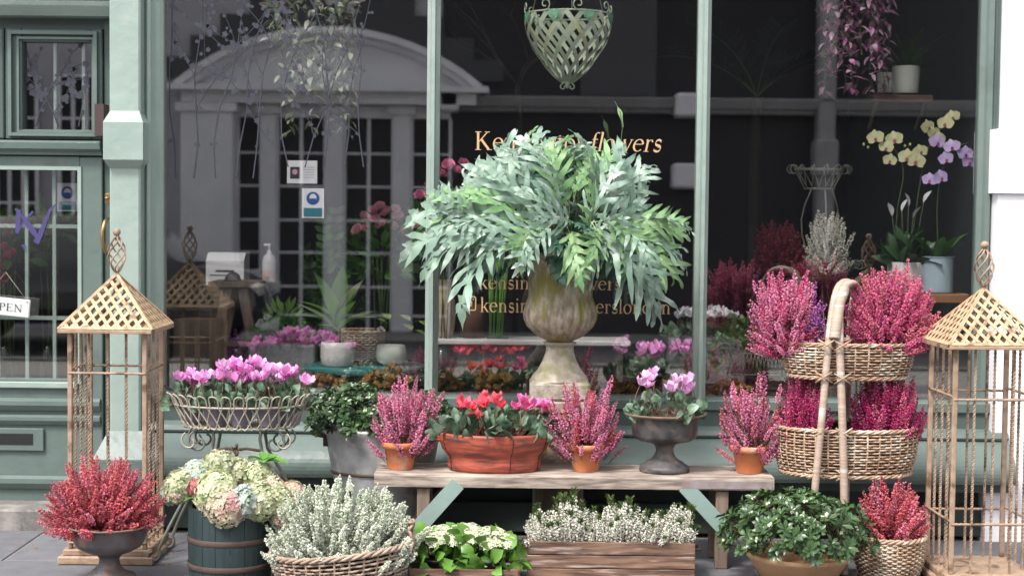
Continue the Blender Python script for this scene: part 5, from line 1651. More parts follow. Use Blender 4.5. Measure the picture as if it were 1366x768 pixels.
for i, (px, yy) in enumerate(((254, -.0), (288, -.055), (322, -.07), (357, -.055), (388, 0.0))):
    q = U(px, 556, YW + yy)
    side = ('first from the left', 'second from the left', 'in the middle', 'second from the right', 'last on the right')[i]
    c = thing('potted_cyclamen', 'mauve plastic pot of pink cyclamen in the cream wire basket, %s' % side, 'potted cyclamen', (q.x, YW + yy, zg + zb_ + .004), 0, 'pots of pink cyclamen in the wire basket')
    b = MB(); b.lathe(pot_prof(.036, .052, .085, .003, .014, .003), 28); b.build('pot', MAUVE_POT, c)
    fcs = []
    for k in range(8):
        w_ = U(px + RND.uniform(-19, 19), RND.uniform(482, 507) + 4 + abs(px - 322) * .05, YW + yy)
        fcs.append((w_.x - q.x, RND.uniform(-.06, .04), w_.z - (zg + zb_ + .004) - .08))
    cyc_plant(c, (0, .01, .080), .085, .085, .092, 34, 11, [CYC_PINK, CYC_STEM], .1, 50 + i, 'ck', fcent=fcs, leafscale=.8, mats2=[CYC_PALE, CYC_STEM] if i % 2 else None)

# ------------------------------------------------------------------ teal barrel of hydrangeas
YH = -1.18; sH = S(YH)
p = U(307, 730, YH); zH = lambda py: U(307, py, YH - .17).z - zg
t = thing('hydrangea_barrel', 'dark teal wooden barrel of cream and blush hydrangeas under the wire stand', 'planter', (p.x, YH, zg))
rH = 56 * sH
for k in range(18):                                  # staves
    b = MB(); a0 = 2 * PI * k / 18 + .006; a1 = 2 * PI * (k + 1) / 18 - .006
    V = []
    hB = zH(684)
    for q in (a0, (a0 + a1) / 2, a1):
        for (f, z) in ((.97, 0), (1.0, hB * .5), (.985, hB)):
            for o in (0, -.014):
                V.append(((rH * f + o) * math.cos(q), (rH * f + o) * math.sin(q), z))
    F = []
    for q in range(2):
        for z in range(2):
            i = q * 6 + z * 2
            F += [(i, i + 6, i + 8, i + 2), (i + 1, i + 3, i + 9, i + 7)]
        F += [(q * 6 + 4, q * 6 + 10, q * 6 + 11, q * 6 + 5)]
    F += [(0, 2, 3, 1), (2, 4, 5, 3), (12, 13, 15, 14), (14, 15, 17, 16)]
    b.add(V, F, 0, False); b.build('stave', BARREL, t)
for py in (727, 762):
    b = MB(); z_ = zH(py); b.lathe([(rH * 1.005, z_ - .011), (rH * 1.012, z_ - .01), (rH * 1.012, z_ + .01), (rH * 1.005, z_ + .011)], 56); b.build('iron_hoop', IRON_BAND, t)
b = MB(); b.lathe([(0, zH(690)), (rH - .015, zH(690))], 24); b.build('soil', SOIL, t)
hk = {'c': [HY_CREAM, HY_LEAF], 'p': [HY_PINK, HY_LEAF], 'b': [HY_BLUE, HY_LEAF], 'r': [HY_RED, HY_LEAF]}
for i, (px, py, r, k, dy) in enumerate(((240, 648, .070, 'c', 0), (259, 636, .07, 'b', .03), (290, 622, .072, 'c', .06), (318, 630, .066, 'c', .08), (338, 640, .062, 'p', .08), (345, 634, .06, 'c', .02), (362, 652, .06, 'p', 0), (287, 655, .082, 'c', -.08), (262, 650, .032, 'r', -.08), (303, 676, .075, 'p', -.14), (325, 668, .06, 'b', -.13), (345, 668, .078, 'c', -.08), (370, 668, .072, 'c', -.02), (392, 660, .055, 'p', .03), (228, 657, .045, 'b', .02), (374, 684, .05, 'p', -.05), (284, 675, .055, 'p', -.10))):
    w_ = U(px, py, YH + dy)
    d = Vector((w_.x - p.x, (w_.y - YH) * .8 - .10, .14))
    put('flower_head', head_mesh('hy' + k + '%d' % int(r * 1000), r, int(210 * (r / .07) ** 2), .020, hk[k], i % 2), t, frame(w_ - t.location, d, i * 1.3, 1))
w_ = U(352, 612, YH + .05) - t.location
lm = leaf_mesh('hyl', .105, .060, 6, 'ell', [HY_LEAF, STEM], .25, .7)
for k in range(7):
    a = k * 2.4; e = .25 + .1 * k
    put('leaf', lm, t, frame(w_ + Vector((0, 0, -.01)), (math.cos(a) * math.cos(e), math.sin(a) * math.cos(e), math.sin(e)), .2, .95 - .05 * k))
for k in range(14):
    a = k * 2.4
    put('leaf', lm, t, frame(Vector((.1 * math.cos(a), .1 * math.sin(a), zH(680) + .02)), (math.cos(a), math.sin(a), .5 + .3 * math.sin(k)), .2, .9))

# ------------------------------------------------------------------ low pewter urn of red heather
YQ = -1.22; sQ = S(YQ)
p = U(146, 730, YQ); zQ = lambda py: U(146, py, YQ).z - zg
t = thing('urn_planter', 'low dull metal pedestal urn of crimson heather before the left lantern', 'urn', (p.x, YQ, zg))
hT = zQ(699)
b = MB(); b.lathe([(0, 0), (.10, 0), (.105, .01), (.10, .03), (.06, .045), (.042, .07), (.038, hT - .135), (.048, hT - .118), (.085, hT - .105), (.122, hT - .085), (.138, hT - .06), (.142, hT - .03), (.148, hT - .008)], 52); b.build('bowl', PEWTER, t)
b = MB(); b.lathe([(.148, hT - .0075), (.166, hT - .002), (.169, hT + .003), (.165, hT + .006), (.146, hT), (.14, hT - .02), (0, hT - .02)], 52); b.build('rim', LEAD_RIM, t)
cc = U(138, 690, YQ)
KR = [HE_RED, NEEDLE_OLIVE, STEM_BROWN]
dome_spikes(t, 'kr', (cc.x - p.x - .005, 0, zQ(693)), 76 * sQ, .19, 78 * sQ, 170, .165, .011, 62, .0085, .30, KR, 77, low=-.08, needles=36, up=.45, nvar=5, inner=.5, jit=.1,
            mixer=lambda q, r: (('kr', KR) if r.random() < .8 else ('ko', [HE_ROSE, NEEDLE_OLIVE, STEM_BROWN])))

# ------------------------------------------------------------------ round basket of silver-white heather
YK = -1.28; sK = S(YK)
p = U(455, 745, YK); zK = lambda py: U(455, py, YK).z - zg
t = thing('heather_basket', 'round grey willow basket heaped with silvery white heather', 'basket', (p.x, YK, zg))
basket(t, max(.0, zK(800)), zK(728), 74 * sK, 64 * sK, 94 * sK, 80 * sK, 11, 30, WICKER_GREY, rod=.0048, amp=.006, rim=.010, tilt=.03)
b = MB()
for k in range(2):
    b.tube([(94 * sK + .004 + .01 * math.sin(q * 14 + k * 2.6), .03 * math.cos(q * 14 + k * 2.6) - .05, zK(735) + (zK(690) - zK(735)) * math.sin(PI * q)) for q in np.linspace(0, 1, 24)], .006, 6)
b.build('handle', WICKER_GREY, t)
HW = [HE_GREY, NEEDLE, STEM]; HS_ = [HE_SNOW, HE_GREY, STEM]
dome_spikes(t, 'hg', (0, 0, zK(738)), 98 * sK, 78 * sK, 94 * sK, 225, .125, .0105, 104, .0098, .05, HW, 91, low=-.02, needles=20, up=.75, nvar=4, inner=.3,
            mixer=lambda q, r: (('hs', HS_) if r.random() < (.75 if (q.y < -.06) else .25) else ('hg', HW)))
b = MB(); w_ = U(464, 663, YK - .05) - t.location
b.box(w_.x - .013, w_.x + .013, w_.y - .002, w_.y + .002, w_.z - .06, w_.z + .025, bev=.001); b.build('plant_tag', PLASTIC_BLACK, t)

# ------------------------------------------------------------------ kalanchoe in a small crate
YN = -1.15; sN = S(YN)
p = U(620, 760, YN); zN = lambda py: U(620, py, YN).z - zg
t = thing('wooden_crate', 'small slatted wooden crate on the ground below the bench holding kalanchoe', 'crate', (p.x, YN, zg))
hw_ = 72 * sN
for z0, z1 in ((.0, .035), (.045, .085)):
    for s in (-1, 1):
        b = MB(); b.box(-hw_, hw_, s * .15 - .006, s * .15 + .006, z0, z1, bev=.002); b.build('slat', CRATEWOOD, t)
        b = MB(); b.box(s * hw_ - .006, s * hw_ + .006, -.143, .143, z0, z1, bev=.002); b.build('slat', CRATEWOOD, t)
for s in (-1, 1):
    for q in (-1, 1):
        b = MB(); b.box(s * (hw_ - .02) - .012, s * (hw_ - .02) + .012, q * .132 - .011, q * .132 + .011, 0, zN(748), bev=.002); b.build('corner_post', CRATEWOOD, t)
b = MB(); b.box(-hw_ + .007, hw_ - .007, -.143, .143, 0, .01); b.build('bottom_board', CRATEWOOD, t)
kl = [leaf_mesh('kal%d' % i, .080, .055, 6, 'obov', [KAL_LEAF, STEM], .35, .5 + .35 * i, .08) for i in range(3)]
def umbel(key, seed, nfl=32, R=.031, mats=None):
    k = (key, seed)
    if k in _cache: return _cache[k]
    rr = random.Random(seed)
    b = MB(); b.tube([(0, -.09, 0), (0, -.02, 0)], .0025, 4, 2, cap=False)
    fl = MB()
    for i in range(4):
        a = i * PI / 2 + .4
        ca, sa = math.cos(a), math.sin(a)
        fl.add([(0, .1, 0), (.45 * ca - .28 * sa, .2, .45 * sa + .28 * ca), (.95 * ca, .12, .95 * sa), (.45 * ca + .28 * sa, .2, .45 * sa - .28 * ca)], [(0, 1, 2, 3)], 0, False)
    fl.lathe([(0, -1.0), (.3, -.6), (.2, .1)], 5, mi=1); v = fl.v[-1]; v[:] = v[:, [0, 2, 1]]
    T = fl.template(); M = []
    for i in range(nfl):
        q = math.sqrt((i + .5) / nfl); a = i * 2.4
        pt = Vector((R * q * math.cos(a), .012 * (1 - q * q) + rr.uniform(-.004, .004), R * q * math.sin(a)))
        M.append(np.array(frame(pt, (.5 * q * math.cos(a), 1, .5 * q * math.sin(a)), rr.uniform(0, 6), .0100 * rr.uniform(.75, 1.15))))
    b.inst(T, M)
    _cache[k] = b.mesh('flower_cluster', mats); return _cache[k]
um = [umbel('um', i, mats=[KAL_FLOWER, BUD_GREEN, STEM]) for i in range(3)]
for i, (px, yy) in enumerate(((584, -.02), (622, .03), (655, -.03))):
    q = U(px, 760, YN + yy)
    c = thing('potted_kalanchoe', 'cream flowered kalanchoe %s in the small wooden crate' % ('at the left', 'in the middle', 'at the right')[i], 'kalanchoe', (q.x, YN + yy, zg + .0105), 0, 'cream kalanchoes in the crate')
    b = MB(); b.lathe(pot_prof(.04, .055, .09, .003, .014, .003), 24); b.build('pot', PLASTIC_BLACK, c)
    zz0 = zN(740)
    dome_put(c, 'leaf', kl, (0, 0, zz0 - .035), .085, .10, .085, 44, 60 + i, low=-.25, up=.3, size=(.75, 1.15), inner=.25)
    for k in range(20):
        a = k * 2.4; qq = math.sqrt((k + .5) / 20)
        w_ = U(px, 713 if i else 712, YN)
        put('flower_cluster', um[k % 3], c, frame((.085 * qq * math.cos(a), .085 * qq * math.sin(a), w_.z - zg + .008 - .045 * qq * qq + RND.uniform(-.012, .012)), (.35 * qq * math.cos(a), .35 * qq * math.sin(a) - .25, 1), a, 1))

# ------------------------------------------------------------------ long plank box of white heather
YX = -1.12; sX = S(YX)
p = U(815, 745, YX); zX = lambda py: U(815, py, YX).z - zg
t = thing('plank_planter', 'long brown plank box of white heather on the ground under the bench', 'planter', (p.x, YX + .1, zg))
hw_ = 113 * sX; hB = zX(722)
nb_ = 3
for k in range(nb_):
    z0, z1 = hB * k / nb_ + .0015, hB * (k + 1) / nb_ - .0015
    for s in (-1, 1):
        b = MB(); b.box(-hw_, hw_, s * .10 - .01, s * .10 + .01, z0, z1, bev=.002); b.build('plank', CRATEWOOD, t)
for s in (-1, 1):
    b = MB(); b.box(s * (hw_ - .011) - .009, s * (hw_ - .011) + .009, -.0895, .0895, .002, hB - .004, bev=.002); b.build('end_board', CRATEWOOD, t)
    b = MB(); b.tube([(s * hw_, -.04, hB * .75), (s * (hw_ + .03), -.035, hB * .73), (s * (hw_ + .03), .035, hB * .73), (s * hw_, .04, hB * .75)], .006, 6); b.build('handle', IRON_BAND, t)
b = MB(); b.box(-hw_ + .025, hw_ - .025, -.088, .088, hB - .05, hB - .02); b.build('soil', SOIL, t)
HWh = [HE_WHITE, NEEDLE, STEM]
rr = random.Random(31)
for j in range(296):
    u_ = ((j * .61803) % 1) * 2 - 1; v_ = ((j * .7548776) % 1) * 2 - 1
    hgt = (.118 + .025 * math.sin(u_ * 9) + rr.uniform(-.035, .03)) * (1 - .35 * max(0, -v_ - .2)) * (1 - .25 * u_ ** 8)
    bs_ = Vector((u_ * (hw_ - .035), v_ * .075, hB - .05))
    tp_ = Vector((u_ * (hw_ + .004), v_ * .115 - .01, hB - .03 + hgt)) + Vector((rr.uniform(-.015, .015), 0, 0))
    d_ = tp_ - bs_
    kk = 'hw' if j % 5 else 'ht'
    put('flower_spike', spike_mesh(kk, .125, .0115, 60, .0074, .15, HWh, 50 if kk == 'hw' else 90, j % 5, .018, kk == 'ht'), t, frame(bs_, d_, rr.uniform(0, 6), d_.length / .125 * (1.18 if kk == 'ht' else 1)))

# ------------------------------------------------------------------ azalea in a tan pot
YA = -1.12; sA = S(YA)
p = U(1065, 745, YA); zA_ = lambda py: U(1065, py, YA).z - zg
t = thing('potted_azalea', 'wide tan pot of glossy dark leaved azalea with white buds, right of the bench', 'potted azalea', (p.x, YA, zg))
rA = 70 * sA; hP = zA_(735)
b = MB(); b.lathe([(0, 0), (rA * .62, 0), (rA * .98, hP - .02), (rA * 1.0, hP - .018), (rA * 1.01, hP), (rA * .96, hP), (rA * .9, hP * .8), (0, hP * .8)], 48); b.build('pot', COPPER_POT, t)
dome_put(t, 'leaf_whorl', wz + wz + wz + wb, ((1062 - 1065) * sA, 0, zA_(722)), 98 * sA, .25, 63 * sA, 205, 12, low=-.09, inner=.42, size=(.8, 1.15))

# ------------------------------------------------------------------ small wicker basket of rose heather
YZ = -.98; sZ = S(YZ)
p = U(1186, 740, YZ); zZ = lambda py: U(1186, py, YZ).z - zg
t = thing('heather_basket', 'small willow basket of rose red heather between the azalea and right lantern', 'basket', (p.x, YZ, zg))
basket(t, .005, zZ(714), 36 * sZ, 36 * sZ, 46 * sZ, 44 * sZ, 18, 22, rod=.0048, amp=.006, rim=.009)
KZ = [HE_ROSE, NEEDLE_OLIVE, STEM_BROWN]
dome_spikes(t, 'kr', (3 * sZ, 0, zZ(708)), 42 * sZ, .13, 58 * sZ, 66, .135, .0105, 52, .0082, .25, KR, 301, low=-.05, up=.7, inner=.4, mixer=lambda q, r: (('kr', KR) if r.random() < .6 else ('ko', KZ)))

# ------------------------------------------------------------------ two tier wicker stand
YS = -.78; sS = S(YS)
p = U(1128, 600, YS)
zS = lambda py, y=YS: U(1128, py, y).z - zg
st = thing('wicker_tier_stand', 'two tier willow basket stand with arched cane handle and cane bound legs', 'plant stand', (p.x, YS, zg))
basket(st, zS(506, YS - .15), zS(461, YS - .15), 78 * sS, .125, 85 * sS, .145, 12, 30, rod=.0040, amp=.005, rim=.0075)
# second basket built from the same function: lower and longer
basket(st, zS(637, YS - .16), zS(576, YS - .16), 86 * sS, .150, 93 * sS, .165, 16, 34, c=((1128 - 1128) * sS, 0), rod=.0040, amp=.005, rim=.0075)
def cane(P, r=.015, name='cane_leg'):
    b = MB(); P = [Vector(q) for q in P]
    L = sum((P[i + 1] - P[i]).length for i in range(len(P) - 1)); n = int(L / .0045)
    out = []
    tot = 0; seg = 0; cum = [0]
    for i in range(len(P) - 1): cum.append(cum[-1] + (P[i + 1] - P[i]).length)
    for i in range(n + 1):
        d_ = L * i / n
        while seg < len(P) - 2 and cum[seg + 1] < d_: seg += 1
        out.append(P[seg].lerp(P[seg + 1], (d_ - cum[seg]) / max(1e-6, cum[seg + 1] - cum[seg])))
    b.tube(out, [r * (1.05 if i % 2 else .93) for i in range(n + 1)], 10)
    b.build(name, CANE, st)
def smooth(pts, k=10):
    P = [Vector(q) for q in pts]; out = []
    for i in range(len(P) - 1):
        p0, p1, p2, p3 = P[max(0, i - 1)], P[i], P[i + 1], P[min(len(P) - 1, i + 2)]
        for j in range(k):
            t = j / k
            out.append(.5 * ((2 * p1) + (p2 - p0) * t + (2 * p0 - 5 * p1 + 4 * p2 - p3) * t * t + (3 * p1 - p0 - 3 * p2 + p3) * t ** 3))
    out.append(P[-1]); return out
def W(px, py, y):
    q = U(px, py, y); return Vector((q.x - p.x, y - YS, q.z - zg))
yf = YS - .19
cane(smooth([W(1080, 760, yf - .01), W(1087, 655, yf - .01), W(1098, 540, yf), W(1106, 450, yf + .03), W(1113, 400, yf + .09), W(1122, 379, YS - .03), W(1136, 381, YS + .08), W(1146, 420, YS + .16), W(1160, 540, YS + .20), W(1168, 655, YS + .21), W(1172, 725, YS + .21)]), .0155)
cane(smooth([W(1126, 765, yf - .01), W(1126, 655, yf - .01), W(1123, 540, yf), W(1120, 450, yf + .03), W(1121, 400, yf + .09), W(1130, 380, YS - .03), W(1142, 384, YS + .08), W(1136, 420, YS + .16), W(1130, 540, YS + .20), W(1128, 655, YS + .21), W(1126, 725, YS + .21)]), .0165)
cane([W(1113, 452, yf + .012), W(1116, 428, yf + .035), W(1120, 402, yf + .075), W(1126, 386, YS - .05)], .023, 'handle_wrapping')
for px, py in ((1103, 460), (1124, 461), (1099, 503), (1124, 505), (1094, 577), (1126, 578), (1089, 632), (1127, 634)):
    b = MB()
    for s in (-1, 1):
        b.tube([W(px - 11, py - s * 7, yf + .005), W(px, py, yf - .022), W(px + 11, py + s * 7, yf + .005)], .0038, 5)
    b.build('cane_tie', WICKER, st)
def pot_heather_bare(px, pyb, Y, label, head, mats, key, seed, n, ry=.13, group='magenta heathers in the wicker tier stand', mixer=None, L=.155, up=.5):
    q = U(px, pyb, Y)
    c = thing('potted_heather', label, 'heather', (q.x, Y, q.z), 0, group)
    b = MB(); b.lathe(pot_prof(.05, .065, .095, .003, .014, .003), 24); b.build('pot', PLASTIC_BLACK, c)
    x0, y0, x1, y1 = head
    c0, c1 = U(x0, y1, Y), U(x1, y0, Y)
    dome_spikes(c, key, ((c0.x + c1.x) / 2 - q.x, 0, c0.z - q.z), (c1.x - c0.x) / 2, ry, c1.z - c0.z, n, L, .0115, 60, .0088, .15, mats, seed, low=-.12, needles=30, up=up, mixer=mixer, inner=.5, zmin=.05)
    return c
KH = [HE_HOT, NEEDLE_OLIVE, STEM_BROWN]; KP = [HE_PURPLE, NEEDLE, STEM_BROWN]; KD = [HE_DEEP, NEEDLE_OLIVE, STEM_BROWN]; KM = [HE_PINK, NEEDLE, STEM_BROWN]
pot_heather_bare(1185, 495, YS - .0, 'bushy magenta heather on the right of the upper wicker tier', (1126, 362, 1248, 452), KH, 'kh', 401, 190, ry=.15,
                 mixer=lambda q, r: (('kh', KH) if r.random() < .75 else ('ko', KZ)))
pot_heather_bare(1072, 495, YS - .0, 'pink and violet heather on the left of the upper wicker tier', (999, 364, 1100, 455), KM, 'km', 402, 130, ry=.13,
                 mixer=lambda q, r: (('kp', KP) if q.x > .035 and r.random() < .75 else ('kh', KH) if r.random() < .45 else ('km', KM)))
pot_heather_bare(1178, 622, YS, 'deep magenta upright heather on the right of the lower wicker tier', (1130, 498, 1234, 574), KD, 'kd', 403, 105, mixer=lambda q, r: (('kd', KD) if r.random() < .6 else ('kh', KH)), up=1.3)
pot_heather_bare(1070, 622, YS, 'deep magenta heather on the left of the lower wicker tier', (1037, 500, 1110, 574), KD, 'kd', 404, 75, mixer=lambda q, r: (('kd', KD) if r.random() < .6 else ('kh', KH)), up=1.3)

# ------------------------------------------------------------------ inside the window
def zz_at(px, py, y): return U(px, py, y).z


def ribbon3(b, P, Nrm, w, mi=0):
    V, F = [], []
    for i, (p_, n_) in enumerate(zip(P, Nrm)):
        t_ = (P[min(i + 1, len(P) - 1)] - P[max(0, i - 1)]).normalized()
        s_ = t_.cross(n_).normalized() * (w[i] / 2)
        V += [tuple(p_ - s_), tuple(p_ + s_)]
        if i: k = 2 * (i - 1); F.append((k, k + 1, k + 3, k + 2))
    b.add(V, F, mi)


# heart shaped hanging basket of metal straps
YB2 = .24
tp, bt = U(758, 20, YB2), U(760, 113, YB2)
hb = thing('hanging_basket', 'sage metal strap hanging basket with vine leaf rim behind the middle pane', 'hanging basket', (tp.x, YB2, tp.z))
Hh = tp.z - bt.z; Rr_ = 53 * S(YB2)
def hr(t):                                           # radius from rim (0) to tip (1)
    return Rr_ * (1.0 + .05 * math.sin(PI * min(1, t * 1.6))) * (1 - t ** 1.9) ** .80 + .012
NS = 15
for sg in (-1, 1):
    for k in range(NS):
        P, Nn, w_ = [], [], []
        for i in range(15):
            t_ = i / 14 * .97
            a = 2 * PI * k / NS + sg * (1.25 * t_)
            r = hr(t_) + (.0015 if sg > 0 else -.0015)
            P.append(Vector((r * math.cos(a), r * math.sin(a), -Hh * t_)))
            Nn.append(Vector((math.cos(a), math.sin(a), -.3)))
            w_.append(.024 * (1 - .5 * t_))
        b = MB(); ribbon3(b, P, Nn, w_); b.build('strap', GREEN_METAL, hb)
b = MB(); b.tube([(hr(0) * math.cos(a), hr(0) * math.sin(a), 0) for a in np.linspace(0, 2 * PI, 40, endpoint=False)], .004, 6, closed=True); b.build('rim', GREEN_METAL, hb)
for k in range(8):
    a = 2 * PI * k / 8 + .2
    R_ = Matrix.Rotation(a, 4, 'Z')
    b = MB(); P = [R_ @ Vector((hr(0) + .004, q[0], q[2])) for q in scroll(0, .028, .030, -PI / 2, 1.1, sgn=(1 if k % 2 else -1), n=18)]
    b.tube(P, .003, 5); b.build('rim_scroll', GREEN_METAL, hb)
b = MB(); b.lathe([(0, -Hh - .02), (.008, -Hh - .015), (.016, -Hh + .012), (.012, -Hh + .03)], 12)
for s in (-1, 1):
    b.tube([(q[0], 0, q[2]) for q in scroll(s * .020, -Hh - .012, .016, PI / 2, .9, sgn=-s, n=16)], .003, 5)
b.build('tip_scroll', GREEN_METAL, hb)
vl = MB()
for k in range(5):
    V, F = leaf_geo(.042, .034, 4, 'ell', .2, .4)
    a = (k - 2) * .75
    add_M(vl, V, F, frame((0, 0, 0), (math.sin(a), -.1, -math.cos(a)), 0, 1 - .12 * abs(k - 2), (0, -1, 0)))
vm = vl.mesh('vine_leaf', [VINE_GREEN])
for a in (-PI / 2 - 1.2, -PI / 2 - .35, -PI / 2 + .45, -PI / 2 + 1.3):
    put('vine_leaf', vm, hb, Matrix.Translation((1.04 * hr(0) * math.cos(a), 1.04 * hr(0) * math.sin(a) - .004, -.008)) @ Matrix.Rotation(a + PI / 2, 4, 'Z'))
gr = MB()
for k in range(12):
    gr.lathe([(.0055 * math.sin(q), -.0055 * math.cos(q)) for q in np.linspace(0, PI, 5)], 6, (RND.uniform(-.012, .012) * (1 - k / 13), RND.uniform(-.004, .004), -.004 * k))
gm = gr.mesh('grape_bunch', [GREEN_METAL])
for a in (-PI / 2 - .8, -PI / 2 + .9):
    put('grape_bunch', gm, hb, Matrix.Translation((1.05 * hr(0) * math.cos(a), 1.05 * hr(0) * math.sin(a), -.02)))
for a in (-PI / 2 + .05, PI * .17, PI * .83):
    b = MB(); b.tube([(hr(0) * math.cos(a), hr(0) * math.sin(a), 0), (.01 * math.cos(a), .01 * math.sin(a), .75)], .0022, 4); b.build('hanging_wire', GREEN_METAL, hb)

# trailing tradescantias
def trailing(px, py, Y, label, mats, key, n, L, rad, seed, pot_m):
    q = U(px, py, Y)
    t = thing('hanging_plant', label, 'hanging plant', q, 0, None)
    b = MB(); b.lathe(pot_prof(.06, .085, .11, .004, .015), 28, (0, 0, -.04)); b.build('pot', pot_m, t)
    b = MB()
    for a in (0, 2.1, 4.2): b.tube([(.085 * math.cos(a), .085 * math.sin(a), .06), (0, 0, .5)], .0018, 4)
    b.build('hanging_wire', WIRE_DARK, t)
    rr = random.Random(seed)
    for i in range(n):
        a = i * 2.4
        l = L * (.22 + .85 * rr.random() ** (2.4 if key == 'tg' else 1.2))
        sz = min(2, int(l / L * 3))
        me = trail_mesh(key + str(sz), L * (sz + 1) / 3.0, 7 + 7 * sz, .064, .025, mats, rr.randrange(3))
        r0 = rad * rr.uniform(.4, 1.0)
        put('trailing_stem', me, t, Matrix.Translation((r0 * math.cos(a), r0 * math.sin(a) * .6, .07 - .03 * rr.random())) @ Matrix.Rotation(rr.uniform(0, 6), 4, 'Z'))
    lm_ = leaf_mesh(key + 'top', .06, .026, 4, 'lance', mats, .35, .6)
    dome_put(t, 'leaf', [lm_], (0, 0, .06), rad * .95, rad * .6, .09, 90, seed, low=-.5)
trailing(415, 20, .35, 'green and purple striped trailing plant hanging inside the left pane', [TRAD_GREEN, STEM], 'tg', 30, .64, .21, 5, PLASTIC_BLACK)
trailing(1140, -22, .40, 'purple and silver trailing plant hanging inside the right pane', [TRAD_PURPLE, STEM], 'tp', 34, .60, .20, 8, PLASTIC_BLACK)

# upper shelf with pots
def shelf(x0, x1, py, th, Y0, Y1, label, m, name='wall_shelf'):
    a, c = U(x0, py, Y0), U(x1, py, Y0)
    t = thing(name, label, 'shelf', ((a.x + c.x) / 2, (Y0 + Y1) / 2, a.z - th))
    hw = (c.x - a.x) / 2
    b = MB(); b.box(-hw, hw, -(Y1 - Y0) / 2, (Y1 - Y0) / 2, 0, th, bev=.004); b.build('board', m, t)
    b = MB()
    for s in (-.8, .8): b.beam((hw * s, (Y1 - Y0) / 2, -.12), (hw * s, -(Y1 - Y0) / 2 * .6, -.001), .015, .012)
    b.build('bracket', WIRE_DARK, t)
    return a.z
def simple_pot(px, py, Y, label, r0, r1, h, m, cat='pot', name='plant_pot', prof=None, flute=None, group=None, n=32):
    q = U(px, py, Y)
    t = thing(name, label, cat, q, 0, group)
    b = MB(); b.lathe(prof or pot_prof(r0, r1, h, .0, 0, .004), n, flute=flute); b.build('pot', m, t)
    return t
zs_ = shelf(1165, 1245, 126, .035, .50, .72, 'dark wood shelf holding cream pots behind the purple trailing plant', mat('dark_shelf_wood', (.10, .055, .04), (.07, .04, .03), 6, rough=.6))
t = simple_pot(1208, 125, .60, 'round cream pot with dark strappy leaves on the upper shelf', .062, .070, .135, CERAMIC_CREAM, 'potted plant', 'potted_plant')
bl1 = blade_mesh('bl1', .30, .030, [LEAF_DARK], .8); bl2 = blade_mesh('bl2', .26, .045, [LEAF_MID], .7)
for k in range(16):
    a = k * 2.4; put('leaf', bl1, t, frame((0.02 * math.cos(a), .02 * math.sin(a), .11), (math.cos(a), math.sin(a), 1.2 + .8 * math.sin(k)), 0, RND.uniform(.7, 1.1)))
t = simple_pot(1183, 124, .66, 'small cream pot at the left end of the upper shelf', .045, .05, .10, CERAMIC_CREAM)

# lower wooden shelf with blue pot, ribbed pot, orchids
zs_ = shelf(1180, 1294, 391, .045, .28, .52, 'brown wooden shelf under the blue and white pots inside the right pane', SHELFWOOD)
t = simple_pot(1250, 390, .36, 'ribbed pale blue metal pot holding an orchid on the lower shelf', .075, .080, .175, BLUEZINC, 'orchid', 'potted_orchid',
               prof=[(0, 0), (.076, 0)] + [(.0775 + (.0015 if i % 2 else -.0012), .004 + .168 * i / 22) for i in range(23)] + [(.081, .174), (.078, .177), (.072, .16), (0, .155)])
for k in range(7):
    a = (0.4, 1.9, 3.3, 4.6, 5.7, 2.6, 5.1)[k]
    put('leaf', blade_mesh('orl', .23, .07, [LEAF_MID], .7), t, frame((.02 * math.cos(a), .02 * math.sin(a), .15), (math.cos(a) * .55, math.sin(a) * .55, 1), 0, (.95, .8, 1, .85, .7, .6, .9)[k]))
def orchid_flower(key, m, seed=0):
    k = (key, seed)
    if k in _cache: return _cache[k]
    rr = random.Random(seed); b = MB()
    for i, (a, l, w) in enumerate(((90, .042, .03), (210, .040, .028), (330, .040, .028), (15, .044, .050), (165, .044, .050))):
        a = math.radians(a + rr.uniform(-6, 6))
        V, F = leaf_geo(l, w, 5, 'ell', .12, rr.uniform(-.4, .4) or .1)
        add_M(b, V, F, frame((0, .001 * i, 0), (math.cos(a), 0, math.sin(a)), 0, 1, (0, -1, 0)))
    V, F = leaf_geo(.022, .018, 3, 'ell', .5, 1.0); add_M(b, V, F, frame((0, -.004, 0), (0, -.6, -1), 0, 1, (0, -1, 0)), 1)
    V, F = leaf_geo(.012, .01, 3, 'ell', .5, 1.0); add_M(b, V, F, frame((0, -.006, 0), (0, -1, .2), 0, 1), 1)
    _cache[k] = b.mesh('flower', m); return _cache[k]
def spray(t, pts, flowers, fm, Y, stem_m=STEM, buds=()):
    o = t.location
    b = MB(); b.tube(smooth([U(x, y, Y) - o for x, y in pts], 8), .0028, 5); b.build('flower_stem', stem_m, t)
    for i, (x, y) in enumerate(flowers):
        put('flower', orchid_flower(fm[0], fm[1], i % 4), t, Matrix.Translation(U(x, y, Y - .02) - o) @ Matrix.Rotation(RND.uniform(-.5, .5), 4, 'Z') @ Matrix.Rotation(RND.uniform(-.3, .3), 4, 'Y') @ Matrix.Scale(RND.uniform(.85, 1.1), 4))
    for (x, y) in buds:
        b = MB(); b.lathe([(0, -.008), (.007, 0), (.005, .006), (0, .01)], 8, tuple(U(x, y, Y) - o)); b.build('bud', BUD_GREEN, t)
spray(t, [(1252, 345), (1250, 280), (1256, 230), (1272, 200), (1292, 190)], [(1240, 240), (1255, 237), (1270, 196), (1288, 205), (1262, 212), (1293, 216), (1250, 190)], ('ol', [ORCHID_LILAC, THROAT]), .32)
t = simple_pot(1208, 390, .42, 'white ribbed pot with a white peace lily on the lower shelf', .085, .088, .15, CERAMIC_WHITE, 'peace lily', 'potted_peace_lily', flute=lambda i, th: 1 + .035 * np.abs(np.sin(th * 7)), n=84)
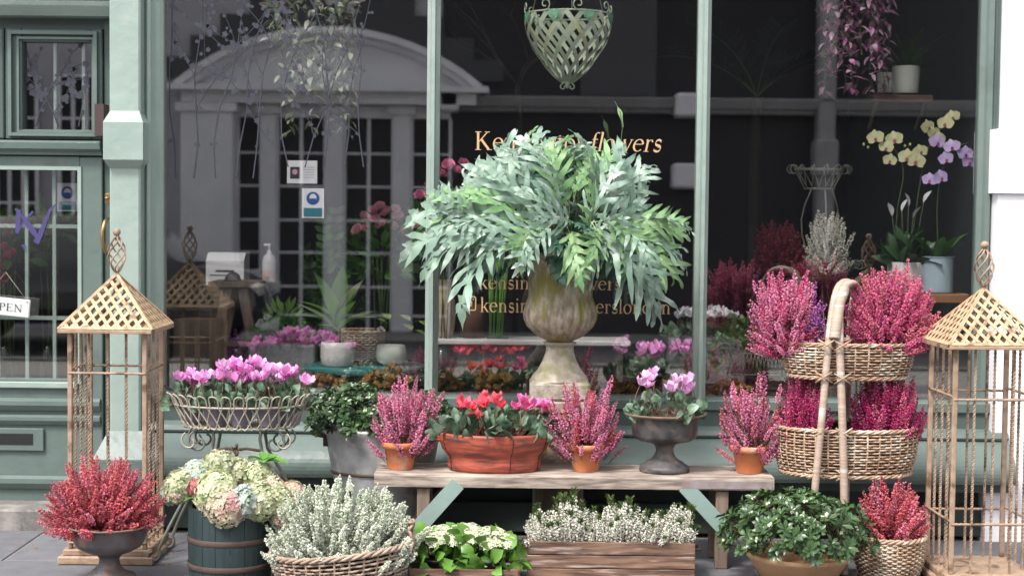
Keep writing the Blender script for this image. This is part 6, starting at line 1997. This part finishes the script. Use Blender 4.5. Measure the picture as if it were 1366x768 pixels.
ll_ = leaf_mesh('pl', .13, .045, 5, 'ell', [LEAF_DARK, STEM], .3, .7, 0, .05)
dome_put(t, 'leaf', [ll_], (0, 0, .13), .07, .07, .07, 34, 3, low=.0, up=.5)
for x, y in ((1190, 288), (1203, 282), (1212, 275), (1218, 292), (1232, 270)):
    w_ = U(x, y, .40) - t.location
    b = MB(); b.tube([(w_.x * .4, 0, .12), tuple(w_)], .0018, 4, 1)
    V, F = leaf_geo(.07, .032, 5, 'ell', .5, .3); add_M(b, V, F, frame(w_, (RND.uniform(-.5, .5), -.1, 1), RND.uniform(-.8, .8))); b.build('flower', [WHITE_PETAL, STEM], t)
t = simple_pot(1195, 388, .50, 'tall glass vase behind the peace lily holding a cream orchid spray', .04, .04, .3, CLEAR, 'orchid', 'potted_orchid')
spray(t, [(1198, 385), (1196, 290), (1205, 230), (1190, 195), (1165, 190)], [(1168, 184), (1193, 186), (1182, 197), (1187, 214), (1210, 210)], ('oc', [ORCHID_CREAM, THROAT]), .45, buds=((1152, 193), (1158, 197), (1207, 195), (1214, 193)))
spray(t, [(1210, 380), (1222, 280), (1232, 220), (1245, 185), (1268, 158)], [(1238, 170), (1252, 186), (1271, 156), (1261, 165), (1228, 202), (1222, 215), (1246, 178)], ('oc', [ORCHID_CREAM, THROAT]), .44)

# wire stand with heathers, right pane
Yf = .75
q = U(1095, 380, Yf)
t = thing('wire_plant_stand', 'tall two tier grey wire stand inside the right pane', 'plant stand', (q.x, Yf, ZK))
def wire_bowl(t, px, y_top, y_bot, hw_px, Y, n=14, m=WIRE_DARK, rb=.6):
    s = S(Y); o = t.location; c = U(px, y_top, Y) - o; zb = (U(px, y_bot, Y) - o).z
    b = MB()
    for f, z in ((1, c.z), (rb, zb)):
        b.tube([(c.x + hw_px * s * f * math.cos(a), hw_px * s * f * math.sin(a), z) for a in np.linspace(0, 2 * PI, 36, endpoint=False)], .004, 5, closed=True)
    b.build('rim', m, t)
    for k in range(n):
        a = 2 * PI * k / n; b = MB()
        P = []
        for qq in np.linspace(0, 1, 7):
            r = hw_px * s * (rb + (1 - rb) * qq); aa = a + .3 * qq
            P.append((c.x + r * math.cos(aa), r * math.sin(aa), zb + (c.z - zb) * qq))
        R0_ = hw_px * s
        for qq in np.linspace(0, 1.6 * PI, 9):
            r = R0_ + .022 * (1 - math.cos(qq)) * .9; aa = a + .3
            P.append((c.x + r * math.cos(aa), r * math.sin(aa), c.z + .022 * math.sin(qq)))
        b.tube(P, .0028, 4); b.build('wire_loop', m, t)
wire_bowl(t, 1093, 226, 252, 32, Yf)
wire_bowl(t, 1093, 352, 372, 50, Yf)
b = MB()
for a in (.5, 2.6, 4.7):
    P = []
    for qq in np.linspace(0, 1, 14):
        r = .06 + .05 * math.sin(qq * PI * 3) + .12 * (1 - qq) ** 2
        P.append((r * math.cos(a), r * math.sin(a), qq * ((U(1093, 252, Yf)).z - ZK)))
    b.tube(P, .004, 5)
b.build('leg', WIRE_DARK, t)
def in_heather(px, py, Y, label, rx_px, h_px, mats, key, seed, n=80, pot_r=.05, extra=.0, group=None):
    q = U(px, py, Y); s = S(Y)
    c = thing('potted_heather', label, 'heather', (q.x, Y, q.z), 0, group)
    b = MB(); b.lathe(pot_prof(pot_r * .8, pot_r, .08, .003, .014, .003), 20); b.build('pot', PLASTIC_BLACK, c)
    dome_spikes(c, key, (0, 0, .06), rx_px * s, rx_px * s * .7, h_px * s, n, .12, .011, 46, .009, .15, mats, seed, low=-.1, needles=20, inner=.3)
in_heather(1040, 372, .62, 'dark crimson heather on the wire stand inside the right pane', 38, 62, [HE_DARK, NEEDLE_OLIVE, STEM_BROWN], 'kx', 501)
in_heather(1103, 370, .60, 'airy white heather on the wire stand inside the right pane', 30, 68, [HE_WHITE, NEEDLE, STEM], 'hw', 502)
# lower trough stand
Yg = .35
q = U(1004, 500, Yg)
t = thing('wire_trough', 'low grey wire trough with scrolled ends inside the right pane', 'plant stand', (q.x, Yg, ZK))
b = MB()
for (x0, y0) in ((965, 468), (1045, 468)):
    c = U(x0, y0, Yg) - t.location; s = -1 if x0 < 1000 else 1
    b.tube([(q_[0], 0, q_[2]) for q_ in scroll(c.x, c.z, .045, PI if s > 0 else 0, 1.4, sgn=-s)], .004, 5)
    b.tube([(c.x - s * .0, 0, c.z - .045), (c.x - s * .02, 0, c.z - .12), (c.x + s * .04, 0, .05), (c.x + s * .02, 0, 0)], .004, 5)
b.build('scrolled_end', WIRE_DARK, t)
o = t.location
za_, zb3 = (U(1004, 470, Yg) - o).z, (U(1004, 498, Yg) - o).z
b = MB()
for z in (za_, zb3):
    b.tube([(-.13, -.06, z), (.13, -.06, z), (.13, .06, z), (-.13, .06, z)], .0035, 5, closed=True)
for k in range(15):
    x = -.13 + .26 * k / 14
    b.tube([(x, -.06, zb3), (min(.13, x + .02), -.061, za_)], .0022, 4); b.tube([(x, -.06, zb3), (max(-.13, x - .02), -.062, za_)], .0022, 4)
b.build('trough_grid', WIRE_DARK, t)
cl = thing('leafy_plant', 'small fresh green plant beside the wire trough inside the right pane', 'plant', U(985, 500, .5))
lmid = leaf_mesh('gm', .05, .035, 4, 'ell', [LEAF_MID, STEM], .3, .5)
dome_put(cl, 'leaf', [lmid], (0, 0, .10), .11, .09, .17, 90, 9, low=-.4)

# cyclamens standing on the deck inside
def in_cyc(px, py, Y, label, rx, fm, key, seed, nfl=7, group=None):
    q = U(px, py, Y)
    c = thing('potted_cyclamen', label, 'potted cyclamen', (q.x, Y, ZK), 0, group)
    h = max(.06, q.z - ZK)
    b = MB(); b.lathe(pot_prof(.045, .06, h, .003, .014, .003), 20); b.build('pot', PLASTIC_BLACK, c)
    cyc_plant(c, (0, 0, h), rx, rx * .8, .07, 30, nfl, fm, .13, seed, key)
in_cyc(868, 500, .45, 'magenta cyclamen inside the window above the dark urn, left one', .09, [CYC_PINK, CYC_STEM], 'ck', 61)
in_cyc(912, 500, .50, 'magenta cyclamen inside the window close to the right mullion', .10, [CYC_PINK, CYC_STEM], 'ck', 62)
for i, px in enumerate((622, 655, 690)):
    in_cyc(px, 520, .55, 'crimson cyclamen inside the window under the marble shelf, %s' % ('leftmost', 'middle', 'rightmost')[i], .09, [CYC_RED, CYC_STEM], 'cr', 63 + i, 8, 'crimson cyclamens under the marble shelf')
q = U(942, 450, .85)
t = thing('white_cyclamen_trough', 'trough of white cyclamens inside the shop by the right mullion', 'trough', (q.x, .85, ZK))
b = MB(); b.box(-.20, .20, -.07, .07, 0, q.z - ZK, bev=.01); b.build('trough', mat('grey_trough', (.16, .15, .16), rough=.6), t)
cyc_plant(t, (0, 0, q.z - ZK), .2, .09, .06, 50, 26, [WHITE_PETAL, CYC_STEM], .12, 70, 'cw')

# dried brown flowers in low bowls along the foot of the glass
for i, (px, py, w) in enumerate(((430, 520, 34), (518, 506, 30), (632, 512, 50), (800, 520, 46), (905, 520, 40), (975, 524, 24))):
    Y = .16
    q = U(px, py, Y); s = S(Y)
    t = thing('dried_flower_bowl', 'bowl of dried brown flowers inside the window, %s' % ('far left of the row', 'below the prayer plant', 'behind the red wooden bowl', 'right of the stone urn', 'behind the dark urn', 'right of the right mullion')[i], 'dried flowers', (q.x, Y, ZK), 0, 'bowls of dried brown flowers inside the window')
    b = MB(); b.lathe([(0, 0), (w * s * .5, 0), (w * s * .75, .035), (w * s * .7, .035), (0, .03)], 20, sy=.6); b.build('bowl', PLASTIC_BLACK, t)
    rr = random.Random(i)
    for k in range(int(w * .95)):
        x = rr.uniform(-1, 1); z = rr.uniform(0, 1)
        hgt = (.055 + (.115 if i in (1, 2) else .05) * z) * (1 - .45 * abs(x))
        put('flower_head', head_mesh('dr', .017, 34, .012, [DRIED, DRIED], k % 3, .8), t, frame((x * w * s, rr.uniform(-.05, .06), hgt), (x * .5, -.3, 1), rr.uniform(0, 6), rr.uniform(.8, 1.3)))

# marble shelf with vases
Ym = .62
q0, q1 = U(572, 452, Ym - .12), U(842, 450, Ym - .12)
t = thing('marble_shelf', 'white marble shelf on black legs behind the middle pane', 'shelf', ((q0.x + q1.x) / 2, Ym, ZK))
hw = (q1.x - q0.x) / 2; zm = q0.z - ZK
b = MB(); b.box(-hw, hw, -.12, .14, zm - .028, zm, bev=.006); b.build('marble_top', MARBLE, t)
for s in (-.9, .9):
    b = MB(); b.box(s * hw - .015, s * hw + .015, -.06, .10, 0, zm - .0285); b.build('leg', WIRE_DARK, t)
t = thing('stoneware_vase', 'ribbed beige stoneware vase on the left end of the marble shelf', 'vase', (U(593, 451, Ym).x, Ym - .02, ZK + zm + .0005))
sv = S(Ym)
pr = [(0, 0), (.034, 0), (.040, .006), (.050, .05), (.055, .11), (.0545, .15), (.048, .20), (.038, .24), (.034, .26), (.037, .285), (.041, .292), (.036, .29), (.03, .25), (0, .2)]
pr2 = []
for i in range(len(pr) - 1):
    for k in range(4):
        f = k / 4; r = pr[i][0] * (1 - f) + pr[i + 1][0] * f; z = pr[i][1] * (1 - f) + pr[i + 1][1] * f
        pr2.append((r + (.0012 if (len(pr2) % 2 and 2 < i < 9) else 0), z))
b = MB(); b.lathe(pr2 + [pr[-1]], 36); b.build('vase_body', STONEWARE, t)
t = thing('wooden_vase', 'dark bark textured cylinder vase on the marble shelf', 'vase', (U(630, 451, Ym).x, Ym, ZK + zm + .0005))
b = MB(); b.lathe([(0, 0), (.062, 0), (.062, .165), (.056, .165), (.055, .02), (0, .02)], 32, flute=lambda i, th: 1 + .02 * np.sin(th * 17)); b.build('vase_body', mat('dark_bark_vase', (.13, .065, .04), (.06, .03, .02), 9, rough=.9, stretch=(1, 1, .2), bump=1), t)
t = thing('glass_vase', 'clear glass vase of tall green stems on the marble shelf', 'vase', (U(664, 451, Ym).x, Ym - .03, ZK + zm + .0005))
b = MB(); b.box(-.055, .055, -.04, .04, 0, .20); b.build('vase_glass', CLEAR, t)
for k in range(13):
    a = k * 2.4
    b = MB(); b.tube([(.03 * math.cos(a) - .01, .02 * math.sin(a), .006), (.05 * math.cos(a + .5), .03 * math.sin(a), .40)], .0042, 5); b.build('stem', mat('bright_stem', (.16, .34, .06), rough=.4) if 'bs' not in _cache else _cache['bs'], t)
    _cache.setdefault('bs', bpy.data.materials['bright_stem'])
um_ = leaf_mesh('gm2', .09, .04, 4, 'ell', [LEAF_MID, STEM], .3, .5)
dome_put(t, 'leaf', [um_], (0, 0, .45), .12, .08, .12, 30, 4)

# bouquet left of the fern
def rose_mesh(key, m, seed=0, R=.028):
    k = (key, seed)
    if k in _cache: return _cache[k]
    rr = random.Random(seed); b = MB()
    b.tube([(0, -.12, 0), (0, 0, 0)], .002, 4, 1, cap=False)
    for ring_, (n_, r_, tl) in enumerate(((3, .35, 1.35), (5, .6, 1.1), (6, .9, .75), (6, 1.0, .35))):
        for i in range(n_):
            a = i * 2 * PI / n_ + ring_ * .7
            d = Vector((math.cos(a) * math.cos(tl), math.sin(tl), math.sin(a) * math.cos(tl)))
            V, F = leaf_geo(R * (1.1 - .05 * ring_), R * 1.1, 4, 'petal', .5, -.7)
            add_M(b, V, F, frame((.12 * R * math.cos(a) * ring_, 0, .12 * R * math.sin(a) * ring_), d, rr.uniform(-.2, .2), 1, (-math.cos(a), .6, -math.sin(a))))
    _cache[k] = b.mesh('flower', m); return _cache[k]
def bouquet(px, py, Y, label, fl, fm, key, seed, leafs=40, vase=CLEAR, lr=.14, cat='bouquet'):
    q = U(px, py, Y)
    t = thing('flower_vase', label, cat, (q.x, Y, ZK))
    h = q.z - ZK
    b = MB(); b.lathe([(0, 0), (.05, 0), (.055, min(.22, h * .5)), (.05, min(.22, h * .5)), (.045, .01), (0, .01)], 20); b.build('vase', vase, t)
    b = MB()
    for k in range(9): b.tube([(.03 * math.cos(k), .03 * math.sin(k), .01), (.05 * math.cos(k * 2.4), .05 * math.sin(k * 2.4), h)], .003, 4)
    b.build('stem', STEM, t)
    dome_put(t, 'leaf', [um_], (0, 0, h), lr, lr * .8, lr, leafs, seed, low=-.7, inner=.5)
    for i, (x, y) in enumerate(fl):
        w_ = U(x, y, Y - .05) - t.location
        put('flower', rose_mesh(key, fm, i % 3), t, frame(w_, (RND.uniform(-.6, .6), -.8, .7), i, RND.uniform(.85, 1.2)))
bouquet(510, 340, .75, 'vase of dusty pink roses inside the left pane beside the mullion', [(485, 290), (497, 282), (507, 277), (500, 293), (516, 284), (527, 280), (531, 290), (489, 305), (509, 300), (478, 308), (523, 303), (540, 310)], [ROSE, STEM], 'ro', 5, 70)
bouquet(592, 300, .55, 'vase of deep pink and yellow flowers between the mullion and the fern', [(560, 262), (598, 222), (608, 228), (617, 220), (590, 232), (556, 300), (572, 250)], [HE_PINK, STEM], 'rp', 7, 40)

# tall glossy plant, variegated pot plant and teal table in the left pane
q = U(440, 430, .95)
t = thing('zamioculcas', 'tall glossy green plant with upright leafy stems in the left pane', 'potted plant', (q.x, .95, ZK))
b = MB(); b.lathe(pot_prof(.09, .12, .18, .004, .02), 28); b.build('pot', PLASTIC_BLACK, t)
for k, (px, py, kk) in enumerate(((450, 268, 1), (432, 285, 1), (470, 290, 0), (405, 320, 0), (490, 330, 0), (425, 330, 0), (500, 380, 0), (395, 360, 0), (460, 350, 1))):
    w_ = U(px, py, .95 - .12 * (k % 3)) - t.location
    d = w_ - Vector((0, 0, .17))
    put('leafy_stem', pinnate_mesh('zz%d' % kk, .75, 13, .085, .036, [LEAF_MID if kk else LEAF_DARK, STEM], k % 3, .25), t, frame((0, 0, .17), d, RND.uniform(-.4, .4), d.length / .75, (0, -1, .3)))
Yt = .55
q = U(480, 494, Yt - .3)
t = thing('round_teal_table', 'low round teal topped table inside the left pane', 'table', (q.x, Yt, ZK))
ht = q.z - ZK
b = MB(); b.lathe([(0, ht - .03), (.30, ht - .03), (.305, ht - .025), (.305, ht - .004), (.30, ht), (0, ht)], 48, sy=.9); b.build('table_top', TEAL, t)
for a in (.8, 2.4, 4.0, 5.5):
    b = MB(); b.tube([(.22 * math.cos(a), .2 * math.sin(a), 0), (.2 * math.cos(a), .18 * math.sin(a), ht - .031)], .012, 8); b.build('leg', WIRE_DARK, t)
t = thing('potted_dieffenbachia', 'variegated broad leaved plant in a white pot on the teal table', 'potted plant', (U(450, 490, Yt - .1).x, Yt - .1, ZK + ht + .0005))
b = MB(); b.lathe([(0, 0), (.068, 0), (.078, .01), (.084, .05), (.083, .09), (.079, .12), (.076, .122), (.07, .11), (0, .1)], 40, flute=lambda i, th: 1 + 0 * th); b.build('pot', CERAMIC_WHITE, t)
for (px, py, kk) in ((475, 362, 1), (455, 345, 0), (402, 382, 1), (405, 396, 0), (398, 408, 0), (495, 395, 0), (500, 410, 0), (470, 390, 0), (430, 350, 0), (425, 420, 0)):
    w_ = U(px, py, Yt - .2) - t.location
    bs_ = Vector((0, 0, .20)); d = w_ - bs_
    put('leaf', blade_mesh('di%d' % kk, .20, .055, [LEAF_VARI if kk else LEAF_LIGHT], .45), t, frame(bs_ + Vector((0, 0, RND.uniform(-.05, .03))), d, 0, d.length / .2))
b = MB()
for k in range(4): b.tube([(.01 * math.cos(k * 2), .01 * math.sin(k * 2), .1), (.015 * math.cos(k * 2), .015 * math.sin(k * 2), .24)], .006, 6)
b.build('stem', STEM, t)
t = thing('potted_prayer_plant', 'striped prayer plant in a pale round pot on the right of the teal table', 'potted plant', (U(522, 485, Yt).x, Yt - .02, ZK + ht + .0005))
b = MB(); b.lathe([(0, 0), (.05, 0), (.07, .02), (.078, .06), (.07, .10), (.066, .10), (0, .08)], 32); b.build('pot', CERAMIC_CREAM, t)
for k, (px, py) in enumerate(((502, 425), (512, 418), (540, 432), (535, 420), (552, 440), (495, 415), (480, 420), (560, 428))):
    w_ = U(px, py, Yt - .1) - t.location
    put('leaf', leaf_mesh('pr', .075, .05, 5, 'ell', [mat('prayer_leaf', (.28, .34, .10), (.05, .12, .04), 30, rough=.45, trans=.2, stretch=(2, 2, 1), contrast=2), STEM] if k == 0 else [STEM], .2, .4, 0, .05), t, frame(w_, (RND.uniform(-1, 1), -.6, -.1), 0, 1))
t = thing('wicker_basket', 'pale willow basket behind the white pot on the teal table', 'basket', (U(480, 480, Yt + .12).x, Yt + .12, ZK + ht + .0005))
basket(t, .0, .16, .09, .08, .12, .10, 14, 20, rod=.0045)

# log, trestle stool, white box, soap bottle
t = thing('birch_log', 'upright birch log with a cut top inside the left pane', 'log', (U(265, 480, .55).x, .55, ZK))
hl = U(265, 428, .42).z - ZK
b = MB(); b.lathe([(0, 0), (.125, 0), (.122, hl * .5), (.120, hl), (.112, hl + .002)], 44, flute=lambda i, th: 1 + .03 * np.sin(th * 4) + .015 * np.sin(th * 11)); b.build('bark', BARK, t)
b = MB(); b.lathe([(.114, hl + .0005), (.06, hl + .004), (0, hl + .005)], 40); b.build('cut_top', CUTWOOD, t)
Yq = .80
t = thing('trestle_stool', 'worn wooden A frame stool inside the left pane', 'stool', (U(318, 450, Yq).x, Yq, ZK))
o = t.location
zt2 = U(318, 382, Yq).z - ZK
for (xa, xb) in ((308, 285), (328, 352)):
    for y in (-.10, .10):
        a_ = U(xa, 384, Yq) - o; c_ = U(xb, 470, Yq) - o
        b = MB(); b.beam((c_.x, y * 1.2, 0), (a_.x, y, zt2 - .001), .05, .025, up=(0, 1, 0)); b.build('leg', POSTWOOD, t)
b = MB(); b.box(-.13, .13, -.14, .14, zt2, zt2 + .03, bev=.004); b.build('seat', POSTWOOD, t)
b = MB(); b.beam((-.12, -.135, .2), (.12, -.135, .2), .03, .02); b.build('stretcher', POSTWOOD, t)
t = thing('service_bell', 'small grey counter bell on the wooden stool', 'bell', (U(312, 378, Yq - .02).x, Yq - .05, ZK + zt2 + .031))
b = MB(); b.lathe([(0, 0), (.045, 0), (.045, .006), (.04, .012), (.036, .028), (.02, .042), (.006, .046), (.006, .055), (0, .056)], 24); b.build('dome', PEWTER, t)
t = thing('donation_box', 'white printed card box with slanted top inside the left pane', 'box', (U(304, 380, 1.05).x, 1.05, ZK + .0005))
hz = U(304, 337, 1.05).z - ZK
b = MB(); b.box(-.14, .14, -.09, .09, .0, hz - .17, bev=.004); b.build('stand', CHARCOAL, t)
b = MB(); b.prism_x([(-.09, hz - .169), (-.09, hz - .04), (-.03, hz), (.09, hz), (.09, hz - .169)], -.10, .10); b.build('box_body', PAPER, t)
b = MB(); b.box(-.08, .08, -.0915, -.0905, hz - .12, hz - .115); b.box(-.05, .04, -.0915, -.0905, hz - .10, hz - .09); b.build('print_line', INK, t)
t = thing('soap_bottle', 'white pump soap bottle standing inside the left pane', 'bottle', (U(359, 375, .9).x, .9, ZK))
h0 = U(359, 376, .9).z - ZK; h1 = U(359, 326, .9).z - ZK
b = MB(); b.box(-.07, .07, -.06, .06, 0, h0 - .001, bev=.003); b.build('riser_block', CHARCOAL, t)
b = MB(); b.lathe([(0, h0), (.033, h0), (.035, h0 + .006), (.035, h0 + .11), (.028, h0 + .135), (.012, h0 + .15), (.011, h0 + .165), (0, h0 + .166)], 24); b.build('bottle_body', CERAMIC_WHITE, t)
b = MB(); b.lathe([(.004, h0 + .166), (.004, h1)], 8); b.box(-.028, .006, -.006, .006, h1 - .008, h1 + .004, bev=.002); b.build('pump', PAPER, t)
b = MB(); b.lathe([(.0355, h0 + .02), (.0355, h0 + .06)], 24); b.build('paper_label', mat('peach_label', (.6, .42, .36), rough=.6), t)

# greenery and purple heather at the back of the left window
for i, px in enumerate((318, 362, 412)):
    in_heather(px, 500, .95, 'violet heather standing behind the teal table, %s' % ('nearest the log', 'in the middle', 'nearest the white pot')[i], 28, 42, [HE_PURPLE, NEEDLE, STEM_BROWN], 'kp', 520 + i, 50, group='violet heathers inside the left pane')
t = thing('white_flower_plant', 'leafy plant with a few white flowers in a grey trough, left pane', 'plant', (U(378, 455, .7).x, .7, ZK))
h_ = U(378, 458, .7).z - ZK
b = MB(); b.box(-.17, .17, -.07, .07, 0, h_, bev=.008); b.build('trough', mat('grey_trough_b', (.2, .2, .22), rough=.6), t)
dome_put(t, 'leaf', [lmid], (0, 0, h_), .17, .08, .10, 80, 3, low=0)
for x, y in ((348, 430), (356, 424), (345, 434), (508, 440)):
    w_ = U(x, y, .6) - t.location
    put('flower', rose_mesh('wf', [WHITE_PETAL, STEM], 0, .02), t, frame(w_, (0, -1, .6), 0, .8))
t = thing('bright_fern', 'small bright green leafy tuft behind the white flowered plant, left pane', 'plant', U(378, 422, .8))
t.location.z = U(378, 425, .8).z
dome_put(t, 'leaf', [leaf_mesh('lg', .07, .02, 4, 'lance', [LEAF_LIGHT, STEM], .3, .6)], (0, 0, 0), .07, .05, .05, 30, 3, low=-.2)
b = MB(); b.lathe([(0, -.15), (.04, -.15), (.05, -.02), (0, -.03)], 16); b.build('pot', PLASTIC_BLACK, t)

# cards and signs seen in the left window
def card(px0, py0, px1, py1, Y, label, name, cat, extra):
    a, c = U(px0, py0, Y), U(px1, py1, Y)
    t = thing(name, label, cat, ((a.x + c.x) / 2, Y, c.z))
    w, h = (c.x - a.x) / 2, a.z - c.z
    b = MB(); b.box(-w, w, 0, .002, 0, h); b.build('card', PAPER, t)
    extra(t, w, h)
def ex1(t, w, h):
    b = MB(); b.add([(-w * .8, -.001, h * .2), (-w * .15, -.001, h * .2), (-w * .15, -.001, h * .72), (-w * .8, -.001, h * .72)], [(0, 1, 2, 3)], 0, False); b.build('photo_print', INK, t)
    b = MB(); b.lathe([(0, 0), (w * .18, 0)], 14, (0, 0, 0)); v = b.v[-1]; v[:] = v[:, [0, 2, 1]]; v[:, 0] -= w * .48; v[:, 1] = -.0016; v[:, 2] += h * .5; b.build('photo_print', ROSE, t)
    b = MB()
    for k in range(5): b.add([(w * .05, -.001, h * (.25 + .11 * k)), (w * .8, -.001, h * (.25 + .11 * k)), (w * .8, -.001, h * (.28 + .11 * k)), (w * .05, -.001, h * (.28 + .11 * k))], [(0, 1, 2, 3)], 0, False)
    b.build('print_line', mat('pale_print', (.4, .4, .5), rough=.7), t)
card(383, 214, 423, 245, .30, 'white picture card with a small portrait print inside the left pane', 'picture_card', 'card', ex1)
def ex2(t, w, h):
    b = MB(); n = 24
    b.add([(w * .6 * math.cos(a), -.001, h * .66 + w * .6 * math.sin(a)) for a in np.linspace(0, 2 * PI, n, endpoint=False)], [tuple(range(n))], 0, False); b.build('blue_disc', BLUE_PRINT, t)
    b = MB(); b.add([(w * .32 * math.cos(a), -.0016, h * .68 + w * .36 * math.sin(a)) for a in np.linspace(0, 2 * PI, n, endpoint=False)], [tuple(range(n))], 0, False); b.build('head_pictogram', PAPER, t)
    b = MB(); b.add([(-w * .3, -.0022, h * .66), (w * .3, -.0022, h * .66), (w * .2, -.0022, h * .55), (-w * .2, -.0022, h * .55)], [(0, 1, 2, 3)], 0, False); b.build('mask_pictogram', BLUE_PRINT, t)
    b = MB(); b.add([(-w * .85, -.001, h * .04), (w * .85, -.001, h * .04), (w * .85, -.001, h * .34), (-w * .85, -.001, h * .34)], [(0, 1, 2, 3)], 0, False); b.build('lower_print', TEAL_PRINT, t)
card(403, 251, 432, 291, .28, 'wear a face mask notice with blue disc inside the left pane', 'mask_notice', 'notice', ex2)

def ex3(t, w, h):
    ex2(t, w, h)
card(76, 244, 104, 282, .16, 'small face mask notice behind the glazed door', 'mask_notice', 'notice', ex3)

# things seen through the door glass
bouquet(8, 330, .5, 'vase of red and pink flowers behind the glazed door at the left edge', [(4, 300), (12, 312), (6, 330), (15, 340), (10, 356), (3, 372), (16, 300), (8, 345)], [HE_RED, STEM], 'rr', 11, 40)
bouquet(66, 300, .6, 'vase of yellow green flowers behind the door glass', [(48, 298), (56, 306), (62, 296), (70, 302), (66, 312), (52, 290)], [ORCHID_CREAM, STEM], 'ry', 12, 24, lr=.09)
# hanging OPEN sign
Ys = -.045
sg = thing('open_sign', 'whitewashed wooden OPEN sign hanging tilted on the door glass', 'sign', U(8, 409, Ys), 0)
rot = -.09
M_ = Matrix.Rotation(-rot, 4, 'Y')
b = MB(); b.box(-.112, .112, -.006, .006, -.042, .042, bev=.004); put('board', b.mesh('board', [SIGN_WOOD]), sg, M_)
lb_ = lettering('open_lettering', 'OPEN', (-.075, -.0065, -.017), .052, .155, INK, sg)
lb_.matrix_basis = M_
b = MB(); b.tube([(-.1, 0, .04), (0, -.0, .16), (.1, 0, .025)], .0015, 4); b.build('cord', WIRE_CREAM, sg)
b = MB(); b.lathe([(0, -.001), (.004, 0), (0, .004)], 8, (.1, -.008, .023)); b.build('eyelet', IRON_BAND, sg)

# dark palm and bare branches high up at the back
mat('dark_shelf_wood_b', (.02, .015, .012), (.012, .01, .008), 9, rough=.9)
t = thing('palm_plant', 'dark palm fronds arching at the back of the right pane', 'palm', U(1010, 120, 1.3))
t.location.z = U(1010, 130, 1.3).z
pm_ = pinnate_mesh('palm', .7, 22, .20, .016, [mat('dark_palm', (.012, .018, .012), rough=.7), STEM], 0, 1.0, 'lance')
for k in range(9):
    a = k * 2.4; put('frond', pm_, t, frame((0, 0, 0), (math.cos(a), math.sin(a) * .5, 1.0), 0, RND.uniform(.7, 1)))
b = MB(); b.lathe([(.03, 0), (.035, -.5), (.04, ZK - t.location.z)], 12); b.build('trunk', bpy.data.materials['dark_shelf_wood_b'], t)
t = thing('twisted_branches', 'bare twisted brown branches behind the middle pane top', 'branches', U(690, 90, .9))
def twig(b, p_, d, L, w, dep, rr):
    P = [p_]
    for k in range(6):
        d = (d + Vector((rr.uniform(-.35, .35), rr.uniform(-.2, .2), rr.uniform(-.2, .2)))).normalized(); P.append(P[-1] + d * L / 6)
        if dep < 2 and rr.random() < .5: twig(b, P[-1], (d + Vector((rr.uniform(-.9, .9), 0, .2))).normalized(), L * .6, w * .5, dep + 1, rr)
    b.tube(P, [w * (1 - .12 * k) for k in range(7)], 5)
b = MB(); rr = random.Random(4)
for dx in (-.5, .0, .3): twig(b, Vector((0, 0, -.1)), Vector((dx, 0, 1)).normalized(), .6, .012, 0, rr)
b.tube([(0, 0, ZK - t.location.z), (.02, 0, -.25), (0, 0, -.09)], .014, 6)
b.build('branch', bpy.data.materials['dark_shelf_wood_b'], t)

# parked car across the street, seen reflected low in the left pane
cr_ = thing('parked_car', 'black parked car reflected low in the left window', 'car', (X(185, 9.3, 380) - .6, -9.3, .004))
CARB = mat('black_car_paint', (.01, .01, .012), rough=.15, coat=1)
side = [(-2.0, .3), (-2.05, .62), (-1.9, .85), (-1.35, .93), (-.75, 1.38), (.55, 1.42), (1.15, .96), (1.75, .82), (1.98, .62), (2.02, .32)]
b = MB(); ring_ = []
for y, f, zf in ((-.86, .0, 0), (-.80, 0, .0), (0, .03, .02), (.80, 0, 0), (.86, 0, 0)):
    ins = 1 - (.03 if abs(y) == .86 else 0)
    ring_.append([(x * ins, y * (1 if z < .95 else .82), z + zf * (z > .5)) for x, z in side])
V = [v for r_ in ring_ for v in r_]; m_ = len(side)
F = [(i * m_ + j, i * m_ + (j + 1) % m_, (i + 1) * m_ + (j + 1) % m_, (i + 1) * m_ + j) for i in range(4) for j in range(m_)] + [tuple(range(m_))[::-1], tuple(4 * m_ + j for j in range(m_))]
b.add(V, F); b.build('body', CARB, cr_)
for x in (-1.3, 1.3):
    for y in (-.83, .83):
        b = MB(); b.lathe([(0, -.1), (.30, -.1), (.33, -.06), (.33, .06), (.30, .1), (0, .1)], 24); v = b.v[-1]; v[:] = v[:, [0, 2, 1]]; v += np.array([x, y, .33]); b.build('wheel', PLASTIC_BLACK, cr_)
for y in (-.55, .55):
    b = MB(); b.box(1.90, 2.0, y - .16, y + .16, .60, .72, bev=.02); b.build('headlight', CERAMIC_WHITE, cr_)
for y in (-.72, .72):
    b = MB(); b.prism_y([(-.68, 1.30), (.48, 1.34), (.98, .99), (-1.2, .96)], y - .012 if y < 0 else y, y if y < 0 else y + .012); b.build('side_window', GLASS, cr_)

# fallen petals and leaves on the paving at the left
pm = {}
for k in range(16):
    x, y = RND.uniform(-2.25, -1.35), RND.uniform(-.95, -.32)
    kind_ = k % 3
    if kind_ not in pm:
        b = MB(); V, F = leaf_geo((.016, .014, .03)[kind_], (.012, .012, .014)[kind_], 4, 'ell', .2, .5); b.add(V, F)
        pm[kind_] = b.mesh('petal', [(HE_RED, CYC_PINK, DRIED)[kind_]])
    o_ = put('fallen_petal', pm[kind_], None, frame((x, y, .0335), (math.cos(k * 2.1), math.sin(k * 2.1), 0)))
    tag(o_, 'tiny fallen petal or leaf scrap on the grey paving by the left lantern', 'petal', 'petals and leaf scraps fallen on the paving')
